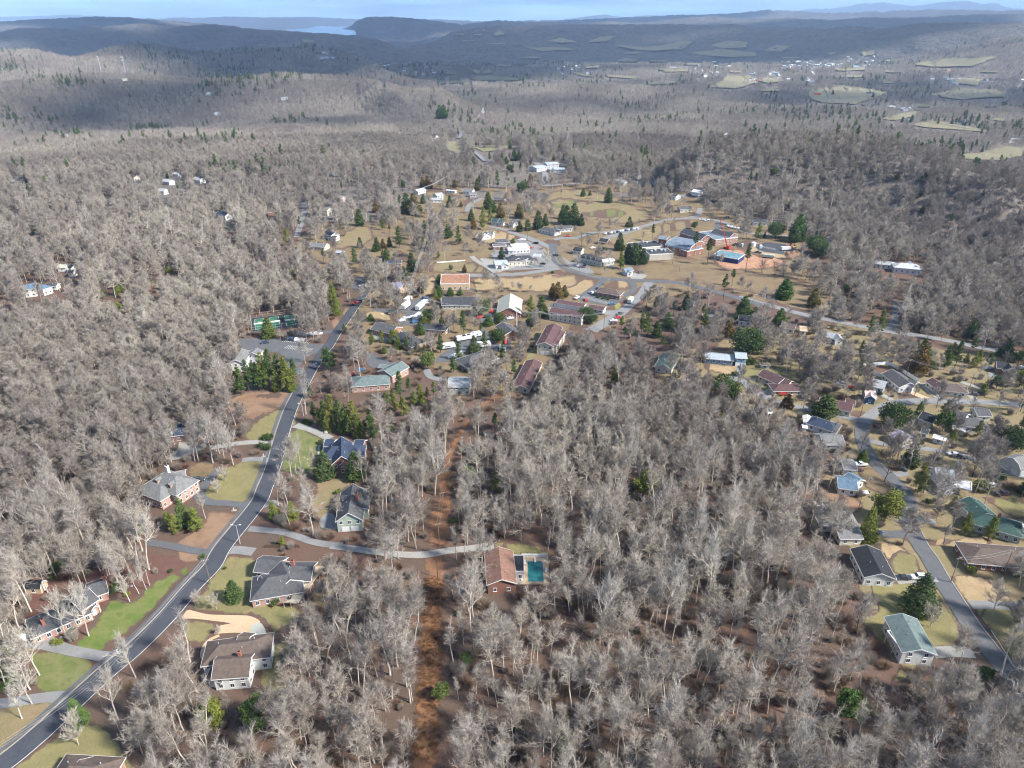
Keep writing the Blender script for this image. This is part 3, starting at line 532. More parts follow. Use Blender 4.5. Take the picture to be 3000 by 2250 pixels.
patch('parking_lot', [(400, 690), (480, 740), (580, 740), (640, 800), (660, 830), (560, 830), (470, 790)], 'asphalt_old', .147, rag=.1); patch('parking_lot', [(740, 540), (800, 520), (1020, 465), (1040, 480), (860, 530), (760, 560)], 'asphalt_old', .147, rag=.1)
patch('driveway', [(950, 850), (1010, 830), (1090, 850), (1050, 880), (980, 885)], 'concrete', .147, rag=.1); patch('parking_lot', [(1960, 600), (2080, 580), (2220, 600), (2320, 640), (2200, 680), (2050, 660), (1990, 640)], 'asphalt_new', .148, smooth=False)
patch('parking_lot', [(-160, 660), (20, 560), (180, 590), (260, 640), (330, 740), (370, 790), (160, 800), (-60, 810), (-200, 800), (-150, 720)], 'asphalt_old', .145, rag=.1)
strip('driveway', [(310, 1130), (480, 1100), (620, 1120), (760, 1150), (860, 1150)], 8, 'asphalt_old', .146, 1)
road([(190, -60), (250, 0), (270, 60), (260, 125), (400, 118), (560, 110), (680, 95)], [7, 7, 7, 5.5, 5, 5, 5], 'asphalt_old', 'road', .15)
zone('E1'); road([(990, 370), (1010, 310), (1060, 270), (1150, 230)], 5.5, 'asphalt_old', 'road'); road([(1230, 530), (1420, 570), (1560, 620), (1660, 650), (1820, 720)], 5, 'asphalt_old', 'road', .151); road([(1040, 850), (1090, 900), (1200, 960), (1300, 1030)], 4, 'concrete', 'driveway')
patch('driveway', [(1130, 880), (1260, 890), (1440, 930), (1510, 970), (1440, 990), (1300, 1030), (1220, 970)], 'concrete', .149, rag=.1)
patch('parking_lot', [(740, 1200), (1040, 1190), (1080, 1215), (760, 1235)], 'asphalt', .149, smooth=False); patch('parking_lot', [(420, 1320), (590, 1310), (520, 1430), (500, 1540), (420, 1600), (230, 1570), (330, 1480), (250, 1440)], 'asphalt', .148, rag=.1)
road([(-30, 1430), (100, 1440), (260, 1450), (420, 1440)], 4.5, 'asphalt', 'driveway', .146)
zone('B5'); patch('parking_lot', [(-160, 1370), (100, 1355), (260, 1370), (420, 1400), (540, 1420), (500, 1470), (400, 1520), (340, 1590), (200, 1580), (190, 1480), (-60, 1460)], 'asphalt', .147, rag=.1)
road([(560, 1420), (470, 1430), (400, 1420)], 6, 'asphalt', 'driveway', .149); road([(650, 1300), (560, 1310), (420, 1330), (330, 1310)], 5, 'asphalt', 'driveway', .146); road([(440, 1660), (370, 1640), (330, 1600)], 5, 'asphalt', 'driveway', .1465)
patch('parking_lot', [(1450, 1540), (1620, 1400), (1700, 1340), (1780, 1310), (1860, 1290), (1930, 1400), (2060, 1410), (2030, 1470), (1860, 1450), (1700, 1490), (1600, 1540)], 'asphalt', .147, rag=.1); patch('parking_lot', [(780, 880), (880, 865), (900, 960), (850, 990), (780, 950)], 'asphalt', .147, rag=.1)
patch('parking_lot', [(1800, 1190), (1900, 1160), (2060, 1160), (2100, 1200), (2000, 1230), (1850, 1240)], 'asphalt', .147, rag=.1); patch('parking_lot', [(930, 1300), (1000, 1290), (1080, 1340), (1060, 1390), (960, 1360)], 'asphalt_old', .147, rag=.1)
patch('driveway', [(890, 1470), (980, 1500), (1100, 1560), (1060, 1590), (950, 1600), (900, 1560)], 'asphalt', .147, rag=.1); road([(390, 260), (390, 340), (350, 470), (330, 540)], 5, 'asphalt_old', 'road', .15)
zone('C1'); road([(1380, 230), (1420, 290), (1540, 320)], 4, 'asphalt_old', 'driveway')
zone('B7'); road([(-100, 1020), (40, 1065), (180, 1100), (400, 1160), (640, 1210), (840, 1250), (1100, 1300), (1300, 1330), (1500, 1360), (1700, 1400), (1900, 1440), (2240, 1500)], 6, 'asphalt_old', 'road', .15); road([(1120, 1300), (1150, 1250), (1170, 1170), (1180, 1060)], [6, 5, 4, 4], 'asphalt', 'road', .152)
# winding road on the right
zone('D7'); WR = [G(p) for p in [(2120, 1240), (2030, 1090), (1850, 860), (1640, 590), (1530, 420), (1420, 250), (1330, 90), (1265, 0)]]
zone('C3'); WR += [G(p) for p in [(1290, 1500), (1265, 1420), (1290, 1320), (1240, 1220), (1160, 1130), (1060, 1040), (980, 950), (920, 850), (895, 750), (910, 660)]]
strip('winding_road', WR, 5.6, 'asphalt', .16, 1.4, world=True, n=6); strip('kerb', WR[:9], .35, 'concrete', .26, 0, off=-3.0, world=True, n=6, thick=.12)
road([(905, 660), (960, 610), (1040, 555), (1130, 510), (1250, 490), (1400, 485), (1600, 485), (1800, 490), (1960, 500), (2230, 520)], 5.4, 'asphalt_old', 'road', .154); road([(890, 650), (760, 610), (640, 590), (420, 540), (250, 500), (120, 450), (20, 400), (-60, 330), (-120, 310), (-200, 300)], 4.6, 'asphalt_old', 'road', .152)
road([(1390, 340), (1440, 400), (1520, 460)], 3.2, 'concrete', 'driveway', .147); road([(1260, 395), (1360, 440), (1440, 470)], 3.6, 'concrete_tan', 'driveway', .147); road([(1060, 430), (1150, 480), (1220, 495)], 3, 'concrete', 'driveway', .147); road([(120, 440), (190, 390), (240, 395)], 5, 'concrete', 'driveway', .147)
road([(1050, 1560), (1180, 1565), (1290, 1550)], 4, 'asphalt', 'driveway', .148); road([(1280, 1470), (1380, 1450), (1500, 1470)], 3.4, 'concrete', 'driveway', .147); road([(1100, 1060), (1190, 1080), (1260, 1060)], 3.4, 'asphalt_old', 'driveway', .147); road([(940, 800), (1060, 830), (1200, 850), (1400, 870), (1700, 920), (1900, 990), (2060, 1050), (2230, 1100)], 3.6, 'asphalt_old', 'lane', .146, .5)
road([(1720, 400), (1780, 440), (1820, 480)], 3.6, 'concrete', 'driveway', .147); road([(1920, 270), (2040, 290), (2230, 330)], 6, 'asphalt_old', 'road', .149); road([(1700, 330), (1850, 380)], 3, 'concrete', 'driveway', .1465, .2); road([(-120, 310), (-95, 270), (-85, 200)], 4, 'asphalt_old', 'driveway', .148)
zone('D7'); road([(1080, 255), (1250, 240), (1330, 250)], 4, 'concrete', 'driveway', .148); road([(1350, 800), (1500, 790), (1660, 800)], 4, 'concrete', 'driveway', .148); road([(1640, 440), (1750, 440), (1950, 450), (2080, 440)], 3.4, 'asphalt_old', 'driveway', .148); road([(1880, 890), (1990, 910), (2090, 910)], 4, 'asphalt', 'road', .148)
# distant roads
zone('A3'); strip('road', [(900, 575), (935, 600), (950, 640), (945, 672)], 6, 'asphalt_old', 1.0, .5); strip('road', [(1560, 795), (1700, 815), (1860, 840)], 5, 'concrete', .9, .3)
zone('A2'); strip('road', [(690, 900), (760, 900), (778, 870), (765, 855)], 7, 'asphalt_old', .8, 2); strip('road', [(625, 715), (640, 740), (630, 760)], 6, 'asphalt_old', .8, 2); strip('road', [(860, 985), (900, 1020), (930, 1050)], 6, 'asphalt_old', .6, 2)
zone('A1'); strip('road', [(70, 1190), (110, 1165), (160, 1140)], 6, 'asphalt_old', .5, 3)
zone('V'); CLEAR[raster([src(p) for p in [(2060, 1425), (2300, 1425), (2300, 1700), (1900, 1700), (1960, 1500)]])] = False
# painted bays of the car parks
def bays(z, a, b, n, L_=4.6):
    zone(z); p, q = G(a), G(b); d = (q - p).normalized(); s_ = Vector((-d.y, d.x, 0)); m = MB()
    for i in range(n + 1): c = p.lerp(q, i / n); e_ = c + s_ * L_; w_ = d * .09; m.add([(c - w_)[:2] + (.172,), (c + w_)[:2] + (.172,), (e_ + w_)[:2] + (.172,), (e_ - w_)[:2] + (.172,)], [(0, 1, 2, 3)])
    tag(m.build('bay_marking', 'paint_line', None), kind='structure')
bays('B5', (215, 1385), (420, 1405), 14); bays('B5', (230, 1440), (420, 1470), 12); bays('B6', (560, 1030), (760, 1085), 12); bays('B6', (60, 780), (220, 775), 12, 5); bays('E1', (1520, 960), (1740, 955), 12); bays('B6', (770, 520), (1030, 478), 18, 5); bays('B6', (2010, 620), (2200, 660), 12); bays('B5', (1600, 1530), (1690, 1480), 6)
# ------------------------------------------------------------------ buildings
COLR = dict(char=(.055, .058, .064), navy=(.038, .052, .085), grey=(.16, .16, .155), dk=(.085, .085, .088), brown=(.115, .088, .074), maroon=(.10, .058, .058), green=(.042, .080, .070), ggrey=(.12, .155, .15),
            blue=(.10, .155, .21), lgrey=(.30, .31, .31), white=(.62, .62, .60), cream=(.56, .52, .41), brick=(.24, .118, .088), pbrick=(.40, .25, .20), dblue=(.05, .12, .22), tan=(.52, .38, .25), pink=(.46, .36, .34), red=(.40, .05, .04),
            sage=(.38, .44, .36), palegrey=(.52, .54, .54), rust=(.30, .155, .095), cedar=(.20, .115, .085), teal=(.12, .22, .25), olive=(.40, .40, .33), black=(.03, .032, .036), obrick=(.33, .18, .12), metal=(.33, .37, .40), stone=(.46, .42, .34), bluesiding=(.17, .30, .42), steelblue=(.15, .19, .225), silver=(.45, .46, .47), gold=(.45, .33, .10), navyb=(.02, .04, .12), lilac=(.30, .28, .36))
def hull(pts):
    pts = sorted(set((round(x, 2), round(y, 2)) for x, y in pts))
    def half(ps):
        h = []
        for p in ps:
            while len(h) > 1 and (h[-1][0] - h[-2][0]) * (p[1] - h[-2][1]) - (h[-1][1] - h[-2][1]) * (p[0] - h[-2][0]) <= 0: h.pop()
            h.append(p)
        return h[:-1]
    return half(pts) + half(pts[::-1])
_wm = {}
def win_mesh(kind, wd, ht):
    k = (kind, round(wd, 1), round(ht, 1))
    if k not in _wm:
        if kind == 'frame':
            m = MB(); t = .11
            m.box(-wd / 2 - t, wd / 2 + t, -.05, .06, -t, 0).box(-wd / 2 - t, wd / 2 + t, -.05, .06, ht, ht + t).box(-wd / 2 - t, -wd / 2, -.05, .06, 0, ht).box(wd / 2, wd / 2 + t, -.05, .06, 0, ht).box(-.03, .03, -.045, .05, 0, ht)
            _wm[k] = m.mesh('window', 'white_trim')
        elif kind == 'pane': _wm[k] = MB().box(-wd / 2, wd / 2, -.04, .02, 0, ht).mesh('pane', 'glass_dark')
        elif kind == 'sill': _wm[k] = MB().box(-wd / 2 - .2, wd / 2 + .2, -.12, .05, -.18, -.11).mesh('sill', 'white_trim')
        elif kind == 'door': _wm[k] = MB().box(-wd / 2, wd / 2, -.06, .05, 0, ht).mesh('door', 'plain')
        elif kind == 'garage_door':
            m = MB(); n = 4
            for i in range(n): m.box(-wd / 2, wd / 2, -.07, .05, ht * i / n + .015, ht * (i + 1) / n - .015)
            _wm[k] = m.mesh('garage_door', 'white_trim')
    return _wm[k]
def place_part(root, name, me, p, ang, color=None):
    return obj(name, me, root, Vector(p) - root.location, ang, color)
def building(label, wall, roof, blocks, cat='house', name='house', wmat='siding', rmat='roof_shingle', wins=True, veil=False, chim=(), gd=(), doors=(), dorm=(), group=None, win=(.95, 1.25), every=3.0, trim=True, loc=None):
    """blocks: (p1, p2, width, eave height, pitch, type) - p1,p2 are the ends of the ridge as seen in the photograph (zone pixels)
    types: g gable, h hip, f flat, b barrel, m gambrel, p open porch under a gable, q open porch with flat roof"""
    W, RF, TR, PS = MB(), MB(), MB(), MB(); B = []; root = None
    for bl in blocks:
        p1, p2, w, eh, pitch, ty = bl; rh = eh + (w / 2) * pitch if ty not in 'fq' else eh
        if loc is None: a = G(p1, rh); b = G(p2, rh)
        else: a, b = Vector(p1), Vector(p2)
        if root is None:
            gz = gz1((a.x + b.x) / 2, (a.y + b.y) / 2); root = empty(name, ((a.x + b.x) / 2, (a.y + b.y) / 2, gz + .02))
        d = Vector((b.x - a.x, b.y - a.y)); L_ = d.length; d = d.normalized() if L_ > .01 else Vector((1, 0)); n = Vector((-d.y, d.x)); c = Vector(((a.x + b.x) / 2, (a.y + b.y) / 2))
        o2 = c - Vector(root.location[:2])
        if ty == 'h': Lf = L_ + w
        else: Lf = L_
        oh = .45 if ty in 'gh' else .1
        def T(x, y, z, o2=o2, d=d, n=n): return (o2.x + d.x * x + n.x * y, o2.y + d.y * x + n.y * y, z)
        def put(mb, src_mb, T=T): mb.add([T(*v) for v in src_mb.v], src_mb.f)
        hx, hy = Lf / 2 - (oh if ty != 'p' else .1), w / 2 - oh; ze = eh; s = pitch
        tmp = MB(); tr = MB(); rf = MB()
        def xprism(prof, x0, x1):
            m = MB(); k = len(prof); m.add([(x0, y, z) for y, z in prof] + [(x1, y, z) for y, z in prof], [tuple(range(k))[::-1], tuple(range(k, 2 * k))] + [(i, (i + 1) % k, k + (i + 1) % k, k + i) for i in range(k)]); return m
        if ty in 'gp':
            zr = eh + w / 2 * s; zo = eh
            if ty == 'g': put(W, xprism([(-hy, -.3), (hy, -.3), (hy, eh - .12 + oh * s * .9), (0, zr - .16), (-hy, eh - .12 + oh * s * .9)], -hx, hx))
            else:
                for x in (-hx, hx):
                    for y in ((-hy, hy) if Lf > 3 else (-hy, hy)): m = MB().box(x - .08, x + .08, y - .08, y + .08, 0, eh - .1); put(PS, m)
            put(RF, xprism([(-w / 2, zo), (-w / 2, zo - .16), (0, zr - .17), (w / 2, zo - .16), (w / 2, zo), (0, zr)], -Lf / 2, Lf / 2))
            if trim:
                for x in (-Lf / 2 - .07, Lf / 2 + .002): put(TR, xprism([(-w / 2, zo + .03), (-w / 2, zo - .24), (0, zr - .26), (w / 2, zo - .24), (w / 2, zo + .03), (0, zr + .03)], x, x + .068))
                for y in (-w / 2 - .06, w / 2 + .003): put(TR, MB().box(-Lf / 2, Lf / 2, y, y + .055, zo - .24, zo + .02))
        elif ty == 'h':
            put(W, MB().box(-hx, hx, -hy, hy, -.3, eh - .03)); zr = eh + w / 2 * s; X = Lf / 2; Yw = w / 2; r = max(L_ / 2, .02)
            put(RF, MB().add([(-X, -Yw, eh), (X, -Yw, eh), (X, Yw, eh), (-X, Yw, eh), (-r, 0, zr), (r, 0, zr), (-X, -Yw, eh - .16), (X, -Yw, eh - .16), (X, Yw, eh - .16), (-X, Yw, eh - .16)],
                             [(0, 1, 5, 4), (1, 2, 5), (2, 3, 4, 5), (3, 0, 4), (9, 8, 7, 6), (0, 6, 7, 1), (1, 7, 8, 2), (2, 8, 9, 3), (3, 9, 6, 0)]))
            if trim:
                for y in (-Yw - .06, Yw + .003): put(TR, MB().box(-X, X, y, y + .055, eh - .22, eh + .015))
                for x in (-X - .06, X + .003): put(TR, MB().box(x, x + .055, -Yw - .06, Yw + .06, eh - .22, eh + .015))
        elif ty in 'fq':
            if ty == 'f': put(W, MB().box(-hx, hx, -hy, hy, -.3, eh - .05))
            else:
                k = max(2, int(Lf / 4) + 1)
                for i in range(k):
                    for y in (-hy + .1, hy - .1): x = -hx + .1 + (2 * hx - .2) * i / (k - 1); put(PS, MB().box(x - .08, x + .08, y - .08, y + .08, 0, eh - .05))
            put(RF, MB().box(-Lf / 2 + .1, Lf / 2 - .1, -w / 2 + .1, w / 2 - .1, eh - .048, eh + .12))
            for y in (-w / 2, w / 2 - .25): put(TR, MB().box(-Lf / 2, Lf / 2, y, y + .25, eh - .2, eh + .34))
            for x in (-Lf / 2, Lf / 2 - .25): put(TR, MB().box(x, x + .25, -w / 2 + .25, w / 2 - .25, eh - .2, eh + .34))
            zr = eh
        elif ty in 'bm':
            k = 14; zr = eh + w / 2 * s
            pr = [(-w / 2 * math.cos(math.pi * i / k), eh + (zr - eh) * math.sin(math.pi * i / k)) for i in range(k + 1)] if ty == 'b' else [(-w / 2, eh), (-w * .30, eh + (zr - eh) * .66), (0, zr), (w * .30, eh + (zr - eh) * .66), (w / 2, eh)]
            put(W, xprism([(y * .97, z - .12) for y, z in pr][::-1] + [(-w * .485, -.3), (w * .485, -.3)], -hx, hx))
            put(RF, xprism(pr + [(y * .99, z - .1) for y, z in pr][::-1], -Lf / 2, Lf / 2))
            for x in (-Lf / 2 - .12, Lf / 2 + .002): put(TR, xprism([(y, z + .04) for y, z in pr] + [(y * .97, z - .3) for y, z in pr][::-1], x, x + .118))
        B.append((c, d, n, hx, hy, eh, zr, Lf, w, ty, T))
        if not veil:
            q = []
            for x in (-Lf / 2, Lf / 2):
                for y in (-w / 2, w / 2):
                    for z in (0, eh): t_ = T(x, y, z + root.location.z); q.append(proj(t_[0] + root.location.x, t_[1] + root.location.y, t_[2]))
                t_ = T(x * (1 if ty != 'h' else L_ / Lf), 0, zr + root.location.z); q.append(proj(t_[0] + root.location.x, t_[1] + root.location.y, t_[2]))
            clear_px(hull(q))
    tag(root, label, cat, group)
    if W.v: W.build('wall', wmat, root, COLR[wall])
    ro = RF.build('roof', rmat, root, COLR[roof])
    if TR.v: TR.build('fascia', 'white_trim', root)
    for i in range(0, len(PS.v), 8): MB().hexa(PS.v[i:i + 8]).build('post', 'white_trim', root)
    # windows on every side that is not turned away from the viewer
    if wins:
        for bi, (c, d, n, hx, hy, eh, zr, Lf, w, ty, T) in enumerate(B):
            if ty in 'pq': continue
            for sx, sy in ((0, -1), (0, 1), (-1, 0), (1, 0)):
                nv = n * sy + d * sx; half = hx if sy else hy; dep = hy if sy else hx
                if nv.dot(-Vector((c.x, c.y)).normalized()) < -.25 or half < .8: continue
                used = [g_ for g_ in gd if g_[0] == bi and (g_[1], g_[2]) == (sx, sy)] + [g_ for g_ in doors if g_[0] == bi and (g_[1], g_[2]) == (sx, sy)]
                k = max(1, int(2 * half / every)); ev = 2 * half / k; storeys = 1 if eh < 4.6 else 2
                for st in range(storeys):
                    for i in range(k):
                        t0 = -half + ev * (i + .5); z = (eh / storeys) * st + (.95 if eh > 2.2 else .7)
                        if any(abs(t0 - u[3]) < u[4] / 2 + .9 for u in used) and st == 0: continue
                        # skip windows buried in another wing
                        wp = c + nv * (dep + .35) + (d if sy else n) * t0
                        if any(bj != bi and abs((wp - B[bj][0]).dot(B[bj][1])) < B[bj][3] + .3 and abs((wp - B[bj][0]).dot(B[bj][2])) < B[bj][4] + .3 for bj in range(len(B)) if B[bj][9] not in 'pq'): continue
                        p = c + nv * (dep + .03) + (d if sy else n) * t0; ang = math.atan2(-nv.x, nv.y) + math.pi
                        fo = place_part(root, 'window', win_mesh('frame', *win), (p.x, p.y, root.location.z + z), ang)
                        obj('pane', win_mesh('pane', *win), fo); obj('sill', win_mesh('sill', *win), fo)
    for u, nm in [(u, 'garage_door') for u in gd] + [(u, 'door') for u in doors]:
        bi, sx, sy, t0, wd = u[:5]; c, d, n, hx, hy = B[bi][:5]; nv = n * sy + d * sx; p = c + nv * ((hy if sy else hx) + .03) + (d if sy else n) * t0
        place_part(root, nm, win_mesh(nm, wd, 2.1), (p.x, p.y, root.location.z), math.atan2(-nv.x, nv.y) + math.pi, COLR[u[5]] if len(u) > 5 else COLR['white'])
    for u in chim:                              # (block, along ridge -1..1, across -1..1, height above ridge, side)
        c, d, n, hx, hy, eh, zr, Lf, w, ty, T = B[u[0]]; x, y = u[1] * Lf / 2, u[2] * w / 2; s = u[4] if len(u) > 4 else .8
        m = MB(); k = MB().box(x - s / 2, x + s / 2, y - s / 2, y + s / 2, max(0, zr - abs(y) - 3) if abs(u[1]) < .95 else 0, zr + u[3]).box(x - s / 2 - .08, x + s / 2 + .08, y - s / 2 - .08, y + s / 2 + .08, zr + u[3], zr + u[3] + .12); m.add([T(*v) for v in k.v], k.f)
        ch = m.build('chimney', 'chimney_brick' if len(u) < 6 else 'white_trim', ro); k = MB().box(x - s * .25, x + s * .25, y - s * .25, y + s * .25, zr + u[3] + .12, zr + u[3] + .4); m = MB(); m.add([T(*v) for v in k.v], k.f); m.build('flue', 'black', ch)
    c, d, n, hx, hy, eh, zr, Lf, w, ty, T = B[0]
    if ty in 'gh':
        for x, y, r_ in ((-.35, .25, .07), (.3, .3, .09), (.1, -.3, .07)): zq = zr - abs(y) * (zr - eh) * 2 * .5; m = MB().tube(T(x * Lf * .8, y * w * .5, zq - .6), T(x * Lf * .8, y * w * .5, zq + .45), r_ * 1.6, n=6); m.build('vent_pipe', 'steel', ro)
    for u in dorm:                              # (block, along -1..1, side +-1, width)
        c, d, n, hx, hy, eh, zr, Lf, w, ty, T = B[u[0]]; x = u[1] * Lf / 2; sgn = u[2]; wd = u[3]; y0 = w / 2 * .72; za = zr - (zr - eh) * .25; zb = za - wd * .28
        pr = [(x - wd / 2, eh + .2), (x + wd / 2, eh + .2), (x + wd / 2, zb), (x, za - .05), (x - wd / 2, zb)]
        def yprism(prof, y0, y1):
            m = MB(); k = len(prof); m.add([T(px, y0 * sgn, pz) for px, pz in prof] + [T(px, y1 * sgn, pz) for px, pz in prof], [tuple(range(k)), tuple(range(k, 2 * k))[::-1]] + [(i, (i + 1) % k, k + (i + 1) % k, k + i)[::-1] for i in range(k)]); return m
        dw = yprism(pr, .2, y0).build('dormer', wmat, ro, COLR[wall]); o_ = .18
        yprism([(x - wd / 2 - o_, zb - o_ * .55), (x, za), (x + wd / 2 + o_, zb - o_ * .55), (x + wd / 2 + o_, zb - o_ * .55 + .12), (x, za + .14), (x - wd / 2 - o_, zb - o_ * .55 + .12)], .1, y0 + .2).build('dormer_roof', rmat, dw, COLR[roof])
        m = MB(); k = MB().box(x - wd * .25, x + wd * .25, (y0 + .01) if sgn > 0 else -(y0 + .05), (y0 + .05) if sgn > 0 else -(y0 + .01), eh + .5, zb - .05); m.add([T(*v) for v in k.v], k.f); m.build('dormer_window', 'glass_dark', dw)
    return root
def H(*a, **k): return building(*a, **k)
# --- along the dark road
zone('D4')
H('long pink brick house with grey roof and white shutters behind the bright green lawn', 'pbrick', 'dk', [((330, 520), (520, 440), 9.5, 3.0, .5, 'h'), ((520, 400), (660, 310), 9.5, 4.6, .5, 'g'), ((640, 300), (790, 250), 8, 3.0, .5, 'g'), ((640, 440), (700, 455), 3.4, 2.8, .6, 'p')], wmat='brickwork', chim=((2, .9, .1, 1.2, .9), (0, -.5, -.5, .8)), every=2.4, doors=((1, 0, -1, .5, 1.1, 'white'),))
H('small tan garden shed with black gambrel roof among the tree trunks', 'tan', 'black', [((195, 262), (315, 262), 3.6, 2.0, .9, 'm')], 'shed', 'garden_shed', every=3.5, doors=((0, 1, 0, 0, 1.5, 'white'),))
H('brown-roofed white house beside the tan concrete loop drive', 'white', 'brown', [((1640, 740), (1900, 705), 9, 4.8, .55, 'h'), ((1600, 850), (1880, 830), 9, 4.6, .55, 'g'), ((1780, 668), (1870, 678), 6, 4.8, .6, 'g'), ((1580, 900), (1700, 930), 6, 3.2, .5, 'g')], chim=((1, .3, .3, .8),), every=2.6, gd=((0, 1, 0, 0, 4.5),))
H('brown hip-roofed house cut off by the bottom edge beside the olive lawn', 'pbrick', 'brown', [((520, 1640), (700, 1650), 9, 3.2, .6, 'h'), ((590, 1600), (640, 1660), 6, 3.3, .7, 'g')], wmat='brickwork')
zone('D5')
H('brick house with grey hip roofs, chimney and long wooden deck above the wood', 'pbrick', 'dk', [((90, 235), (210, 215), 11, 3.2, .60, 'h'), ((190, 110), (255, 250), 9, 3.2, .62, 'g'), ((10, 95), (200, 110), 8, 3.0, .5, 'g'), ((250, 150), (430, 150), 9, 3.4, .5, 'g'), ((15, 235), (120, 235), 7, 3.0, .5, 'g'), ((165, 320), (180, 330), 3, 3.0, .6, 'g')], wmat='brickwork', chim=((3, -.75, .15, 1.6, 1.0),), every=2.5)
H('brown-roofed house with skylights beside the swimming pool', 'brick', 'cedar', [((1815, 5), (1838, 250), 9.5, 4.0, .42, 'g'), ((1720, 190), (1790, 170), 5, 2.8, .4, 'g')], wmat='brickwork', every=3)
H('low white annexe with flat black roof between brown house and pool', 'white', 'black', [((1945, 70), (1945, 195), 5.4, 3.4, 0, 'f')], 'annexe', 'pool_annexe', rmat='membrane', every=2.2)
zone('C1')
H('large brick house with navy slate roof and two arched white windows', 'brick', 'navy', [((690, 770), (690, 930), 8.5, 5.2, .85, 'g'), ((620, 850), (790, 840), 9, 5.0, .7, 'h'), ((800, 800), (880, 805), 7, 4.2, .5, 'g'), ((560, 795), (640, 800), 6, 3.4, .5, 'g'), ((690, 915), (715, 960), 4, 4.8, .9, 'g')], wmat='brickwork', every=2.4, dorm=((0, -.2, 1, 1.8), (0, -.2, -1, 1.8)))
H('grey craftsman house with steep roof, tall brick chimney and white garage doors', 'sage', 'dk', [((785, 1152), (745, 1390), 9.5, 4.8, .75, 'g'), ((840, 1185), (840, 1350), 6.5, 4.6, .3, 'g')], chim=((0, -.1, .45, 1.0, 1.0),), gd=((0, 1, 0, -1.6, 2.6), (0, 1, 0, 1.6, 2.6)), dorm=((0, -.55, 1, 2.0), (0, -.3, -1, 2.2)), every=2.6)
H('long grey-green metal-roofed office with a cross wing above the pines', 'pbrick', 'ggrey', [((1040, 235), (1180, 160), 10, 4.0, .42, 'g'), ((860, 290), (990, 280), 11, 3.4, .4, 'h'), ((1000, 195), (1090, 205), 4, 3.0, .1, 'g')], 'office', 'office_building', wmat='brickwork', gd=((0, 1, 0, 0, 3),))
H('grey-roofed split house at the end of the grey drive beside bare trees', 'sage', 'lgrey', [((1560, 300), (1740, 300), 11, 4.6, .35, 'g')], every=2.4, doors=((0, 0, -1, 0, 1.2, 'brick'),))
zone('C8')
H('brick house with dark blue roof hidden behind white trunks above a wide concrete drive', 'brick', 'navy', [((1440, 660), (1620, 640), 10, 3.6, .7, 'h'), ((1600, 630), (1640, 740), 6, 3.4, .7, 'g')], wmat='brickwork', gd=((0, 0, -1, 3.5, 2.6), (0, 0, -1, .3, 2.6)), veil=True)
H('pale pink brick house with grey hip roof and white chimney among trees', 'pbrick', 'grey', [((1330, 1060), (1420, 1090), 11, 4.8, .7, 'h'), ((1220, 1140), (1300, 1170), 9, 4.2, .6, 'h'), ((1400, 1060), (1500, 1040), 7, 4.6, .6, 'g'), ((1470, 1120), (1530, 1130), 6, 4.0, .6, 'g')], wmat='brickwork', chim=((0, -.35, .3, 1.8, 1.0, 'w'),), every=2.2, dorm=((0, .4, -1, 1.8), (0, -.4, -1, 1.8)))
H('beige condominium with white parapet rakes left of the parking lot', 'white', 'grey', [((1840, 50), (1760, 120), 9, 5.0, .5, 'g'), ((1960, 55), (1900, 150), 9, 5.0, .5, 'g'), ((2080, 55), (2040, 90), 7, 5.2, .4, 'g')], 'apartments', 'apartment_building', every=2.4, veil=True)
# --- the motel and storage rows
zone('B6')
H('two-storey cream motel block with maroon roof and balcony gables', 'cream', 'maroon', [((345, 1235), (265, 1390), 9.5, 5.6, .42, 'g'), ((400, 1290), (330, 1400), 5, 5.4, .35, 'g')], 'motel', 'motel_block', gd=((0, 1, 0, -1.3, 2), (0, 1, 0, 1.4, 2)), every=2.8)
H('low motel row with long maroon roof below the cream motel block', 'cream', 'maroon', [((180, 1525), (70, 1740), 9, 2.8, .34, 'g')], 'motel', 'motel_row')
H('white storage row with many dark doors under a maroon roof', 'white', 'maroon', [((370, 1045), (595, 1080), 7, 2.8, .3, 'g')], 'storage', 'storage_row', gd=tuple((0, 0, -1, -12 + 2.2 * i, 1.5, 'black') for i in range(12)))
H('short white storage row with maroon roof beside the parking road', 'white', 'maroon', [((625, 1085), (755, 1105), 7, 2.8, .3, 'g')], 'storage', 'storage_row')
H('cream two-storey motel wing with maroon roof behind round evergreens', 'cream', 'maroon', [((320, 1105), (590, 1150), 9, 5.2, .35, 'g')], 'motel', 'motel_wing', every=2.6)
H('small brick office with brown hip roof and ring of driveway', 'brick', 'brown', [((745, 950), (840, 965), 9, 3.0, .45, 'h')], 'office', 'office_building', wmat='brickwork')
H('small white cottage with blue-grey gable roof beside the grass field', 'white', 'steelblue', [((905, 790), (970, 780), 6, 3, .6, 'g'), ((940, 800), (955, 815), 4, 2.8, .6, 'g')])
H('grey hip-roofed shop with row of dormers on the curve', 'olive', 'char', [((590, 670), (700, 690), 10, 3.6, .55, 'h')], 'shop', 'shop_building', dorm=((0, -.4, -1, 1.6), (0, 0, -1, 1.6), (0, .4, -1, 1.6)))
H('small dark-roofed shop with white dormers behind the traffic island', 'cream', 'black', [((505, 615), (575, 625), 7, 3, .6, 'g')], 'shop', 'shop_building', dorm=((0, -.6, -1, 1.3), (0, 0, -1, 1.3), (0, .6, -1, 1.3)))
H('cream workshop with white roof beside the dark cedars', 'olive', 'white', [((720, 720), (815, 705), 7, 3.2, .35, 'g')], 'workshop', 'workshop', rmat='roof_metal')
H('open dark-roofed picnic pavilion on the school lawn', 'olive', 'black', [((715, 545), (785, 555), 7, 2.8, .5, 'p')], 'pavilion', 'picnic_pavilion')
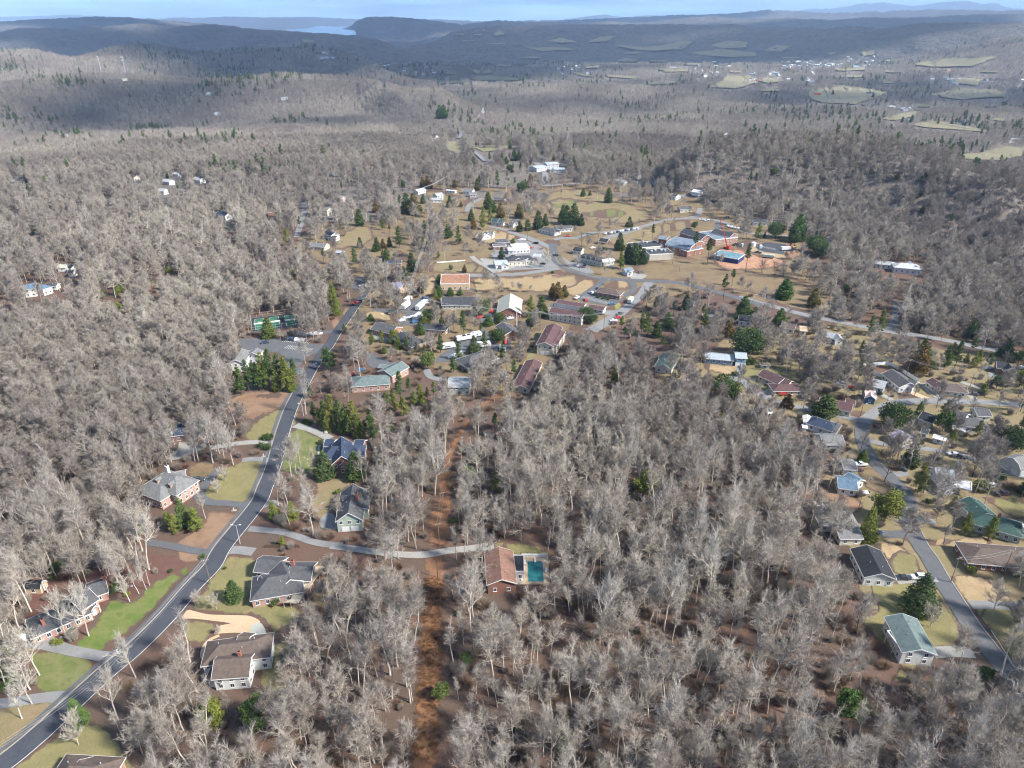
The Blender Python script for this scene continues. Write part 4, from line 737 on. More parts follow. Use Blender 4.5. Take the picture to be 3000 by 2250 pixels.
H('long low grey-roofed house beyond the traffic island', 'palegrey', 'dk', [((275, 455), (340, 470), 9, 2.8, .45, 'h'), ((350, 450), (480, 440), 9, 2.8, .4, 'g')])
# school
H('dark flat-roofed school annexe with a long band of white windows', 'cream', 'char', [((960, 610), (1195, 590), 15, 4.0, 0, 'f')], 'school', 'school_annexe', rmat='membrane', every=2)
H('flat grey school kitchen block with rooftop vents', 'stone', 'char', [((1090, 660), (1285, 650), 14, 4.6, 0, 'f')], 'school', 'school_kitchen', rmat='membrane', wins=False)
H('red brick school gymnasium with curved barrel roof and white edge', 'brick', 'steelblue', [((1300, 545), (1500, 580), 26, 5, .26, 'b'), ((1200, 525), (1270, 535), 9, 8.0, .3, 'g'), ((1390, 645), (1520, 620), 8, 4.5, 0, 'f')], 'school', 'school_gymnasium', wmat='brickwork', rmat='membrane', every=5)
H('red brick school wing with dark roof and white pediment gables', 'brick', 'char', [((1400, 465), (1580, 520), 12, 5.6, .45, 'g'), ((1640, 470), (1800, 505), 12, 5.6, .4, 'g')], 'school', 'school_wing', wmat='brickwork', every=2.6)
H('long brick school classroom block with flat blue-grey roof', 'obrick', 'steelblue', [((1580, 530), (1760, 510), 24, 5.0, 0, 'f')], 'school', 'classroom_block', wmat='brickwork', rmat='membrane', every=2.6)
H('unfinished building with flat teal roof on the red clay', 'navyb', 'teal', [((1655, 665), (1860, 700), 15, 3.6, 0, 'f')], 'construction', 'new_building', rmat='membrane', wins=False, trim=False)
zone('E1')
H('tan flat-roofed office with rust-stained roof and parking court', 'tan', 'rust', [((705, 1100), (1015, 1095), 20, 4.4, 0, 'f')], 'office', 'office_building', wmat='plain', rmat='membrane', every=3.4)
H('long low building with plain dark grey roof beside the office', 'olive', 'char', [((715, 1290), (1095, 1285), 13, 3.0, .5, 'g')], 'hall', 'long_hall')
H('steep olive-roofed church hall with a broad gable', 'brick', 'olive', [((1460, 1250), (1440, 1400), 15, 3.2, .55, 'g')], 'hall', 'church_hall', wmat='brickwork')
H('brick building with slate grey gable roof beside the tall white pole', 'obrick', 'dk', [((1370, 1560), (1480, 1650), 10, 4.0, .45, 'g')], 'office', 'office_building', wmat='brickwork')
H('brown-roofed workshop behind bare trees at the end of the main road', 'tan', 'lilac', [((190, 1130), (310, 1150), 14, 3.6, .35, 'g')], 'workshop', 'workshop', veil=True)
H('brick cottage with dark roof and white front porch beside a cedar', 'brick', 'navy', [((130, 895), (280, 892), 8, 2.8, .35, 'g'), ((180, 915), (235, 915), 3, 2.6, .3, 'p')], wmat='brickwork')
H('white church-like house with three gables above the straw bank', 'white', 'grey', [((1120, 590), (1180, 600), 8, 3.2, .7, 'g'), ((1190, 580), (1215, 600), 6, 3.4, .7, 'g'), ((1220, 575), (1280, 580), 7, 3.2, .7, 'g')])
H('red brick shop with dark flat roof beside the convenience store', 'brick', 'dk', [((1290, 680), (1430, 675), 10, 3.6, .1, 'g'), ((1265, 735), (1410, 730), 6, 3.0, 0, 'f')], 'shop', 'shop_building', wmat='brickwork')
H('white convenience store with a green stripe and flat white roof', 'white', 'white', [((1470, 745), (1650, 735), 12, 4.2, 0, 'f'), ((1430, 760), (1500, 760), 8, 3.6, .2, 'g')], 'shop', 'convenience_store', rmat='membrane', every=2.4)
H('white two-gable bank building with dark roof beside the canopy', 'cream', 'char', [((1490, 850), (1610, 840), 12, 3.6, .35, 'h'), ((1480, 830), (1540, 870), 7, 3.6, .5, 'g'), ((1600, 870), (1650, 880), 6, 4.0, 0, 'f')], 'bank', 'bank_building')
H('small white drive-through canopy on thin posts at the bank', 'white', 'metal', [((1705, 840), (1785, 845), 6, 3.4, 0, 'q')], 'canopy', 'drive_canopy', wins=False, rmat='roof_metal')
H('silver metal-roofed house on a pale concrete drive', 'white', 'metal', [((1280, 900), (1420, 890), 9, 3.2, .4, 'g'), ((1380, 890), (1400, 930), 6, 3, .5, 'g')], rmat='roof_metal')
H('white house with dark green roof beside tall yellow-green pine', 'white', 'green', [((1270, 435), (1340, 445), 8, 3, .6, 'g'), ((1330, 450), (1395, 455), 6, 3, .7, 'g')])
H('white house with grey roof half hidden by dark cedars', 'white', 'dk', [((1470, 450), (1550, 445), 8, 3, .6, 'g'), ((1445, 485), (1500, 490), 5, 2.8, .5, 'g')])
H('long pale blue-roofed house on the far side of the cable bend', 'white', 'metal', [((430, 140), (520, 118), 8, 3, .45, 'g')])
H('pale two-storey house with dark porch behind the pink-tinged tree', 'palegrey', 'lgrey', [((640, 175), (715, 165), 8, 4.8, .5, 'g'), ((590, 225), (710, 220), 7, 3, .4, 'g')])
H('long white mobile home near the top of the village', 'white', 'silver', [((770, 135), (870, 140), 5, 2.8, .2, 'g')], 'mobile home', 'mobile_home')
H('white gabled house pair left of the curving lane', 'white', 'grey', [((950, 115), (1060, 125), 8, 3, .6, 'g'), ((1015, 165), (1090, 165), 7, 3, .5, 'g')])
H('low brown house behind dark cypresses by the curving lane', 'tan', 'dk', [((1285, 215), (1405, 225), 8, 2.8, .35, 'g')])
zone('B5')
H('grey office with white ridge strips beside the road bend', 'obrick', 'dk', [((975, 1225), (1140, 1265), 11, 3.2, .45, 'g')], 'office', 'office_building', wmat='brickwork', every=2.6)
H('long slate-grey hip-roofed hall below the office', 'tan', 'char', [((1180, 1310), (1270, 1350), 11, 3.2, .45, 'h')], 'office', 'office_building', veil=True)
H('small charcoal-roofed building behind leafless shrubs', 'tan', 'char', [((1385, 1235), (1500, 1245), 8, 2.8, .5, 'h')], 'office', 'small_office', veil=True)
H('grey hip-roofed clinic beside white vans and the round cedar', 'olive', 'dk', [((1740, 1500), (1830, 1470), 13, 3.0, .45, 'h')], 'clinic', 'clinic_building', veil=True)
H('grey ribbed-roof house beside the winding side street', 'cream', 'grey', [((450, 580), (575, 590), 9, 2.8, .45, 'g')])
H('dark-roofed chalet with white gable behind bare trees', 'white', 'char', [((585, 470), (640, 500), 8, 4, .6, 'g'), ((590, 520), (660, 530), 6, 2.8, .4, 'g')])
H('orange brick house with dark roof at the edge of the grey wood', 'obrick', 'brown', [((85, 315), (150, 310), 9, 4.0, .4, 'g')], wmat='brickwork')
H('tall white house with grey roof in the wood', 'cream', 'grey', [((545, 295), (595, 300), 8, 5, .5, 'g')])
H('grey-roofed house half buried in the wood beyond the white one', 'pink', 'lgrey', [((660, 205), (715, 215), 8, 4, .5, 'g')], veil=True)
H('small pale metal-roofed shed by the curved lane', 'white', 'metal', [((655, 645), (705, 650), 5, 2.4, .4, 'g')], 'shed', 'garden_shed', veil=True)
H('white house high in the pale wood above the village', 'white', 'grey', [((600, 10), (640, 5), 8, 3, .6, 'g')])
# --- far left
zone('B4')
H('white two-storey house with blue metal roof in the left wood', 'white', 'blue', [((190, 925), (290, 915), 9, 5.4, .45, 'g'), ((260, 905), (350, 925), 7, 4.4, .5, 'h')], rmat='roof_metal')
H('low white garage beside the blue-roofed house', 'white', 'dk', [((375, 912), (470, 910), 6, 2.8, .4, 'g')], 'garage', 'garage')
H('small white house with mossy roof among the tall trunks', 'white', 'olive', [((470, 757), (545, 755), 7, 3, .5, 'g')])
H('white and black cottage just below the mossy-roofed one', 'white', 'black', [((555, 800), (605, 800), 6, 3.4, .5, 'g'), ((570, 755), (595, 770), 5, 4, .8, 'g')])
for p1, p2, lb, rf in (((1070, 35), (1105, 40), 'yellowish tall house standing alone in the left wood', 'maroon'), ((1330, 70), (1390, 75), 'pale green-roofed house beside a grass clearing in the left wood', 'metal'), ((1410, 10), (1460, 12), 'white house behind the pale green-roofed one', 'lgrey'), ((1580, 55), (1640, 60), 'white house at the right end of the clearing houses', 'lgrey'), ((1290, 145), (1345, 150), 'grey-roofed house below the grass clearing', 'lgrey'), ((1770, 330), (1850, 345), 'dark blue-roofed house with white gable deep in the left wood', 'navy')):
    H(lb, 'cream' if 'yellow' in lb else 'white', rf, [(p1, p2, 8, 4, .5, 'g')])
zone('A1'); H('small white tower-site hut at the foot of the mast hill', 'cream', 'cream', [((785, 513), (820, 513), 8, 5, .1, 'g')], 'hut', 'equipment_hut', wins=False)
# --- middle right
zone('B6')
H('blue split-level house with pale metal roof behind a straw bank', 'bluesiding', 'metal', [((1565, 1475), (1800, 1495), 8.5, 3.0, .32, 'g'), ((1805, 1470), (1900, 1475), 8.5, 4.8, .35, 'g')], rmat='roof_metal', gd=((1, 0, -1, -1.4, 2.4), (1, 0, -1, 1.6, 2.4)), every=2.4)
H('green metal-roofed house with white gable among bare trees', 'white', 'green', [((1290, 1460), (1225, 1570), 9, 3.0, .5, 'g'), ((1190, 1500), (1240, 1505), 6, 2.6, .4, 'g')], rmat='roof_metal')
H('small cream shed with brown hip roof behind the maroon-roofed ranch', 'cream', 'brown', [((2040, 1553), (2065, 1555), 3.4, 2.2, .5, 'h')], 'shed', 'garden_shed')
H('white house with black roof and long white dormer beside cedars', 'white', 'black', [((1840, 1165), (1955, 1180), 8, 3, .6, 'g')], dorm=((0, 0, -1, 4),))
H('grey-blue house behind bare trees on the slope below the field road', 'palegrey', 'dk', [((1410, 1045), (1480, 1055), 7, 4, .6, 'g')], veil=True)
H('white house with grey roof between two bare trees', 'white', 'grey', [((1550, 1130), (1650, 1140), 8, 3, .5, 'g')], veil=True)
H('red-walled house with dark roof half hidden in the trees above the magnolia', 'red', 'char', [((1190, 1810), (1280, 1850), 8, 3, .5, 'g')], veil=True)
for p1, p2, lb, wl, rf in (((870, 65), (930, 85), 'pale house behind trees beyond the green meadow', 'white', 'lgrey'), ((990, 20), (1030, 30), 'small white gabled house on the wood edge beyond the meadow', 'white', 'grey'), ((1310, 190), (1350, 200), 'small white house on the bend of the upper road', 'white', 'dk'), ((1350, 290), (1450, 285), 'dark low house inside the bend of the upper road', 'cream', 'dk'), ((1470, 160), (1535, 165), 'white garage at the top of the upper road', 'white', 'white'), ((1160, 75), (1200, 80), 'teal-roofed house among trees beyond the meadow', 'sage', 'teal'), ((1950, 390), (2070, 395), 'long white house with dark roof at the wood edge right of the school', 'white', 'char'), ((2310, 430), (2350, 435), 'white house in the wood right of the cedars', 'white', 'lgrey'), ((2550, 520), (2620, 525), 'grey house hidden in the wood above the construction lot', 'palegrey', 'grey')):
    H(lb, wl, rf, [(p1, p2, 8, 3.2, .5, 'g')], veil='hidden' in lb)
zone('A2'); H('grey industrial sheds with pale flat roofs among dark pines', 'palegrey', 'metal', [((1240, 1080), (1310, 1070), 16, 5, .15, 'g'), ((1320, 1060), (1400, 1055), 16, 5, .15, 'g'), ((1350, 1085), (1450, 1085), 14, 4, .15, 'g')], 'works', 'works_building', rmat='roof_metal', every=5)
H('long white trailer building beside the distant bend', 'white', 'white', [((585, 882), (630, 880), 6, 3.4, .2, 'g')], 'trailer', 'long_trailer', wins=False)
H('white-spired church in the far wood', 'white', 'grey', [((905, 708), (930, 712), 9, 5, .6, 'g'), ((917, 690), (919, 692), 3, 14, 2.4, 'h')], 'church', 'church', wins=False)
zone('B7')
H('brown-roofed cream house on the tan slope below the field road', 'cream', 'brown', [((255, 1220), (370, 1240), 9, 3, .5, 'g')])
H('small beige house with tan roof next to the brown-roofed cream house', 'cream', 'tan', [((395, 1255), (455, 1260), 7, 2.8, .5, 'g')])
H('white house with sagging grey roof behind the bare hedge trees', 'white', 'lgrey', [((600, 1300), (720, 1325), 8, 3, .45, 'g'), ((690, 1310), (725, 1350), 5, 3.2, .7, 'g')])
H('white house with dark hip roof alone in the right wood', 'white', 'lgrey', [((1060, 730), (1140, 738), 8, 3, .4, 'h')])
H('large white metal-roofed house in the right wood', 'white', 'silver', [((1220, 745), (1330, 755), 10, 4, .5, 'h'), ((1290, 730), (1340, 770), 6, 4, .7, 'g')], rmat='roof_metal')
H('brick house with black roof and two gables at the right edge', 'obrick', 'black', [((1990, 1545), (2090, 1560), 8, 3, .5, 'g'), ((2090, 1560), (2110, 1600), 6, 3, .7, 'g')], wmat='brickwork')
zone('C3')
H('long tan ranch house with maroon roof and front gables', 'tan', 'maroon', [((100, 225), (270, 300), 9, 3, .45, 'g'), ((235, 285), (330, 320), 8, 3, .5, 'g'), ((230, 350), (345, 350), 8, 2.8, .4, 'h')], wmat='brickwork', gd=((2, 1, 0, 0, 4),))
H('white bungalow with pale grey hip roof left of the long grey-roofed house', 'white', 'lgrey', [((970, 300), (1100, 330), 9.5, 3.0, .4, 'g')])
H('long white house with dark grey roof inside the white fence', 'white', 'dk', [((1140, 225), (1290, 335), 10, 3.2, .45, 'g'), ((1270, 300), (1350, 325), 8, 3.4, .5, 'g')], gd=((1, 1, 0, 0, 4.5),), every=2.6)
H('small deep-blue cottage with pink roof', 'dblue', 'pink', [((920, 395), (1010, 400), 7, 3.0, .6, 'g'), ((965, 395), (975, 440), 5, 3.0, .7, 'g')])
H('cream ranch house with long maroon roof beside round evergreen', 'cream', 'maroon', [((560, 450), (830, 510), 9, 2.9, .45, 'g'), ((770, 460), (850, 475), 7, 2.9, .5, 'g')], every=2.6)
H('cream house with maroon roof end and hipped brown middle', 'cream', 'maroon', [((1470, 295), (1555, 355), 7, 2.9, .45, 'g')])
H('cream hipped house with brown roof joined to the maroon-roofed end', 'cream', 'brown', [((1580, 335), (1670, 345), 9, 3, .5, 'h'), ((1690, 365), (1750, 370), 6, 2.6, .4, 'g')])
H('grey bungalow with blue slate roof in front of the leafless thicket', 'palegrey', 'navy', [((560, 625), (640, 650), 8.5, 3, .5, 'h'), ((600, 640), (700, 665), 6, 3, .5, 'g')])
H('small white shed with silver roof beside the side street', 'white', 'white', [((455, 592), (465, 650), 3.6, 2.4, .4, 'g')], 'shed', 'garden_shed', wins=False)
H('low white shed below the silver-roofed shed', 'white', 'white', [((415, 680), (460, 685), 3.0, 2.0, .3, 'g')], 'shed', 'garden_shed', wins=False)
H('cream house with black roof and white gable behind the great dark magnolia', 'cream', 'black', [((1390, 565), (1510, 605), 8.5, 3.2, .5, 'g')])
H('pale blue house with brown and grey cross gables', 'palegrey', 'dk', [((1660, 555), (1760, 590), 8.5, 3.2, .45, 'g'), ((1750, 620), (1830, 625), 8.5, 3.2, .5, 'h')], every=2)
H('grey-roofed cream house behind the pale blue house', 'cream', 'dk', [((1810, 545), (1930, 550), 8, 3, .4, 'g')])
H('cream cottage with lilac-grey roof under a spreading tree', 'cream', 'lilac', [((1180, 710), (1290, 770), 8, 3, .5, 'g'), ((1210, 760), (1300, 765), 5, 2.8, .3, 'g')])
H('small white outbuilding with grey roof beside the cottage', 'white', 'dk', [((1390, 695), (1450, 712), 5, 2.8, .6, 'g')], 'shed', 'outbuilding')
H('long low white chicken-house shed behind dark trunks', 'white', 'white', [((1480, 755), (1585, 785), 4, 2.4, .3, 'g')], 'shed', 'long_shed')
H('square white pump house with pyramid roof in the yard', 'white', 'silver', [((1680, 690), (1700, 695), 4, 2.2, .4, 'h')], 'shed', 'pump_house', wins=False)
H('grey gambrel barn garage with two white doors at the right edge', 'palegrey', 'grey', [((2215, 920), (2125, 945), 9, 3.2, .75, 'm')], 'barn', 'barn_garage', gd=((0, 1, 0, -2, 2.6), (0, 1, 0, 2, 2.6)), every=6)
H('small white kiosk with green roof beside the tall cedar', 'white', 'green', [((1330, 885), (1345, 930), 3.4, 2.6, .4, 'g')], 'shed', 'garden_shed', wins=False)
H('grey house with blue-grey gables and white porch left of the winding road', 'white', 'blue', [((700, 1100), (860, 1120), 9, 3, .45, 'g'), ((790, 1060), (890, 1120), 6.5, 3, .5, 'g'), ((800, 1170), (850, 1175), 3.4, 2.6, .2, 'p')], every=2.4)
H('white house with flat grey roof just above the blue-gabled house', 'white', 'grey', [((735, 975), (850, 985), 8, 3, .25, 'g')])
H('house in deep tree shade above the grey flat-roofed one', 'palegrey', 'grey', [((560, 760), (740, 760), 9, 3, .45, 'g')], veil=True)
H('small white carport with plain roof beside the brown yard', 'white', 'white', [((515, 1335), (620, 1335), 5, 2.6, .05, 'q')], 'carport', 'carport', wins=False, rmat='roof_metal')
H('grey hip-roofed house behind leafless trees below the carport', 'cream', 'grey', [((640, 1390), (750, 1395), 9, 3, .5, 'h')], veil=True)
H('cream house end with two windows beside the yellow-green pine', 'cream', 'grey', [((690, 1520), (880, 1520), 8, 3, .3, 'g')])
H('white house with red awning roof extension right of the fir', 'white', 'lgrey', [((1490, 1030), (1640, 1040), 9, 3.2, .5, 'g')])
H('faded red awning roof on posts beside the white house', 'white', 'pink', [((1625, 1030), (1690, 1085), 4, 2.6, .3, 'p')], 'awning', 'red_awning', wins=False)
H('white carport with brilliant flat roof in front of the grey roof', 'white', 'white', [((1690, 1120), (1690, 1190), 8, 2.9, 0, 'q')], 'carport', 'carport', wins=False, rmat='roof_metal')
H('pale house with grey roof tucked under the bright carport', 'white', 'grey', [((1560, 1130), (1640, 1180), 7, 2.9, .3, 'g')])
H('long house with green shingle roof and green trim at the right edge', 'sage', 'green', [((1770, 1255), (1920, 1390), 9, 3.2, .45, 'g'), ((1900, 1400), (2080, 1450), 10, 3.2, .45, 'h'), ((1880, 1410), (1920, 1430), 4, 3.0, .5, 'g')], chim=((1, .1, .2, .9, .9),), every=2.6)
zone('D7')
H('low house with wide brown roof behind the red-leaved shrub', 'brick', 'brown', [((1720, 15), (2010, 40), 11, 3, .42, 'h')], wmat='brickwork')
H('white house with black gable roof and driveway cars', 'white', 'black', [((868, -10), (980, 205), 10, 3.6, .42, 'g')], every=3, chim=())
H('grey-green gabled white house with raised back porch on the olive lawn', 'white', 'ggrey', [((1130, 502), (1275, 772), 9.4, 4.8, .38, 'g'), ((1058, 694), (1165, 684), 5.6, 4.4, .12, 'q')], every=3.2)
# ------------------------------------------------------------------ tree kinds (each shape is shared by many trees)
def tree_mat(name, cols, var=.35, tint=None):
    m, t, b = new_mat(name); oi = t.nodes.new('ShaderNodeObjectInfo'); r = t.nodes.new('ShaderNodeValToRGB'); t.links.new(oi.outputs['Random'], r.inputs['Fac'])
    e = r.color_ramp.elements; k = len(cols)
    while len(e) < k: e.new(.5)
    for i in range(k): e[i].position = i / (k - 1); e[i].color = (*cols[i], 1)
    n, _ = noise_col(t, [(1 - var,) * 3, (1 + var * .6,) * 3], .7, 4)
    sn = t.nodes.new('ShaderNodeTexNoise'); sn.inputs['Scale'].default_value = .006; sn.inputs['Detail'].default_value = 3; t.links.new(oi.outputs['Location'], sn.inputs['Vector'])
    sr = t.nodes.new('ShaderNodeValToRGB'); sr.color_ramp.elements[0].position = .36; sr.color_ramp.elements[0].color = (.74, .71, .70, 1); sr.color_ramp.elements[1].position = .64; sr.color_ramp.elements[1].color = (1.10, 1.08, 1.02, 1); t.links.new(sn.outputs['Fac'], sr.inputs['Fac'])
    t.links.new(mixc(t, mixc(t, r.outputs['Color'], n, 1, 'MULTIPLY'), sr.outputs['Color'], 1, 'MULTIPLY'), b.inputs['Base Color']); b.inputs['Roughness'].default_value = .9; b.inputs['Specular IOR Level'].default_value = .1
    MATS[name] = m
tree_mat('bark', [(.54, .495, .43), (.64, .59, .53), (.42, .38, .33), (.58, .53, .46), (.68, .64, .58), (.48, .435, .38)])
tree_mat('bark_mid', [(.30, .27, .24), (.40, .365, .325), (.22, .195, .175), (.45, .41, .37)])
tree_mat('bark_pale', [(.55, .51, .45), (.62, .58, .52), (.50, .45, .39)])
tree_mat('bark_dark', [(.10, .08, .065), (.15, .12, .10), (.08, .065, .055)])
tree_mat('twig', [(.36, .325, .28), (.42, .385, .335), (.30, .265, .24), (.38, .34, .29), (.46, .42, .37), (.33, .29, .255)])
tree_mat('twig_pale', [(.45, .42, .37), (.52, .49, .44), (.42, .37, .32)])
tree_mat('brush', [(.22, .15, .11), (.29, .22, .16), (.20, .12, .09), (.30, .25, .19)])
tree_mat('bracken', [(.26, .125, .06), (.34, .19, .095), (.20, .11, .06), (.38, .26, .15)])
tree_mat('needle', [(.095, .165, .05), (.13, .20, .055), (.08, .14, .055), (.165, .215, .062)], .5)
tree_mat('needle_yellow', [(.21, .25, .055), (.24, .265, .065), (.17, .23, .05)], .5)
tree_mat('needle_dark', [(.085, .13, .052), (.11, .16, .055), (.088, .13, .06)], .5)
tree_mat('cedar_rust', [(.13, .14, .048), (.22, .15, .06), (.17, .13, .053)], .5)
def tube_np(segs):
    """segs: list of (p0, p1, r0, r1, sides)"""
    V = []; Fq = []; n = 0
    for p0, p1, r0, r1, k in segs:
        d = p1 - p0; L_ = np.linalg.norm(d)
        if L_ < 1e-6: continue
        d = d / L_; a = np.cross(d, (0, 0, 1.0) if abs(d[2]) < .9 else (1.0, 0, 0)); a /= np.linalg.norm(a); b_ = np.cross(d, a)
        t = np.arange(k) * 2 * math.pi / k; ring = np.outer(np.cos(t), a) + np.outer(np.sin(t), b_)
        V.append(p0 + ring * r0); V.append(p1 + ring * r1)
        for i in range(k): Fq.append((n + i, n + (i + 1) % k, n + k + (i + 1) % k, n + k + i))
        n += 2 * k
    return np.concatenate(V), np.array(Fq)
def nrm(v): return v / (np.linalg.norm(v) + 1e-9)
def bare_tree(seed, H, fork, spread, rad, ntw, tw, up=.35, limbs=7, bend=.06, skinny=False):
    """a leafless broadleaf: trunk, limbs, branches and a haze of twigs; returns trunk and crown arrays"""
    g = np.random.default_rng(seed); trunk = []; crown = []; tips = []
    p = np.zeros(3); d = nrm(np.array([g.normal(0, .03), g.normal(0, .03), 1])); r = H * .0135; nseg = 7; zt = H * (.90 if skinny else .78)
    nodes = []
    for i in range(nseg):
        q = p + d * zt / nseg; r2 = r * (.86 if i < nseg - 2 else .7); trunk.append((p, q, r, r2, 7)); nodes.append((p, q, r, r2)); p = q; r = r2; d = nrm(d + g.normal(0, bend, 3) * (1, 1, .2))
    def branch(p, d, L_, r, lev):
        k = 4 if lev == 1 else 3; pts = [p]; dd = d
        for i in range(k):
            dd = nrm(dd + g.normal(0, .10, 3) + np.array([0, 0, up * .28])); q = pts[-1] + dd * L_ / k
            r2 = r * .80; crown.append((pts[-1], q, r, r2, 5 if lev == 1 else (4 if lev == 2 else 3))); r = r2; pts.append(q)
            if lev < 3:
                for _ in range(g.integers(1, 4) if lev == 1 else g.integers(1, 3)):
                    s = nrm(g.normal(0, 1, 3)); e = nrm(dd + s * .85 + np.array([0, 0, up * .5])); branch(q - dd * g.uniform(0, .6) * L_ / k, e, L_ * g.uniform(.42, .62), max(r * .70, .03), lev + 1)
            if lev >= 2: tips.append((q, dd, L_))
        tips.append((pts[-1], dd, L_))
    n = limbs
    for i in range(n):
        u = fork + (1 - fork) * (i + g.uniform(0, .8)) / n; u = min(u, .999); k = int(u * nseg); f = u * nseg - k; a, b_, ra, rb = nodes[k]; o = a + (b_ - a) * f
        az = i * 2.4 + g.uniform(-.5, .5); tilt = spread * g.uniform(.75, 1.15) * (1 - .55 * (u - fork) / (1 - fork + 1e-6))
        e = nrm(np.array([math.cos(az) * math.sin(tilt), math.sin(az) * math.sin(tilt), math.cos(tilt)]))
        branch(o, e, rad * g.uniform(.8, 1.15) / max(.55, math.sin(spread)) * (1 - .35 * (u - fork) / (1 - fork)), max((ra + (rb - ra) * f) * .66, .075), 1)
    branch(p, d, H * .2, r * .9, 1)
    T = np.array([q for q, _, _ in tips]); Dr = np.array([e for _, e, _ in tips]); m = len(T)
    i = g.integers(0, m, ntw); q = T[i] - Dr[i] * g.uniform(0, .9, (ntw, 1)); e = Dr[i] + g.normal(0, .42, (ntw, 3)) + np.array([0, 0, up]); e /= np.linalg.norm(e, axis=1)[:, None]
    s = np.cross(e, g.normal(0, 1, (ntw, 3))); s /= np.linalg.norm(s, axis=1)[:, None]
    ln = g.uniform(.8, 2.0, (ntw, 1)) * (H / 20) ** .5; wv = tw * g.uniform(.6, 1.3, (ntw, 1))
    tv = np.stack([q - s * wv, q + s * wv, q + e * ln], 1).reshape(-1, 3)
    top = max(tv[:, 2].max(), 1); k = H / top
    tvv, tf = tube_np(trunk); cv, cf = tube_np(crown)
    return tvv * k, tf, cv * k, cf, tv * k
class Kind: pass
def make_bare(name, bark='bark', twig='twig', **kw):
    tv, tf, cv, cf, wv = bare_tree(**kw); K = Kind(); K.H = kw['H']
    K.trunk = mesh_np(name + '_trunk', tv, tf, (bark,), smooth=True)
    def crown(nm, mats, extra=None):
        v = np.concatenate([cv, wv]); nq = len(cf); me = bpy.data.meshes.new(nm)
        nt_ = len(wv) // 3; tri = np.arange(len(wv)).reshape(-1, 3) + len(cv); base = np.zeros(0)
        if extra is not None: v = np.concatenate([v, extra[0]]); q = np.concatenate([cf, extra[1] + len(cv) + len(wv)])
        else: q = cf
        me.vertices.add(len(v)); me.vertices.foreach_set('co', v.astype(np.float32).ravel())
        li = np.concatenate([q.ravel(), tri.ravel()]); me.loops.add(len(li)); me.loops.foreach_set('vertex_index', li.astype(np.int32))
        ls = np.concatenate([np.arange(len(q)) * 4, len(q) * 4 + np.arange(nt_) * 3]); me.polygons.add(len(ls)); me.polygons.foreach_set('loop_start', ls.astype(np.int32))
        me.update(calc_edges=True)
        for x in mats: me.materials.append(MATS[x])
        me.polygons.foreach_set('material_index', np.concatenate([np.zeros(len(q)), np.ones(nt_)]).astype(np.int32)); return me
    K.crown = crown(name + '_crown', (bark, twig)); K.whole = crown(name, (bark, twig), (tv, tf)); return K
BARE = [
 make_bare('tall_bare', seed=1, H=22, fork=.52, spread=.95, rad=3.9, ntw=1900, tw=.027, limbs=10, up=.16),
 make_bare('tall_bare', seed=2, H=25, fork=.58, spread=.85, rad=3.5, ntw=1800, tw=.027, limbs=10, up=.18),
 make_bare('slender_bare', seed=3, H=22, fork=.55, spread=.85, rad=2.5, ntw=1400, tw=.026, limbs=11, up=.15, skinny=True),
 make_bare('slender_bare', seed=4, H=18, fork=.48, spread=.95, rad=2.4, ntw=1200, tw=.026, limbs=10, up=.15, skinny=True),
 make_bare('broad_bare', seed=5, H=18, fork=.42, spread=1.2, rad=4.6, ntw=3300, tw=.030, limbs=12, up=.20),
 make_bare('broad_bare', seed=6, H=16, fork=.40, spread=1.25, rad=4.4, ntw=3300, tw=.030, limbs=13, up=.22),
 make_bare('tall_bare', seed=7, H=19, fork=.44, spread=1.15, rad=4.4, ntw=2900, tw=.029, limbs=12, up=.18),
 make_bare('slender_bare', seed=8, H=14, fork=.40, spread=.95, rad=2.6, ntw=1200, tw=.026, limbs=9, up=.16),
 make_bare('dark_bare', 'bark_dark', 'twig', seed=9, H=21, fork=.50, spread=.95, rad=3.8, ntw=1800, tw=.026, limbs=9, up=.16),
]
ROUND = [make_bare('round_crown', 'bark_mid', 'twig', seed=15, H=17, fork=.42, spread=1.3, rad=4.2, ntw=3600, tw=.040, limbs=14, up=.16),
 make_bare('round_crown', 'bark_mid', 'twig', seed=16, H=19, fork=.45, spread=1.2, rad=4.6, ntw=3600, tw=.040, limbs=14, up=.18),
 make_bare('round_crown', 'bark_mid', 'twig', seed=17, H=15, fork=.40, spread=1.35, rad=4.0, ntw=3400, tw=.040, limbs=14, up=.16)]
PALE = [make_bare('pale_bare', 'bark_pale', 'twig_pale', seed=11, H=26, fork=.42, spread=.80, rad=5.2, ntw=1980, tw=.028, limbs=8),
        make_bare('pale_bare', 'bark_pale', 'twig_pale', seed=12, H=21, fork=.35, spread=.9, rad=5.4, ntw=2310, tw=.028, limbs=9)]
DARK = [make_bare('dark_bare', 'bark_dark', 'twig', seed=13, H=18, fork=.25, spread=1.0, rad=6.5, ntw=1430, tw=.026, limbs=9, up=.3)]
YARD = [make_bare('round_bare', 'bark', 'twig_pale', seed=14, H=7, fork=.2, spread=.9, rad=2.4, ntw=1500, tw=.018, limbs=8, up=.4)]
def far_bare(seed, H, rad, ntw):
    """a distant bare crown: coarser twigs"""
    tv, tf, cv, cf, wv = bare_tree(seed, H, .40, 1.05, rad, ntw, .08, .2, 8)
    v = np.concatenate([tv, wv]); me = bpy.data.meshes.new('far_bare')
    tri = np.arange(len(wv)).reshape(-1, 3) + len(tv); q = tf[:, [0, 1, 2, 0, 2, 3]].reshape(-1, 3); f = np.concatenate([q, tri])
    return mesh_np('far_bare', v, f, ('bark', 'twig'), np.concatenate([np.zeros(len(q)), np.ones(len(tri))]))
FARB = [far_bare(21, 16, 6, 800), far_bare(22, 18, 5.5, 800), far_bare(23, 14, 5.8, 750)]
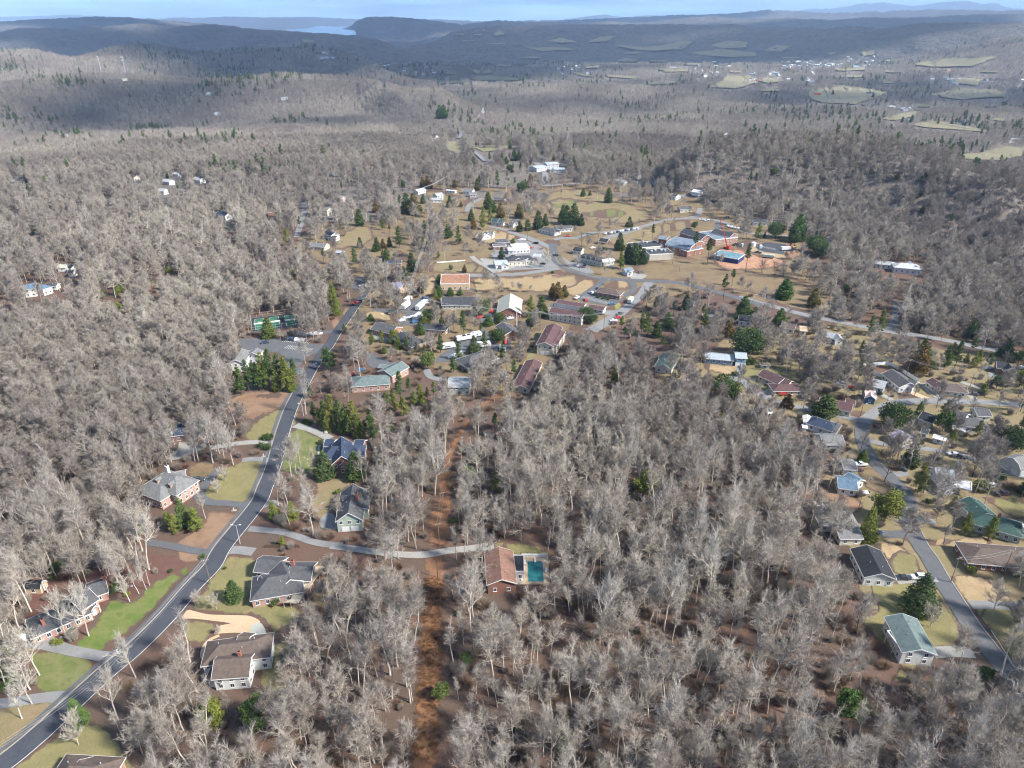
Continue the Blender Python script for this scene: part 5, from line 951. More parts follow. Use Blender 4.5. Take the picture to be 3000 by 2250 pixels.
# leafy crowns of many small sprays
def sprays(g, centres, radii, n, size, flat=.0, updir=.3):
    C = np.asarray(centres); rr = np.asarray(radii); i = g.choice(len(C), n, p=rr ** 2 / (rr ** 2).sum())
    d = g.normal(0, 1, (n, 3)); d /= np.linalg.norm(d, axis=1)[:, None]
    p = C[i] + d * rr[i][:, None] * (g.uniform(.35, 1, (n, 1)) ** .5) * np.array([1, 1, 1 - flat])
    e = d + g.normal(0, .5, (n, 3)) + np.array([0, 0, updir]); e /= np.linalg.norm(e, axis=1)[:, None]
    s = np.cross(e, g.normal(0, 1, (n, 3))); s /= np.linalg.norm(s, axis=1)[:, None]
    L_ = size * g.uniform(.6, 1.4, (n, 1)); wd = L_ * .33
    return np.stack([p - s * wd, p + s * wd, p + e * L_], 1).reshape(-1, 3)
def make_leafy(name, H, trunk_segs, centres, radii, n, size, mat, flat=0, updir=.3, limbs=(), bark='bark_dark', seed=0):
    g = np.random.default_rng(seed); K = Kind(); K.H = H
    tv, tf = tube_np(trunk_segs); K.trunk = mesh_np(name + '_trunk', tv, tf, (bark,), smooth=True)
    wv = sprays(g, centres, radii, n, size, flat, updir); tri = np.arange(len(wv)).reshape(-1, 3)
    if len(limbs):
        lv, lf = tube_np(limbs); q = lf[:, [0, 1, 2, 0, 2, 3]].reshape(-1, 3)
    else: lv = np.zeros((0, 3)); q = np.zeros((0, 3), int)
    v = np.concatenate([lv, wv]); f = np.concatenate([q, tri + len(lv)]).astype(int)
    K.crown = mesh_np(name + '_crown', v, f, (bark, mat), np.concatenate([np.zeros(len(q)), np.ones(len(tri))]))
    t3 = tf[:, [0, 1, 2, 0, 2, 3]].reshape(-1, 3); V2 = np.concatenate([v, tv]); F2 = np.concatenate([f, t3 + len(v)])
    K.whole = mesh_np(name, V2, F2, (bark, mat), np.concatenate([np.zeros(len(q)), np.ones(len(tri)), np.zeros(len(t3))])); return K
def straight(H, r, n=5, g=None):
    o = []; p = np.zeros(3)
    for i in range(n):
        q = np.array([0 if g is None else g.normal(0, .12), 0 if g is None else g.normal(0, .12), H * (i + 1) / n]); o.append((p, q, r * (1 - .85 * i / n), r * (1 - .85 * (i + 1) / n), 7)); p = q
    return o
def pine(name, seed, H, bare, rad, mat, n=4200):
    """whorled open pine: tiers of level boughs with clumps of needles"""
    g = np.random.default_rng(seed); C = []; Rr = []; limbs = []
    z = H * bare
    while z < H * .98:
        f = (z / H - bare) / (1 - bare); L_ = rad * (1 - f) ** .75 * (.35 + .65 * min(1, f * 4 + .35)) + .35
        for k in range(g.integers(4, 7)):
            a = g.uniform(0, 6.28); e = np.array([math.cos(a), math.sin(a), .16 + .3 * f]); ll = L_ * g.uniform(.65, 1.12)
            limbs.append((np.array([0, 0, z]), np.array([0, 0, z]) + e * ll, .05, .015, 3))
            for s in np.arange(.35, 1.01, .22):
                C.append(np.array([0, 0, z]) + e * ll * s + g.normal(0, .12, 3)); Rr.append(.30 + .16 * ll * (.5 + .5 * s) ** 1.0 * .8)
        z += H * (1 - bare) / 13 * g.uniform(.8, 1.15)
    return make_leafy(name, H, straight(H * .97, H * .013, 6, g), C, Rr, n, .42, mat, .55, .35, limbs, seed=seed)
def cone_tree(name, seed, H, rad, mat, n=4200, base=.04, power=.8, lump=.22):
    """dense evergreen cone or column with an uneven outline"""
    g = np.random.default_rng(seed); C = []; Rr = []
    for i in range(150):
        f = g.uniform(0, 1) ** 1.15; z = H * (base + (1 - base) * f); rr = rad * ((1 - f) ** power) * (.75 + .25 * min(1, f * 6)); a = g.uniform(0, 6.28); q = rr * g.uniform(.55, .95)
        C.append((math.cos(a) * q, math.sin(a) * q, z)); Rr.append(max(.22, rad * lump * (.5 + .7 * (1 - f))))
    return make_leafy(name, H, straight(H * .9, H * .016), C, Rr, n, .38, mat, .1, .5, seed=seed)
def round_tree(name, seed, H, rad, z0, mat, n=4200, size=.42, lumps=60):
    g = np.random.default_rng(seed); C = []; Rr = []; cz = (H + z0) / 2; hz = (H - z0) / 2
    for i in range(lumps):
        d = g.normal(0, 1, 3); d /= np.linalg.norm(d); d *= g.uniform(.5, .9); C.append((d[0] * rad, d[1] * rad, cz + d[2] * hz)); Rr.append(rad * g.uniform(.2, .34))
    limbs = [(np.array([0, 0, z0 * .8]), np.array([c[0], c[1], c[2]]) * .9, .09, .03, 4) for c in C[:12]]
    return make_leafy(name, H, straight(H * .7, H * .02), C, Rr, n, size, mat, .1, .35, limbs, seed=seed)
EVER = {
 'pine': [pine('pine', 31, 16, .18, 3.6, 'needle'), pine('pine', 32, 19, .30, 3.6, 'needle'), pine('pine', 33, 15, .12, 3.9, 'needle_yellow')],
 'tallpine': [pine('pine', 34, 23, .5, 3.8, 'needle', 3600), pine('pine', 35, 21, .55, 3.4, 'needle', 3200)],
 'hemlock': [cone_tree('hemlock', 36, 14, 3.6, 'needle', 5200, .03, .75, .2), cone_tree('hemlock', 37, 13, 3.4, 'needle_yellow', 5200, .03, .75, .2)],
 'cedar': [cone_tree('cedar', 38, 10, 2.0, 'needle_dark', 4200, .05, .55, .3), cone_tree('cedar', 39, 9, 2.2, 'needle', 4200, .04, .6, .3)],
 'rust': [cone_tree('cedar', 40, 9, 2.0, 'cedar_rust', 4200, .05, .55, .3)],
 'magnolia': [round_tree('magnolia', 41, 10, 4.6, .8, 'needle_dark', 6500, .45, 80)],
 'holly': [round_tree('holly', 42, 8, 2.6, .4, 'needle_yellow', 4200, .36, 60), round_tree('holly', 43, 7, 2.7, 1.4, 'needle', 4000, .36, 50)],
 'spruce': [cone_tree('spruce', 44, 12, 3.6, 'needle_dark', 5600, .02, .85, .18)],
 'shrub': [round_tree('shrub', 45, 1.3, .85, .05, 'needle_dark', 800, .2, 24)],
 'goldshrub': [round_tree('shrub', 46, 1.5, .9, .05, 'needle_yellow', 800, .2, 24)],
}
def brush_mesh(name, seed, H, rad, n, mat):
    g = np.random.default_rng(seed); a = g.uniform(0, 6.28, n); q = rad * g.uniform(0, 1, n) ** .6; b_ = np.stack([np.cos(a) * q * .55, np.sin(a) * q * .55, g.uniform(0, .35, n) * H], 1)
    e = np.stack([np.cos(a) * q * .8, np.sin(a) * q * .8, H * g.uniform(.35, .9, n)], 1) + g.normal(0, .3, (n, 3)) * rad * .3
    s = np.cross(e, g.normal(0, 1, (n, 3))); s /= np.linalg.norm(s, axis=1)[:, None]; w_ = g.uniform(.012, .03, (n, 1))
    v = np.stack([b_ - s * w_, b_ + s * w_, b_ + e * .8], 1).reshape(-1, 3); v[:, 2] = np.maximum(v[:, 2], .01)
    return mesh_np(name, v, np.arange(len(v)).reshape(-1, 3), (mat,))
BRUSH = [brush_mesh('thicket', 51, 3.2, 2.6, 900, 'brush'), brush_mesh('thicket', 52, 2.2, 2.0, 700, 'brush'), brush_mesh('sapling_brush', 53, 4.5, 1.7, 700, 'twig')]
# ------------------------------------------------------------------ evergreens and garden trees, one by one
PENDING = []              # (object, form words, category, group, base pixel) - named after their surroundings at the end
LAND = []                 # landmarks (pixel, words)
def px_height(p, yt):
    a = G(p); b = src((p[0], yt))[1]; k = (1125 - b) / F; d = a.y
    return min(26, max(.6, CAM_H + (k * d * CP - d * SP) / (CP + k * SP) - a.z))
KW = dict(pine=('pine_tree', 'green pine with layered boughs', 'pine'), tallpine=('pine_tree', 'tall bare-stemmed pine', 'pine'), hemlock=('hemlock_tree', 'feathery green conifer', 'conifer'), cedar=('cedar_tree', 'dark conical cedar', 'cedar'), rust=('cedar_tree', 'rusty brown-green cedar', 'cedar'), magnolia=('magnolia_tree', 'broad dark evergreen', 'evergreen'), holly=('holly_tree', 'rounded bright green holly', 'holly'), spruce=('spruce_tree', 'dense dark spruce', 'spruce'), shrub=('evergreen_shrub', 'small round dark shrub', 'shrub'), goldshrub=('evergreen_shrub', 'small golden shrub', 'shrub'))
erng = random.Random(5)
def ever(kind, *pts, v=None, wide=1.0):
    for x, yb, yt in pts:
        K = EVER[kind][(erng.randrange(len(EVER[kind]))) if v is None else v]; c = G((x, yb)); h = px_height((x, yb), yt); s = h / K.H
        sw = s * wide * (1.3 if kind in ('cedar', 'rust', 'spruce') else 1) * (1.15 if kind not in ('pine', 'tallpine', 'hemlock') else min(1.25, max(.8, (14 / h) ** .35)))
        e = empty(KW[kind][0], c, erng.uniform(0, 6.28), (sw, sw, s)); obj('trunk', K.trunk, e); obj('crown', K.crown, e)
        PENDING.append((e, KW[kind][1], KW[kind][2], 'evergreens in gardens and wood edges', src((x, (yb + yt) / 2))))
        r = 5 / max(1, c.length / 300)
        q = src((x, yb)); q2 = src((x, yt)); wpx = (q[1] - q2[1]) * .28; clear_px([(q[0] - wpx, q[1]), (q[0] + wpx, q[1]), (q2[0] + wpx * .6, q2[1]), (q2[0] - wpx * .6, q2[1])])
zone('D4'); ever('cedar', (1755, 400, 262), v=1); ever('holly', (1590, 1350, 1165), v=0); ever('holly', (1955, 1350, 1155), v=1); ever('hemlock', (605, 1330, 1140), v=0); ever('spruce', (40, 1020, 860))
ever('shrub', (850, 310, 282), (912, 322, 292), (855, 345, 315), (1515, 88, 62), (1280, 192, 172), (890, 345, 328)); ever('goldshrub', (365, 180, 140), (420, 180, 125), (470, 170, 118), (520, 150, 110), (390, 245, 215), (660, 205, 178), (410, 730, 700), (450, 732, 702), (955, 370, 345), (815, 345, 325))
ever('shrub', (545, 632, 610), (575, 600, 580), (740, 410, 390), (1680, 170, 155))
zone('D5'); ever('holly', (1570, 885, 812), v=1); ever('holly', (1390, 1140, 1035), v=1); ever('shrub', (85, 400, 360), (140, 430, 385), (20, 380, 350))
zone('D6'); ever('holly', (380, 1280, 1215), v=0); ever('holly', (405, 1540, 1430), v=1); ever('shrub', (15, 1370, 1330), (945, 660, 640))
zone('C8'); ever('pine', (1930, 425, 235), (1960, 430, 200), (2020, 405, 150), (2070, 395, 165), (2110, 400, 200), (2150, 385, 95), (2190, 390, 120)); ever('hemlock', (1500, 1510, 1270), v=0); ever('pine', (1600, 1545, 1350), (1430, 1550, 1400), (1550, 1520, 1380), (1370, 1500, 1380), v=2); ever('hemlock', (1140, 1550, 1455), v=1)
ever('shrub', (2140, 790, 755), (2165, 800, 755), (2190, 790, 752), (2110, 860, 825), (2140, 870, 828), (2170, 872, 832)); ever('goldshrub', (500, 1240, 1210), (20, 1010, 980)); ever('holly', (1040, 80, 50), v=0)
zone('C1'); ever('pine', (60, 395, 210), (130, 345, 60), (200, 385, 95), (260, 405, 120), (320, 365, 140), (20, 380, 165)); ever('hemlock', (170, 400, 240), (290, 400, 220), v=1)
ever('pine', (440, 460, 345), (600, 245, 60), (560, 190, 50), v=0); ever('pine', (480, 665, 490), (560, 700, 480), (620, 690, 430), (680, 690, 470), (740, 745, 500), (800, 745, 480), (655, 730, 600), (890, 800, 640), (930, 720, 540), (950, 812, 600), (760, 770, 610), (520, 690, 540)); ever('hemlock', (590, 720, 560), (710, 740, 560), (840, 780, 610))
ever('pine', (1060, 530, 400), (1130, 570, 430), (1200, 605, 450), (1170, 490, 240), (1240, 410, 290), (1330, 485, 350), (1390, 475, 370), (1440, 445, 330), (1280, 525, 400), (1110, 500, 380), (1350, 520, 420)); ever('holly', (1090, 745, 680), (1360, 790, 722), (1850, 940, 850), (1765, 1000, 928), v=1); ever('holly', (1720, 1140, 1010), v=1); ever('pine', (1950, 1215, 1050), v=2); ever('tallpine', (1935, 740, 580)); ever('spruce', (565, 1095, 890)); ever('cedar', (810, 1115, 900), v=0); ever('hemlock', (215, 1659, 1570), (150, 1430, 1290), (300, 1445, 1290)); ever('goldshrub', (665, 1235, 1200)); ever('shrub', (400, 660, 630), (430, 675, 645), (525, 830, 800), (1600, 1470, 1430))
zone('C2'); ever('magnolia', (1715, 485, 285)); ever('holly', (1080, 1240, 1040), v=0, wide=1.1); ever('hemlock', (830, 335, 190), (1700, 560, 480), v=1); ever('shrub', (1805, 280, 245), (1740, 165, 145), (1920, 185, 130), (1610, 170, 120)); ever('holly', (370, 750, 700), v=1)
zone('C3'); ever('cedar', (595, 605, 440), v=1, wide=1.5); ever('magnolia', (1140, 715, 510)); ever('holly', (1095, 745, 640), v=0); ever('rust', (290, 535, 430), wide=1.3); ever('hemlock', (930, 1615, 1340), v=1); ever('pine', (1350, 1225, 985), v=2); ever('holly', (1080, 1450, 1190), v=0); ever('cedar', (1280, 1010, 820), v=0); ever('rust', (1350, 250, 40)); ever('pine', (1560, 230, 30), (1600, 200, 10), (1650, 215, -10)); ever('tallpine', (1780, 130, -30)); ever('cedar', (2050, 120, -30), v=1); ever('cedar', (630, 270, 180), v=0); ever('magnolia', (2080, 885, 700)); ever('pine', (2180, 570, 430), (2190, 710, 590), (1830, 770, 640)); ever('cedar', (900, 985, 880), v=1); ever('goldshrub', (1870, 1210, 1130), (400, 340, 320)); ever('magnolia', (1915, 1090, 1005)); ever('shrub', (1990, 1080, 1040), (2005, 1130, 1070), (1435, 1310, 1280), (1380, 830, 800), (1340, 830, 800), (1045, 435, 410), (1140, 450, 430), (1185, 380, 355), (1690, 1310, 1270)); ever('cedar', (2205, 1240, 1120), v=1)
zone('D7'); ever('spruce', (1240, 475, 210)); ever('goldshrub', (1640, 195, 150)); ever('shrub', (2015, 155, 110), (1985, 225, 195)); ever('pine', (2000, 570, 330), v=1); ever('holly', (1740, 1000, 910), v=1); ever('holly', (720, 1280, 1110), (1230, 1110, 1060), v=1)
zone('B6'); ever('cedar', (780, 262, 138), v=0); ever('cedar', (575, 215, 145), (630, 208, 160), v=1); ever('cedar', (440, 435, 280), (500, 435, 265), (560, 445, 350), (410, 390, 280), (210, 475, 325), (270, 445, 350), (130, 485, 395), (60, 495, 405), v=0); ever('holly', (390, 440, 380), v=1); ever('spruce', (950, 455, 370)); ever('tallpine', (1135, 575, 430), (1475, 690, 490), (1580, 765, 545), (1890, 825, 585), (1710, 1050, 835), (1780, 935, 795)); ever('pine', (880, 795, 655), (1990, 560, 415), v=2); ever('cedar', (940, 745, 595), (990, 755, 585), (1060, 755, 630), (870, 645, 505), (1025, 740, 600), v=0)
ever('holly', (1475, 475, 412), v=1); ever('magnolia', (2130, 545, 415)); ever('cedar', (2045, 542, 497), v=0); ever('pine', (1160, 1120, 1025), (1090, 1345, 1140), (1050, 1310, 1150), v=0); ever('cedar', (1260, 1270, 1150), (1870, 1185, 1020), (2200, 1025, 880), (2160, 1265, 1120), v=1); ever('rust', (1750, 1340, 1200), (370, 1045, 905), (330, 1025, 915), (425, 1025, 930)); ever('magnolia', (1890, 1510, 1275), (420, 1195, 1135), (600, 1225, 1105), (645, 1235, 1150)); ever('pine', (150, 1190, 1010), v=2); ever('cedar', (240, 1175, 1020), v=0); ever('holly', (150, 1285, 1190), v=1); ever('shrub', (750, 650, 620), (330, 830, 810), (700, 1030, 1010), (740, 1040, 1020), (780, 1045, 1025))
zone('B7'); ever('cedar', (270, 1035, 880), v=1, wide=1.2); ever('rust', (500, 1105, 955)); ever('cedar', (515, 1215, 1155), v=0, wide=1.4); ever('magnolia', (545, 695, 560), (605, 685, 590), (510, 670, 520)); ever('cedar', (350, 580, 440), (375, 560, 360), v=1); ever('pine', (960, 1335, 1165), (1035, 1325, 1125)); ever('holly', (770, 1000, 915), (855, 1065, 960), (300, 320, 250), v=1); ever('tallpine', (1860, 260, 150), (1600, 480, 340), (2200, 700, 590), (30, 120, 10), (1750, 720, 660), (2420, 120, 40)); ever('pine', (1350, 1500, 1430), (1280, 470, 400), (1170, 430, 370), v=0); ever('cedar', (840, 660, 600), (1780, 1350, 1210), (1320, 1490, 1370), (1390, 1480, 1360), v=0)
zone('B5'); ever('pine', (1160, 625, 445), (1640, 600, 440), (1025, 480, 380), v=0); ever('cedar', (840, 445, 310), (845, 625, 540), (980, 650, 540), (1060, 705, 620), (1265, 815, 668), (1880, 310, 175), (1930, 340, 250), (1990, 715, 618), (1745, 405, 310), (1220, 345, 180), (1570, 295, 200), v=0); ever('rust', (1280, 355, 190), (1980, 385, 265), (2130, 385, 270), (1660, 295, 242), (1760, 475, 385), (1335, 990, 888), (1690, 825, 762), (1475, 1095, 1020), (1410, 150, 70), (1350, 130, 50)); ever('cedar', (1480, 1020, 930), (1575, 1012, 948), (1655, 1008, 955), (1485, 905, 840), (960, 655, 605), v=1, wide=1.3); ever('pine', (1840, 475, 290), (1900, 420, 300), (255, 610, 465), v=2); ever('tallpine', (870, 190, 115), (700, 190, 85), (780, 170, 75), (360, 490, 370), (190, 610, 520), (1190, 180, 75), (1000, 870, 775), (2190, 500, 395)); ever('hemlock', (635, 1145, 890), (650, 1170, 960), v=1)
ever('magnolia', (1825, 1170, 1045), (1400, 1225, 1118), (1970, 1235, 1150), (1960, 1395, 1282)); ever('cedar', (1330, 1325, 1238), (1885, 1255, 1175), (880, 1215, 1160), (930, 1215, 1160), v=1, wide=1.4); ever('spruce', (1765, 1480, 1335)); ever('pine', (1820, 1315, 1230), (1680, 1320, 1130), (720, 1310, 1235), (590, 1570, 1430), (630, 1600, 1460), (940, 1405, 1310), (1220, 1460, 1350), (1300, 1490, 1390), (1360, 1505, 1420), (800, 760, 620), (1020, 1390, 1290)); ever('cedar', (105, 1350, 1195), (1040, 1480, 1520 - 100), v=1); ever('holly', (1580, 805, 758), (2080, 600, 540), (420, 780, 725), (300, 880, 790), v=0)
zone('B4'); ever('magnolia', (225, 195, 100)); ever('tallpine', (625, 280, 190), (860, 260, 178), (1085, 790, 685), (955, 960, 845), (1240, 990, 868), (500, 140, 78), (110, 310, 240), (2030, 160, 115)); ever('holly', (1145, 1320, 1268), (1040, 1490, 1438), (1780, 430, 400), (240, 800, 760), v=0)
zone('A2'); ever('pine', (1010, 1220, 1100), (1075, 1225, 1115), (1160, 1115, 1045), (960, 1045, 980), (1270, 965, 915), (1440, 1045, 990), v=0); ever('rust', (1225, 1215, 1128), (560, 1220, 1140)); ever('magnolia', (1175, 1240, 1175), (1090, 1115, 1065)); ever('cedar', (1120, 1045, 970), (1150, 1040, 975), (640, 775, 640), (665, 775, 680), (870, 940, 905), (400, 1210, 1165)); ever('tallpine', (1410, 985, 930), (1500, 965, 925), (1545, 955, 925), (1300, 1050, 960), (110, 600, 540), (280, 590, 540))
zone('A3'); ever('pine', (430, 1215, 1105), (130, 1120, 1070), (205, 1120, 1055)); ever('holly', (1250, 1125, 1070), (1380, 1185, 1120), (1540, 1175, 1130), (1900, 1075, 1020), (2100, 1195, 1150), (1430, 970, 915), (1500, 1015, 965), v=0); ever('cedar', (970, 622, 583), (1300, 765, 718), (1420, 795, 755), (1480, 795, 745), (1740, 810, 770), (2080, 905, 860), (1230, 640, 600), v=0)
zone('V'); nrg = random.Random(21)
def more(n, poly, kinds):
    M = raster([src(p) for p in poly]); k = 0
    xs = [p[0] for p in poly]; ys = [p[1] for p in poly]
    while k < n:
        x, y = nrg.uniform(min(xs), max(xs)), nrg.uniform(min(ys), max(ys)); q = src((x, y)); i, j = int(q[1] / 4), int(q[0] / 4)
        if not (0 <= i < MH and 0 <= j < MW) or not M[i, j] or CLEAR[i, j]: continue
        d = G((x, y)).length; h = nrg.uniform(7, 15); ever(nrg.choice(kinds), (x, y, y - h * 1430 * .9 / math.hypot(d, CAM_H) * .93)); k += 1
more(26, [(640, 520), (740, 465), (930, 398), (1000, 500), (960, 590), (800, 640)], ['pine', 'pine', 'cedar', 'tallpine', 'rust']); more(18, [(900, 400), (1180, 330), (1250, 390), (1060, 440)], ['pine', 'rust', 'pine', 'cedar']); more(16, [(740, 700), (900, 640), (1240, 700), (1150, 830), (860, 790)], ['pine', 'pine', 'hemlock', 'holly']); more(12, [(1250, 690), (1640, 655), (1700, 720), (1420, 770)], ['pine', 'cedar', 'tallpine']); more(22, [(1700, 690), (2212, 780), (2212, 1250), (2050, 1150), (1900, 900)], ['pine', 'pine', 'holly', 'hemlock']); more(22, [(1560, 380), (2212, 380), (2212, 560), (1800, 480)], ['tallpine', 'pine', 'holly']); more(14, [(0, 330), (620, 330), (640, 640), (0, 800)], ['tallpine', 'pine', 'holly'])
# leafless trees that stand alone in yards and along the road
N_YARD = 0
def yard(K, form, *pts, wide=1.0):
    global N_YARD
    for x, yb, yt in pts:
        k = K[erng.randrange(len(K))]; c = G((x, yb)); h = px_height((x, yb), yt); s = h / k.H; e = empty('bare_tree', c, erng.uniform(0, 6.28), (s * wide, s * wide, s)); obj('trunk', k.trunk, e); obj('crown', k.crown, e); N_YARD += 1
        PENDING.append((e, form, 'tree', 'leafless yard trees', src((x, (yb + yt) / 2))))
zone('D4'); yard(PALE, 'great white-barked bare tree', (295, 965, 560), (665, 672, 240), (500, 682, 300), (240, 1180, 850), (165, 1290, 1000), (210, 385, 40), (1095, 326, 120), (880, 272, -40), (990, 250, -60), (805, 220, -60), (520, 225, -120), (700, 145, -120), (600, 165, -150), (925, 170, -100), (375, 225, -60), (130, 345, 60))
yard(PALE, 'pale spreading bare tree', (1015, 985, 620), (885, 1300, 880), (1180, 1400, 980), (1395, 1005, 640)); yard(YARD, 'small round pale bare tree', (590, 1485, 1245), (1490, 440, 310), (1620, 470, 330), (1460, 440, 340), (1640, 660, 580))
zone('C8'); yard(PALE, 'tall white-trunked bare tree', (1100, 1140, 700), (1150, 1060, 720), (1185, 1030, 740), (1290, 1000, 680), (1390, 980, 600), (1610, 975, 560), (1725, 985, 540), (1580, 970, 600), (1890, 1000, 640), (1820, 960, 600), (935, 1165, 780), (830, 1130, 760), (1810, 500, 100), (1385, 500, 200)); yard(YARD, 'small bare lawn tree', (1830, 1130, 980), (1765, 1230, 1090))
zone('C1'); yard(PALE, 'pale bare tree', (325, 1075, 770), (360, 990, 740), (485, 1090, 850), (405, 590, 100), (870, 1140, 870), (900, 1130, 900)); yard(BARE[:3], 'grey bare tree', (180, 1330, 1020), (260, 1340, 1040), (450, 1320, 1100), (660, 1500, 1180), (390, 1350, 1060), (270, 1480, 1260))
zone('D7'); yard(YARD, 'small dark bare lawn tree', (1340, 608, 420)); yard(BARE[4:6], 'large grey bare tree', (1800, 525, 250), (1560, 880, 570)); yard(BARE[4:6], 'wide grey bare tree', (640, 420, 130)); yard(YARD, 'small bare tree', (1950, 580, 380), (2030, 600, 420))
zone('C3'); yard(DARK, 'dark-trunked oak', (1075, 1140, 810), (880, 910, 690), (1790, 580, 430), (1320, 450, 330), (1790, 1095, 830), (1390, 560, 440), (1380, 770, 640), (1590, 720, 560), (1500, 800, 660)); yard(BARE, 'grey bare tree', (630, 1190, 800), (720, 1130, 850), (1560, 1640, 1460), (1100, 500, 330), (700, 280, 60), (420, 260, 90), (280, 260, 0), (1660, 550, 400), (1750, 1400, 1320), (400, 560, 380), (860, 470, 340), (2000, 560, 380), (2060, 480, 360), (1530, 990, 800), (1960, 980, 760)); yard(YARD, 'bushy bare tree', (1530, 1360, 1200), (1400, 1500, 1360), (960, 1160, 1080), (1220, 450, 420), (80, 560, 440))
zone('C3'); yard(BARE[4:7], 'round grey bare tree', (640, 1600, 1260), (730, 1620, 1330), (560, 1560, 1240), (480, 1500, 1180), (690, 1450, 1230))
zone('C2'); yard(DARK + BARE[4:6], 'spreading bare tree', (1410, 330, 130), (1250, 470, 280), (1570, 760, 420), (1480, 690, 480), (1400, 650, 450), (2010, 560, 420), (1590, 330, 220))
zone('B6'); yard(DARK, 'dark spreading oak', (560, 615, 480), (700, 540, 430), (1060, 560, 480), (610, 610, 500), (1300, 755, 610), (1220, 320, 210), (1290, 390, 260), (1605, 430, 310), (2020, 830, 700), (2130, 855, 720), (2190, 870, 760), (1465, 1040, 880), (1440, 360, 270), (880, 290, 190), (520, 160, 80), (400, 200, 140), (1030, 440, 380), (1230, 445, 390), (1310, 430, 370), (790, 470, 380)); yard(BARE[4:6] + YARD, 'grey bare tree', (430, 690, 570), (530, 780, 650), (290, 780, 620), (205, 790, 690), (755, 845, 760), (60, 980, 890), (150, 985, 910), (1910, 1000, 880), (1590, 1100, 890), (1250, 380, 280), (830, 470, 360), (1150, 420, 290), (940, 990, 930), (1630, 760, 640), (1690, 760, 650), (690, 240, 130), (1370, 290, 230), (780, 930, 870), (1340, 1390, 1250), (2040, 1200, 1050))
zone('B5'); yard(BARE[4:6], 'round grey bare tree', (1400, 830, 700), (1850, 920, 800), (1880, 925, 800), (745, 530, 430), (700, 600, 560), (1520, 420, 280), (1600, 430, 290), (930, 1110, 860), (1000, 1090, 870), (1090, 1080, 880), (860, 1060, 920), (200, 1370, 1280), (320, 1360, 1280), (400, 1560, 1340), (290, 1340, 1280), (500, 1360, 1230), (590, 1220, 1050), (450, 1200, 1010), (1450, 660, 540), (1480, 590, 500), (1270, 560, 390), (1160, 420, 320), (640, 560, 420), (460, 520, 370), (1150, 1300, 1180)); yard(YARD, 'small bare tree', (1560, 820, 780), (1930, 690, 630), (2080, 960, 880), (1990, 960, 890), (1600, 1180, 1110), (2140, 980, 890))
zone('B7'); yard(DARK, 'dark bare tree', (90, 830, 700), (190, 850, 710), (260, 860, 740), (440, 890, 760), (470, 890, 750)); yard(BARE[4:6] + YARD, 'grey bare tree', (580, 1215, 1050), (150, 1180, 1030), (300, 1190, 1080), (420, 1660, 1470), (700, 1660, 1480), (550, 1000, 860), (200, 1020, 950))
zone('E3'); yard(DARK, 'dark bare tree', (350, 305, 190), (670, 650, 520), (590, 580, 440)); yard(BARE, 'tall bare tree', (540, 110, -60), (830, 200, -20), (700, 160, 20), (480, 110, -80))
# ------------------------------------------------------------------ vehicles
def car_meshes(kind):
    S = dict(sedan=(4.6, 1.8, [(-2.3, .35), (-2.3, .8), (-1.5, .95), (-1.0, 1.42), (.45, 1.45), (1.1, .98), (2.15, .82), (2.3, .6), (2.3, .35)]),
             suv=(4.7, 1.9, [(-2.35, .4), (-2.35, 1.05), (-2.1, 1.7), (.3, 1.75), (1.0, 1.12), (2.2, .98), (2.35, .7), (2.35, .4)]),
             pickup=(5.4, 1.95, [(-2.7, .5), (-2.7, 1.08), (-.65, 1.08), (-.6, 1.75), (.65, 1.78), (1.3, 1.15), (2.6, 1.02), (2.7, .75), (2.7, .5)]),
             van=(5.4, 2.0, [(-2.7, .4), (-2.7, 2.2), (1.3, 2.25), (2.1, 1.3), (2.65, 1.05), (2.7, .4)]))[kind]
    L_, w_, pr = S; b = MB(); n = len(pr); ins = [1 if z < 1.12 else .84 for _, z in pr]; zmax = max(z for _, z in pr)
    v = [(x, -w_ / 2 * i, z) for (x, z), i in zip(pr, ins)] + [(x, w_ / 2 * i, z) for (x, z), i in zip(pr, ins)]
    b.add(v, [tuple(range(n)), tuple(range(2 * n - 1, n - 1, -1))] + [((i + 1) % n, i, n + i, n + (i + 1) % n) for i in range(n)])
    g = MB(); top = [(x, z) for x, z in pr if z > 1.2]; x0 = top[0][0]; x1 = top[-1][0]
    for s in (-1, 1): g.add([(x0 + .1, s * (w_ * .46), 1.06), (x1 + .35, s * (w_ * .46), 1.06), (x1, s * (w_ * .425), zmax - .14), (x0 + .2, s * (w_ * .425), zmax - .14)], [(0, 1, 2, 3)])
    k = [i for i in range(n) if pr[i] == top[-1]][0]; (ax, az), (bx, bz) = pr[k], pr[k + 1]; o = .02
    g.add([(ax + .05 + o, -w_ * .38, az - .06 + o), (ax + .05 + o, w_ * .38, az - .06 + o), (bx - .08 + o, w_ * .42, bz + .1 + o), (bx - .08 + o, -w_ * .42, bz + .1 + o)], [(0, 1, 2, 3)])
    wh = MB().tube((0, -.11, 0), (0, .11, 0), .34, n=12); rim = MB().tube((0, -.125, 0), (0, .125, 0), .19, n=8)
    return L_, w_, b.mesh('body', 'paint'), g.mesh('windows', 'glass_dark'), wh.mesh('wheel', 'rubber'), rim.mesh('rim', 'steel')
CARS = {k: car_meshes(k) for k in ('sedan', 'suv', 'pickup', 'van')}
HL = MB().box(-.04, .04, -.2, .2, -.1, .1).mesh('headlight', 'lamp_glass')
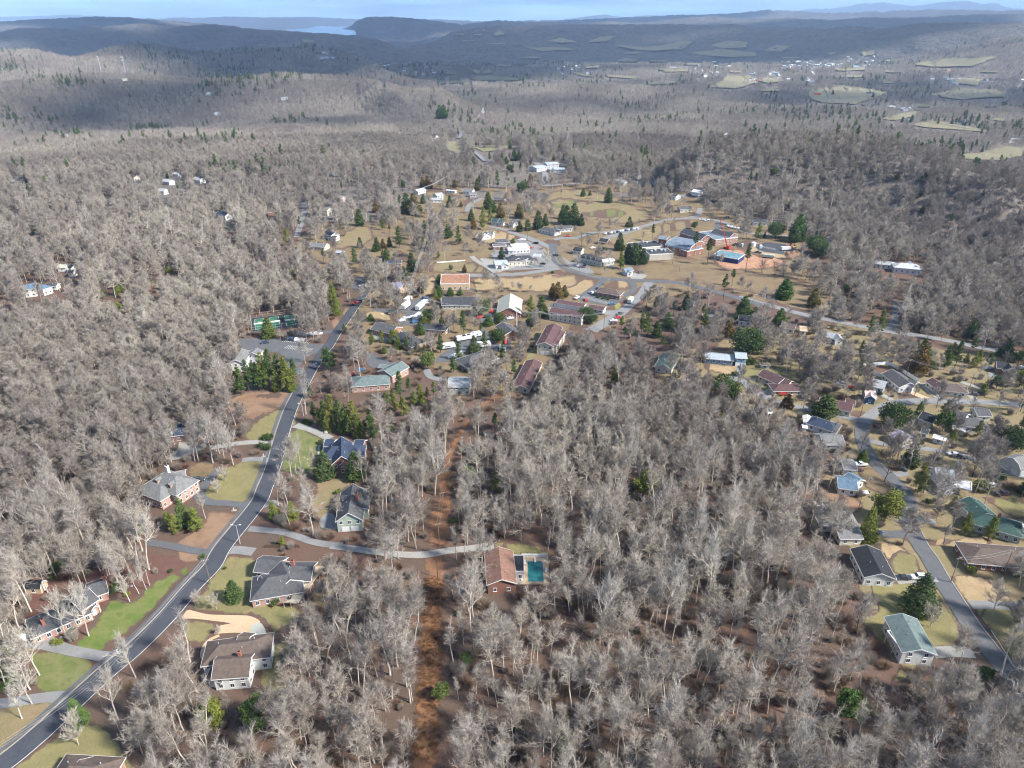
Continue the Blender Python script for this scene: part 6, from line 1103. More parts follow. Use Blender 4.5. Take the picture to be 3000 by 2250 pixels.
def car(p, kind, col, ang, label, name=None, group=None):
    L_, w_, b, g, wh, rim = CARS[kind]; c = G(p); c.z += .17; e = empty(name or {'sedan': 'car', 'suv': 'car', 'pickup': 'pickup_truck', 'van': 'van'}[kind], c, R(ang)); tag(e, label, {'sedan': 'car', 'suv': 'car', 'pickup': 'pickup', 'van': 'van'}[kind], group or 'parked and passing vehicles')
    obj('body', b, e, color=COLR[col]); obj('windows', g, e)
    for x in (-L_ * .31, L_ * .31):
        for y in (-w_ * .44, w_ * .44): q = obj('wheel', wh, e, (x, y, .34)); obj('rim', rim, q)
    for y in (-.6, .6): obj('headlight', HL, e, (L_ / 2 + .0, y, .72))
    return e
def trailer(p, ang, label, L_=8, w_=2.6, h=2.9, col='white', name='box_trailer', cat='trailer', stripe=None):
    c = G(p); c.z += .17; e = empty(name, c, R(ang)); tag(e, label, cat, 'large white vehicles')
    m = MB().prism([(-L_ / 2, .75), (-L_ / 2, h), (L_ / 2 - .5, h), (L_ / 2, h * .7), (L_ / 2, .75)], -w_ / 2, w_ / 2); m.build('body', 'paint', e, COLR[col])
    if stripe: MB().box(-L_ * .3, L_ * .1, -w_ / 2 - .02, w_ / 2 + .02, 1.2, 1.9).build('stripe', 'paint', e, COLR[stripe])
    MB().box(-L_ * .4, L_ * .4, -w_ / 2 + .2, w_ / 2 - .2, .45, .748).build('chassis', 'black', e)
    for x in (-L_ * .28, -L_ * .16, L_ * .34):
        for y in (-w_ * .43, w_ * .43): obj('wheel', CARS['van'][4], e, (x, y, .36))
    MB().box(-.4, .4, -.4, .4, h, h + .3).build('roof_vent', 'white_trim', e); MB().box(L_ / 2 - .2, L_ / 2 + .02, -.9, .9, 1.5, h * .66).build('windscreen', 'glass_dark', e)
    return e
zone('B5')
for x, y, k, c, l in ((240, 1367, 'suv', 'black', 'black SUV at the left end of the parking row'), (268, 1366, 'sedan', 'char', 'dark sedan next to the black SUV in the parking row'), (296, 1370, 'suv', 'navy', 'navy SUV in the middle of the parking row'), (330, 1376, 'suv', 'white', 'white SUV right of the navy one in the parking row'), (358, 1379, 'sedan', 'silver', 'silver sedan near the right end of the parking row'), (384, 1382, 'sedan', 'lgrey', 'grey sedan at the right end of the parking row')): car((x, y), k, c, 92, l)
car((76, 1400), 'sedan', 'navy', 20, 'navy car alone in the tennis court parking lot'); car((505, 1330), 'suv', 'white', 5, 'white SUV on the driveway below the tennis court'); car((450, 1332), 'sedan', 'silver', 5, 'silver car on the driveway below the tennis court')
car((808, 1080), 'pickup', 'red', 62, 'red pickup driving up the main road'); car((870, 1050), 'sedan', 'dk', 60, 'dark car at the top of the main road'); car((868, 942), 'pickup', 'white', 5, 'white truck in the lot behind bare trees')
car((1140, 882), 'suv', 'white', 0, 'white SUV behind the brown-roofed workshop'); car((1165, 882), 'sedan', 'silver', 0, 'silver car beside the brown-roofed workshop')
trailer((1232, 1062), 72, 'small white box trailer at the top of the clinic court', 7.5, 2.8); trailer((1215, 1112), 72, 'long white box trailer on the left of the clinic court', 9, 2.8, 3.2); trailer((1328, 1120), 75, 'white box trailer on the right of the clinic court', 9, 2.8, 3.2); trailer((1312, 1203), 70, 'white box trailer at the bottom of the clinic court', 8.5, 2.8, 3.2)
for x, y, k, c, l in ((1367, 1062, 'sedan', 'white', 'white car above the right-hand box trailer'), (1370, 1080, 'sedan', 'silver', 'silver car above the right-hand box trailer'), (1376, 1040, 'suv', 'navyb', 'dark blue car beside the hedge at the court top'), (1180, 1222, 'sedan', 'white', 'white car below the clinic court playground'), (1208, 1202, 'sedan', 'silver', 'silver car at the lower left of the clinic court'), (1268, 1192, 'sedan', 'white', 'white car left of the bottom box trailer'), (1292, 1232, 'suv', 'dblue', 'bright blue car below the bottom box trailer'), (955, 1292, 'sedan', 'silver', 'silver car beside the striped-roof office'), (985, 1304, 'suv', 'steelblue', 'blue-grey car beside the striped-roof office'), (975, 1318, 'sedan', 'white', 'white car beside the striped-roof office')): car((x, y), k, c, 30, l)
trailer((1665, 1378), 25, 'leftmost white box van in the row of four', 6, 2.4); trailer((1702, 1372), 25, 'second white box van in the row of four', 6, 2.4); trailer((1740, 1362), 25, 'third white box van with blue stripe', 6, 2.4, stripe='dblue'); trailer((1786, 1346), 25, 'rightmost white box van with blue stripe', 6, 2.4, stripe='dblue'); trailer((1560, 1440), 20, 'white medical van standing alone on the left', 7.5, 2.6, 3, stripe='dblue'); trailer((1845, 1430), 15, 'white coach trailer right of the dark spruce', 8, 2.6, 3)
for x, y, k, c, a, l in ((1640, 1408, 'pickup', 'black', 70, 'black truck in front of the row of white vans'), (1592, 1520, 'sedan', 'white', 15, 'lowest silver-white car of the slanted row'), (1618, 1505, 'sedan', 'silver', 15, 'second car of the slanted row'), (1642, 1492, 'sedan', 'lgrey', 15, 'third car of the slanted row'), (1664, 1478, 'sedan', 'silver', 15, 'topmost car of the slanted row'), (2025, 1398, 'sedan', 'red', 95, 'red car in the lower right lot'), (2052, 1398, 'suv', 'dk', 95, 'dark car next to the red one in the lower right lot'), (1985, 1448, 'van', 'white', 90, 'tall white van at the lower right lot edge'), (1946, 1452, 'pickup', 'steelblue', 90, 'blue-grey pickup left of the tall white van'), (2012, 1458, 'sedan', 'white', 90, 'white car right of the tall white van'), (1912, 1148, 'suv', 'red', 80, 'red car below the church hall'), (1815, 1195, 'sedan', 'red', 60, 'red car beside the round evergreens'), (2028, 1172, 'sedan', 'silver', 20, 'silver car in the church hall lot'), (2060, 1203, 'sedan', 'white', 20, 'white car in the church hall lot'), (1885, 1190, 'suv', 'navy', 20, 'dark car in the church hall lot')): car((x, y), k, c, a, l)
zone('B6')
cols = ['silver', 'dk', 'white', 'lgrey', 'black', 'silver', 'white', 'navy', 'silver', 'dk', 'white', 'silver']
for i in range(12): car((762 + 23 * i, 517 - 3.9 * i), ('sedan', 'suv')[i % 2], cols[i], 62, '%s car, number %s from the left in the long school roadside row' % ({'silver': 'silver', 'dk': 'dark grey', 'white': 'white', 'lgrey': 'grey', 'black': 'black', 'navy': 'navy'}[cols[i]], 'one two three four five six seven eight nine ten eleven twelve'.split()[i]), group='cars parked along the school road')
for i in range(7): car((1748 + 27 * i, 455 + 6.2 * i), ('suv', 'pickup', 'sedan')[i % 3], ['white', 'white', 'silver', 'white', 'dk', 'silver', 'black'][i], 60, 'vehicle %s from the left in the row behind the classroom block' % 'first second third fourth fifth sixth seventh'.split()[i], group='cars behind the school')
for x, y, k, c, a, l in ((452, 537, 'sedan', 'red', 0, 'red car on the road beyond the island'), (192, 594, 'suv', 'black', 150, 'black SUV approaching the junction'), (145, 632, 'pickup', 'red', 20, 'red pickup at the convenience store'), (95, 652, 'sedan', 'white', 10, 'white car at the convenience store'), (90, 566, 'suv', 'white', 10, 'white SUV behind the convenience store'), (70, 568, 'sedan', 'silver', 10, 'silver car behind the convenience store'), (250, 760, 'sedan', 'black', 160, 'black car at the edge of the bank lot'), (360, 690, 'suv', 'black', 100, 'black SUV driving round the curve'), (565, 787, 'sedan', 'maroon', 10, 'maroon car in front of the dormered shop'), (590, 771, 'suv', 'black', 80, 'black car in front of the dormered shop'), (540, 776, 'sedan', 'silver', 40, 'silver car in front of the dormered shop'), (655, 632, 'sedan', 'white', 20, 'white car behind the dormered shop'), (748, 664, 'pickup', 'steelblue', 80, 'blue truck beside the cedars behind the shop'), (805, 786, 'sedan', 'silver', 170, 'silver car beside the yellow-green pine'), (645, 998, 'suv', 'white', 110, 'white SUV at the ring-drive office'), (525, 1037, 'pickup', 'white', 60, 'white pickup at the meadow corner'), (600, 1052, 'sedan', 'red', 90, 'red car above the storage row'), (812, 1087, 'sedan', 'dblue', 10, 'blue car at the corner of the ring drive'), (700, 962, 'sedan', 'navy', 100, 'navy car at the end of the brick office'), (872, 1168, 'pickup', 'dk', 40, 'dark truck beside the storage road'), (860, 1197, 'sedan', 'red', 10, 'red car below the storage road'), (822, 1222, 'sedan', 'white', 10, 'white car below the red one'), (830, 1243, 'suv', 'maroon', 15, 'maroon car below the white one'), (712, 1167, 'sedan', 'dk', 0, 'dark car at the end of the motel wing'), (1540, 402, 'pickup', 'white', 170, 'white pickup by the school gate'), (1580, 413, 'suv', 'white', 170, 'white SUV by the school gate'), (1815, 604, 'pickup', 'black', 10, 'black pickup on the construction site'), (395, 1350, 'suv', 'dk', 60, 'dark car beside the motel balconies'), (415, 1345, 'sedan', 'silver', 60, 'silver car beside the motel balconies'), (1045, 832, 'suv', 'dk', 20, 'dark car beside the white cottage'), (1460, 210, 'sedan', 'white', 170, 'white car on the upper bend'), (1490, 222, 'pickup', 'silver', 170, 'silver pickup on the upper bend'), (430, 128, 'suv', 'dk', 5, 'dark car on the lane beyond the meadow'), (1740, 385, 'suv', 'char', 160, 'dark car under the tree by the upper lots')): car((x, y), k, c, a, l)
trailer((960, 1068), 65, 'white box lorry driving down the storage road', 7, 2.4, 3.0, name='box_lorry', cat='lorry')
zone('E2'); trailer((850, 283), 10, 'white camper trailer beside the new asphalt lot', 8, 2.6, 2.9, name='camper_trailer'); car((545, 252), 'pickup', 'black', 20, 'black truck beside the classroom block'); car((680, 300), 'pickup', 'dk', 150, 'dark flatbed at the edge of the clay'); trailer((740, 330), 155, 'long pale site trailer on the clay edge', 9, 2.6, 2.6, 'sage', 'site_trailer')
zone('C3')
for x, y, k, c, a, l in ((712, 338, 'sedan', 'steelblue', 160, 'blue-silver car under the bare trees'), (730, 354, 'suv', 'silver', 160, 'silver SUV under the bare trees'), (232, 405, 'sedan', 'dblue', 20, 'blue car on the ranch house drive'), (285, 415, 'van', 'white', 10, 'white van on the ranch house drive'), (800, 378, 'sedan', 'red', 170, 'red car half hidden by bare shrubs'), (1846, 432, 'suv', 'black', 160, 'black SUV by the hipped brown house'), (1800, 436, 'sedan', 'dk', 160, 'dark car by the hipped brown house'), (885, 1008, 'pickup', 'white', 175, 'white pickup beside the flat grey-roofed house'), (860, 1048, 'sedan', 'maroon', 175, 'maroon car beside the blue-gabled house'), (1213, 1043, 'sedan', 'char', 150, 'dark sedan beside the winding road'), (1945, 1178, 'sedan', 'white', 25, 'white car on the right-hand grass'), (2032, 1245, 'pickup', 'maroon', 10, 'dark red pickup above the green-roofed house'), (2060, 1528, 'pickup', 'white', 175, 'white camper pickup below the green-roofed house'), (1690, 948, 'pickup', 'black', 160, 'black pickup in the wooded yard'), (1942, 955, 'suv', 'dk', 100, 'dark car near the barn garage'), (1640, 925, 'sedan', 'silver', 170, 'silver car in the wooded yard'), (1025, 1572, 'sedan', 'navy', 40, 'navy car beside the yellow-green fir'), (1922, 225, 'sedan', 'white', 10, 'white car left of the black-roofed brick house'), (2190, 225, 'suv', 'silver', 20, 'silver car at the far right edge'), (410, 430, 'pickup', 'silver', 80, 'silver truck behind the round bare tree')): car((x, y), k, c, a, l)
trailer((252, 438), 5, 'small red cargo trailer on the ranch drive', 4.2, 2.2, 2.2, 'red', 'cargo_trailer')
trailer((2150, 1545), 175, 'white caravan at the right edge below the green roof', 6, 2.4, 2.7, name='caravan', cat='caravan')
zone('D7'); car((1130, 248), 'sedan', 'black', 178, 'black sedan on the drive of the black-roofed house'); car((1245, 243), 'suv', 'white', 178, 'white car on the drive behind the spruce')
zone('D4'); car((160, 697), 'sedan', 'white', 170, 'white car on the brick house drive at the left')
zone('C1'); car((850, 240), 'sedan', 'dblue', 30, 'blue car beside the grey-green office'); car((800, 268), 'sedan', 'red', 30, 'red car beside the grey-green office')
zone('C8'); car((1612, 1133), 'suv', 'char', 10, 'dark car beside the pale pink brick house')
def boat(p, ang, label):
    c = G(p); c.z += .17; e = empty('boat_on_trailer', c, R(ang)); tag(e, label, 'boat'); m = MB(); st = [(-2.8, 1.0, .55), (-1, 1.1, .5), (1, 1.0, .5), (2.2, .6, .6), (3, .05, .95)]; v = []
    for x, hw, zb in st: v += [(x, 0, zb), (x, -hw * .75, zb + .15), (x, -hw, 1.35), (x, hw, 1.35), (x, hw * .75, zb + .15)]
    f = []
    for i in range(4):
        for j in range(5): a = i * 5 + j; b_ = i * 5 + (j + 1) % 5; f.append((a, b_, b_ + 5, a + 5))
    m.add(v, f + [(4, 3, 2, 1, 0)]); m.build('hull', 'paint', e, COLR['white']); MB().box(-.4, .9, -.7, .7, 1.352, 1.85).build('windscreen', 'glass_dark', e); MB().box(-3.2, -2.82, -.25, .25, .7, 1.7).build('engine', 'black', e); MB().box(-2.4, 3.6, -.08, .08, .38, .48).build('trailer_bar', 'steel', e)
    for y in (-.95, .95): obj('wheel', CARS['van'][4], e, (-.6, y, .34))
zone('C3'); boat((885, 1245), 175, 'white boat on a trailer below the blue-gabled house'); boat((1890, 1535), 172, 'white boat on a trailer left of the camper pickup'); boat((150, 590), 70, 'white boat on a trailer beside the side street')
# ------------------------------------------------------------------ poles, wires, masts, courts, pool, fences
def pole(c, h, label, arms=1, mat='pole_wood', name='utility_pole', lamp=False, ang=0.0, r=.16):
    e = empty(name, c, ang); tag(e, label, 'lamp post' if name == 'street_lamp' else 'pole', 'poles'); MB().tube((0, 0, -.3), (0, 0, h), r, r * .6, 8).build('shaft', mat, e)
    for i in range(arms): z = h - .5 - i * .9; MB().box(-1.1, 1.1, -.06, .06, z - .06, z + .06).build('crossarm', mat, e); [MB().tube((x, 0, z + .06), (x, 0, z + .28), .06, n=6).build('insulator', 'white_trim', e) for x in (-1, -.35, .35, 1)]
    if lamp:
        for s in ((-1, 1) if lamp == 2 else (1,)): MB().tube((0, 0, h - .05), (s * 1.4, 0, h + .25), .05, n=6).build('arm', mat, e); MB().box(s * 1.4 - .35, s * 1.4 + .35, -.16, .16, h + .18, h + .32).build('lamp_head', 'lamp_glass', e)
    return e
def wires(a, b, label, offs=(-1, 0, 1), sag=1.0, r=.035, n=10):
    a = Vector(a); b = Vector(b); d = (b - a).normalized(); s = Vector((-d.y, d.x, 0)).normalized(); m = MB()
    root = empty('power_line', (a + b) / 2); tag(root, label, 'wires', 'power lines')
    for o in offs:
        m = MB(); prev = None
        for i in range(n + 1):
            t = i / n; p = a.lerp(b, t) + s * o - Vector((0, 0, sag * 4 * t * (1 - t))) - root.location
            if prev is not None: m.tube(prev, p, r, n=4, cap=False)
            prev = p
        m.build('wire', 'wire', root)
def line(z, tops, h, what, offs=(-1, 0, 1), r=.035, first=True, sag=1.0, arms=1):
    zone(z); pts = []
    for i, p in enumerate(tops):
        t = G(p, h); pts.append(t)
        if i or first: pole(Vector((t.x, t.y, gz1(t.x, t.y))), h + .3, 'wooden utility pole, %s along %s' % ('first second third fourth fifth sixth seventh eighth ninth tenth'.split()[i], what), arms, ang=.3)
    for i in range(len(pts) - 1): wires(pts[i], pts[i + 1], 'power wires, %s span along %s' % ('first second third fourth fifth sixth seventh eighth ninth'.split()[i], what), offs, sag, r)
line('E1', [(745, 10), (520, 108), (575, 380), (550, 640), (445, 940), (370, 1180)], 13, 'the bright line through the upper village', (-.7, 0, .7), .07)
line('E1', [(370, 1180), (640, 1335), (1100, 1392), (1455, 1412), (1780, 1452), (2110, 1482)], 12, 'the line across the town centre', (-.5, .5), .07, False)
line('B6', [(40, 1140), (232, 1142), (360, 1165), (752, 1152), (1298, 1188)], 11, 'the line past the motel wing', (-.6, .6), .04)
line('C3', [(690, 40), (910, 98), (1295, 150), (1810, 262), (1950, 290)], 11, 'the line behind the white fence', (-.6, .6), .05)
line('D4', [(-260, 1640), (690, 1010), (1530, 105)], 10, 'the verge of the dark road', (-.8, 0, .8), .022)
line('C3', [(1570, 760), (1890, 1040), (2260, 1090)], 10, 'the right-hand lane', (-.6, .6), .03)
line('D7', [(1560, 90), (1960, 30)], 10, 'the brown-roofed house', (-.5, .5), .025)
line('C1', [(1508, 1225), (1475, 1480)], 9, 'the orange track', (-.5, .5), .02)
def P1(z, p, yt, label, **k): zone(z); pole(G(p), px_height(p, yt), label, **k)
P1('C8', (1945, 1640), 1490, 'white twin-armed street lamp beside the dark road', arms=0, mat='steel', name='street_lamp', lamp=2)
P1('C1', (385, 605), 505, 'white street lamp beside the bright green strip', arms=0, mat='steel', name='street_lamp', lamp=2); P1('C1', (212, 960), 905, 'short lamp post beside the dark road opposite the navy-roofed house', arms=0, mat='steel', name='street_lamp', lamp=1); P1('C1', (470, 215), 180, 'street lamp at the parking lot kerb', arms=0, mat='steel', name='street_lamp', lamp=1)
P1('D7', (1890, 1045), 930, 'white street lamp over the guard rail bend', arms=0, mat='steel', name='street_lamp', lamp=1); P1('D5', (1360, 235), 75, 'dark pole standing in the orange track', arms=0, mat='dark_wood'); P1('B6', (1955, 1060), 1005, 'white street lamp on the field road', arms=0, mat='steel', name='street_lamp', lamp=1); P1('B6', (1272, 510), 420, 'white flagpole on the school lawn', arms=0, mat='white_trim', name='flagpole', r=.1); P1('B6', (1355, 820), 750, 'wooden pole with brace in the brown school field', arms=1); P1('B6', (545, 830), 760, 'pole at the dormered shop corner', arms=1); P1('B6', (125, 560), 455, 'tall pole in front of the dark cedars', arms=1); P1('E1', (1525, 1650), 1430, 'thick white pole beside the slate-grey gable', arms=0, mat='white_trim', r=.3); P1('B6', (1065, 1055), 930, 'wooden pole beside the storage road', arms=1); P1('C2', (1825, 380), 270, 'wooden pole beside the drive curve', arms=0); P1('C2', (115, 140), 30, 'thin pole in the grass lane below the motel', arms=0); P1('C3', (885, 610), 510, 'street lamp on the lawn corner', arms=0, mat='pole_wood', name='street_lamp', lamp=1); P1('C3', (865, 1380), 1270, 'brown pole beside the yellow-green tree', arms=0); P1('C3', (650, 415), 310, 'leaning wooden pole beside the cream ranch house', arms=0); P1('B5', (775, 1030), 930, 'wooden pole beside the main road', arms=1); P1('B5', (345, 1340), 1250, 'pole left of the tennis parking', arms=0); P1('B4', (1990, 1350), 1150, 'tall thin pole at the tennis court fence', arms=0); P1('A2', (1925, 1145), 1100, 'wooden pole in the yards beyond the meadow', arms=1)
# masts on the wooded hill
def mast(z, base, top, label, lattice=False, w0=2.2, heads=2):
    zone(z); c = G(base); tp = G(top, 0); r = ray(*src(top)); t = math.hypot(c.x, c.y) / math.hypot(r[0], r[1]); h = max(20, CAM_H + r[2] * t - c.z); e = empty('radio_mast', c); tag(e, label, 'mast')
    if not lattice: MB().tube((0, 0, -1), (0, 0, h), w0 * .5, w0 * .3, 8).build('shaft', 'steel', e)
    else:
        m = MB(); k = 9
        for sx, sy in ((-1, -1), (1, -1), (1, 1), (-1, 1)): MB().tube((sx * w0, sy * w0, -1), (sx * w0 * .25, sy * w0 * .25, h), .16, .1, 5).build('leg', 'steel', e)
        for i in range(k):
            z0, z1 = h * i / k, h * (i + 1) / k; a = w0 * (1 - .75 * i / k); b = w0 * (1 - .75 * (i + 1) / k)
            for s in (-1, 1): m.tube((-a, s * a, z0), (b, s * b, z1), .09, n=4).tube((a, s * a, z0), (-b, s * b, z1), .09, n=4).tube((s * a, -a, z0), (s * b, b, z1), .09, n=4).tube((s * a, a, z0), (s * b, -b, z1), .09, n=4)
        m.build('bracing', 'steel', e)
    for i in range(heads):
        zz = h - 1.5 - i * 7
        for a in range(0, 360, 60): x, y = 3 * math.cos(R(a)), 3 * math.sin(R(a)); MB().box(x - .45, x + .45, y - .3, y + .3, zz - 1.6, zz + 1.2).build('antenna', 'white_trim', e)
        MB().tube((0, 0, zz), (0, 0, zz + .3), 3.0, n=12).build('platform', 'steel', e)
    return e
mast('A1', (660, 480), (641, 362), 'left radio mast with two rings of antennas on the wooded hill'); mast('A1', (822, 512), (795, 366), 'right radio mast with white antenna head on the wooded hill'); mast('A1', (775, 512), (763, 435), 'thin short mast between the two radio masts', False, 1.0, 0)
ly = mast('A2', (1468, 962), (1468, 860), 'pale steel lattice pylon rising from the far pines', True, 3.2, 0); ly.name = 'lattice_pylon'; ly['category'] = 'pylon'
h_ = 30
for z in (h_ * .8, h_ * .95): MB().box(-5, 5, -.15, .15, z, z + .25).build('crossarm', 'steel', ly)
# tennis court
flat_mat('court_green', (.035, .13, .075), .8, 0, .2); flat_mat('court_dark', (.035, .042, .045), .8, 0, .3)
zone('B5'); q0, q1, q2 = G((-30, 1310)), G((350, 1262)), G((-20, 1195)); ex = (q1 - q0); ey = (q2 - q0); ex.z = ey.z = 0; ey = ey - ex * (ey.dot(ex) / ex.length_squared); W_, D_ = ex.length, ey.length
tc_ = empty('tennis_court', (q0.x, q0.y, .16), math.atan2(ex.y, ex.x)); tag(tc_, 'dark green fenced tennis courts at the wood edge', 'tennis court'); clear_px([src(p) for p in ((-40, 1320), (360, 1270), (335, 1140), (-30, 1180))])
MB().box(0, W_, 0, D_, -.1, .02).build('court_base', 'court_dark', tc_)
nC = 3; cw = W_ / nC
for i in range(nC):
    x0, x1 = cw * (i + .2), cw * (i + .8); y0, y1 = D_ * .12, D_ * .88; MB().box(x0, x1, y0, y1, .024, .034).build('court_surface', 'court_green', tc_)
    for a in ((x0, x0 + .12, y0, y1), (x1 - .12, x1, y0, y1), (x0 + .13, x1 - .13, y0, y0 + .12), (x0 + .13, x1 - .13, y1 - .12, y1), (x0 + .13, x1 - .13, D_ * .32, D_ * .32 + .12), (x0 + .13, x1 - .13, D_ * .68, D_ * .68 + .12)): MB().box(*a, .036, .044).build('court_line', 'paint_line', tc_)
    MB().box(x0 - .5, x1 + .5, D_ / 2 - .03, D_ / 2 + .03, .05, 1.0).build('net', 'white_trim', tc_); [MB().tube((x, D_ / 2, 0), (x, D_ / 2, 1.15), .06, n=6).build('net_post', 'black', tc_) for x in (x0 - .55, x1 + .55)]
for k in range(9):
    for y in (0, D_): MB().tube((W_ * k / 8, y, 0), (W_ * k / 8, y, 3), .05, n=6).build('fence_post', 'steel', tc_)
for k in range(1, 5):
    for x in (0, W_): MB().tube((x, D_ * k / 5, 0), (x, D_ * k / 5, 3), .05, n=6).build('fence_post', 'steel', tc_)
for z in (.1, 1.5, 2.95):
    MB().tube((0, 0, z), (W_, 0, z), .04, n=4).build('fence_rail', 'steel', tc_); MB().tube((0, D_, z), (W_, D_, z), .04, n=4).build('fence_rail', 'steel', tc_)
    for x in (0, W_): MB().tube((x, 0, z), (x, D_, z), .04, n=4).build('fence_rail', 'steel', tc_)
zone('B5'); w0_, w1_ = G((0, 1165)), G((345, 1125)); d_ = w1_ - w0_; e = empty('retaining_wall', (w0_.x, w0_.y, 0), math.atan2(d_.y, d_.x)); tag(e, 'low brown timber retaining wall behind the tennis courts', 'wall')
for k in range(4): MB().box(0, d_.length, -.15, .15, .3 * k + .01, .3 * k + .29).build('timber', 'dark_wood', e)
# swimming pool
zone('D6'); a, b, c = G((122, 268)), G((236, 268)), G((122, 118)); ex = b - a; ey = c - a; W_, D_ = ex.length, ey.length; po = empty('swimming_pool', (a.x, a.y, .2), math.atan2(ex.y, ex.x)); tag(po, 'teal swimming pool on a beige deck beside the brown-roofed house', 'pool'); clear_px([src(p) for p in ((90, 70), (270, 70), (270, 230), (90, 230))])
MB().box(-.05, W_ + .05, -.05, D_ + .05, -.3, -.06).build('water', 'pool_water', po); dk = MB().box(-2.4, -.3, -1.2, D_ + 3, -.3, .0).box(W_ + .3, W_ + 2, -1.2, D_ + 3, -.3, .0).box(-.3, W_ + .3, -1.2, -.3, -.3, .0).box(-.3, W_ + .3, D_ + .3, D_ + 3, -.3, .0); dk.build('deck', 'concrete_tan', po)
for bx in ((-.3, 0, -.3, D_ + .3), (W_, W_ + .3, -.3, D_ + .3), (0, W_, -.3, 0), (0, W_, D_, D_ + .3)): MB().box(*bx, -.1, .06).build('coping', 'concrete', po)
MB().box(W_ / 2 - .25, W_ / 2 + .25, D_ - .8, D_ + 1.4, .4, .48).box(W_ / 2 - .2, W_ / 2 + .2, D_ + .5, D_ + 1.2, 0, .4).build('diving_board', 'white_trim', po)
fp = empty('pool_fence', (a.x, a.y, .2), math.atan2(ex.y, ex.x)); tag(fp, 'thin black fence on three sides of the swimming pool', 'fence')
xs = [(-2.4, D_ + 3), (0, D_ + 3), (2.2, D_ + 3), (W_ + 2, D_ + 3), (W_ + 2, D_), (W_ + 2, D_ - 3), (W_ + 2, D_ - 6), (W_ + 2, -1.2)]
for x, y in xs: MB().tube((x, y, -.2), (x, y, 1.5), .05, n=6).build('post', 'black', fp)
for z in (.15, 1.4): MB().tube((-2.4, D_ + 3, z), (W_ + 2, D_ + 3, z), .035, n=4).build('rail', 'black', fp); MB().tube((W_ + 2, D_ + 3, z), (W_ + 2, -1.2, z), .035, n=4).build('rail', 'black', fp)
tag(MB().box(-2, W_ + 1.7, D_ + 2.2, D_ + 2.6, -.2, 1.1).build('pool_wall', 'white_trim', None, None, (a.x, a.y, .2), math.atan2(ex.y, ex.x)), 'low white wall along the head of the pool', 'wall')
def lounger(p, ang, label):
    c = G(p); e = empty('sun_lounger', (c.x, c.y, .2), R(ang)); tag(e, label, 'lounger'); MB().box(-.95, .3, -.3, .3, .28, .34).build('seat', 'white_vinyl', e); MB().hexa([(.3, -.3, .28), (.95, -.3, .62), (.95, .3, .62), (.3, .3, .28), (.28, -.3, .34), (.93, -.3, .68), (.93, .3, .68), (.28, .3, .34)]).build('backrest', 'white_vinyl', e)
    for x in (-.85, .5):
        for y in (-.25, .25): MB().tube((x, y, 0), (x, y, .28), .025, n=5).build('leg', 'white_vinyl', e)
lounger((75, 250), 90, 'white lounger at the near end of the pool deck'); lounger((98, 130), 100, 'white lounger left of the pool'); lounger((255, 190), 80, 'white lounger right of the pool')
zone('D5'); sk = empty('patio', G((1925, 240)) + Vector((0, 0, .16))); tag(sk, 'white railed patio between the brown house and the annexe', 'patio'); MB().box(-3.2, 2.6, -3, 3.4, -.1, .05).build('slab', 'concrete', sk)
for x in (-3, -1.2, .6, 2.4): MB().box(x - .05, x + .05, -2.95, -2.85, .05, 1.1).build('post', 'white_trim', sk)
MB().box(-3, 2.4, -2.93, -2.87, 1.0, 1.1).build('rail', 'white_trim', sk)
# wooden deck of the brick house
zone('D5'); h = 2.4; dp = [G(p, h) for p in ((205, 420), (310, 428), (512, 150), (455, 150), (380, 275), (290, 310), (262, 395))]; o = dp[0].copy(); o.z = 0; e = empty('wooden_deck', o); tag(e, 'long weathered wooden deck along the brick house', 'deck'); n = len(dp); m = MB(); m.add([(p.x - o.x, p.y - o.y, h) for p in dp] + [(p.x - o.x, p.y - o.y, h - .2) for p in dp], [tuple(range(n))] + [tuple(range(2 * n - 1, n - 1, -1))] + [((i + 1) % n, i, n + i, n + (i + 1) % n) for i in range(n)]); m.build('platform', 'deck_wood', e)
for i in range(3):
    p, q = dp[i] - o, dp[i + 1] - o; L_ = (q - p).length; k = max(2, int(L_ / 1.8))
    for j in range(k + 1): c = p.lerp(q, j / k); MB().box(c.x - .06, c.x + .06, c.y - .06, c.y + .06, 0, h + 1.0).build('post', 'deck_wood', e)
    for z in (.35, .95): MB().tube((p.x, p.y, h + z), (q.x, q.y, h + z), .05, n=4).build('rail', 'deck_wood', e)
zone('D7'); h = 2.2; c = G((1110, 735), h); e = empty('raised_porch', (c.x, c.y, 0), R(-3)); tag(e, 'white raised porch under the flat roof of the grey-green gabled house', 'porch'); MB().box(-2.6, 2.6, -1.8, 2.2, h - .2, h).build('floor', 'deck_wood', e)
for x in (-2.5, 0, 2.5): MB().box(x - .09, x + .09, -1.75, -1.57, 0, h - .2).build('post', 'white_trim', e)
for k in range(9): MB().box(-2.5 + k * .62, -2.44 + k * .62, -1.75, -1.69, h, h + .95).build('baluster', 'white_trim', e)
MB().box(-2.55, 2.55, -1.78, -1.66, h + .95, h + 1.05).build('rail', 'white_trim', e)
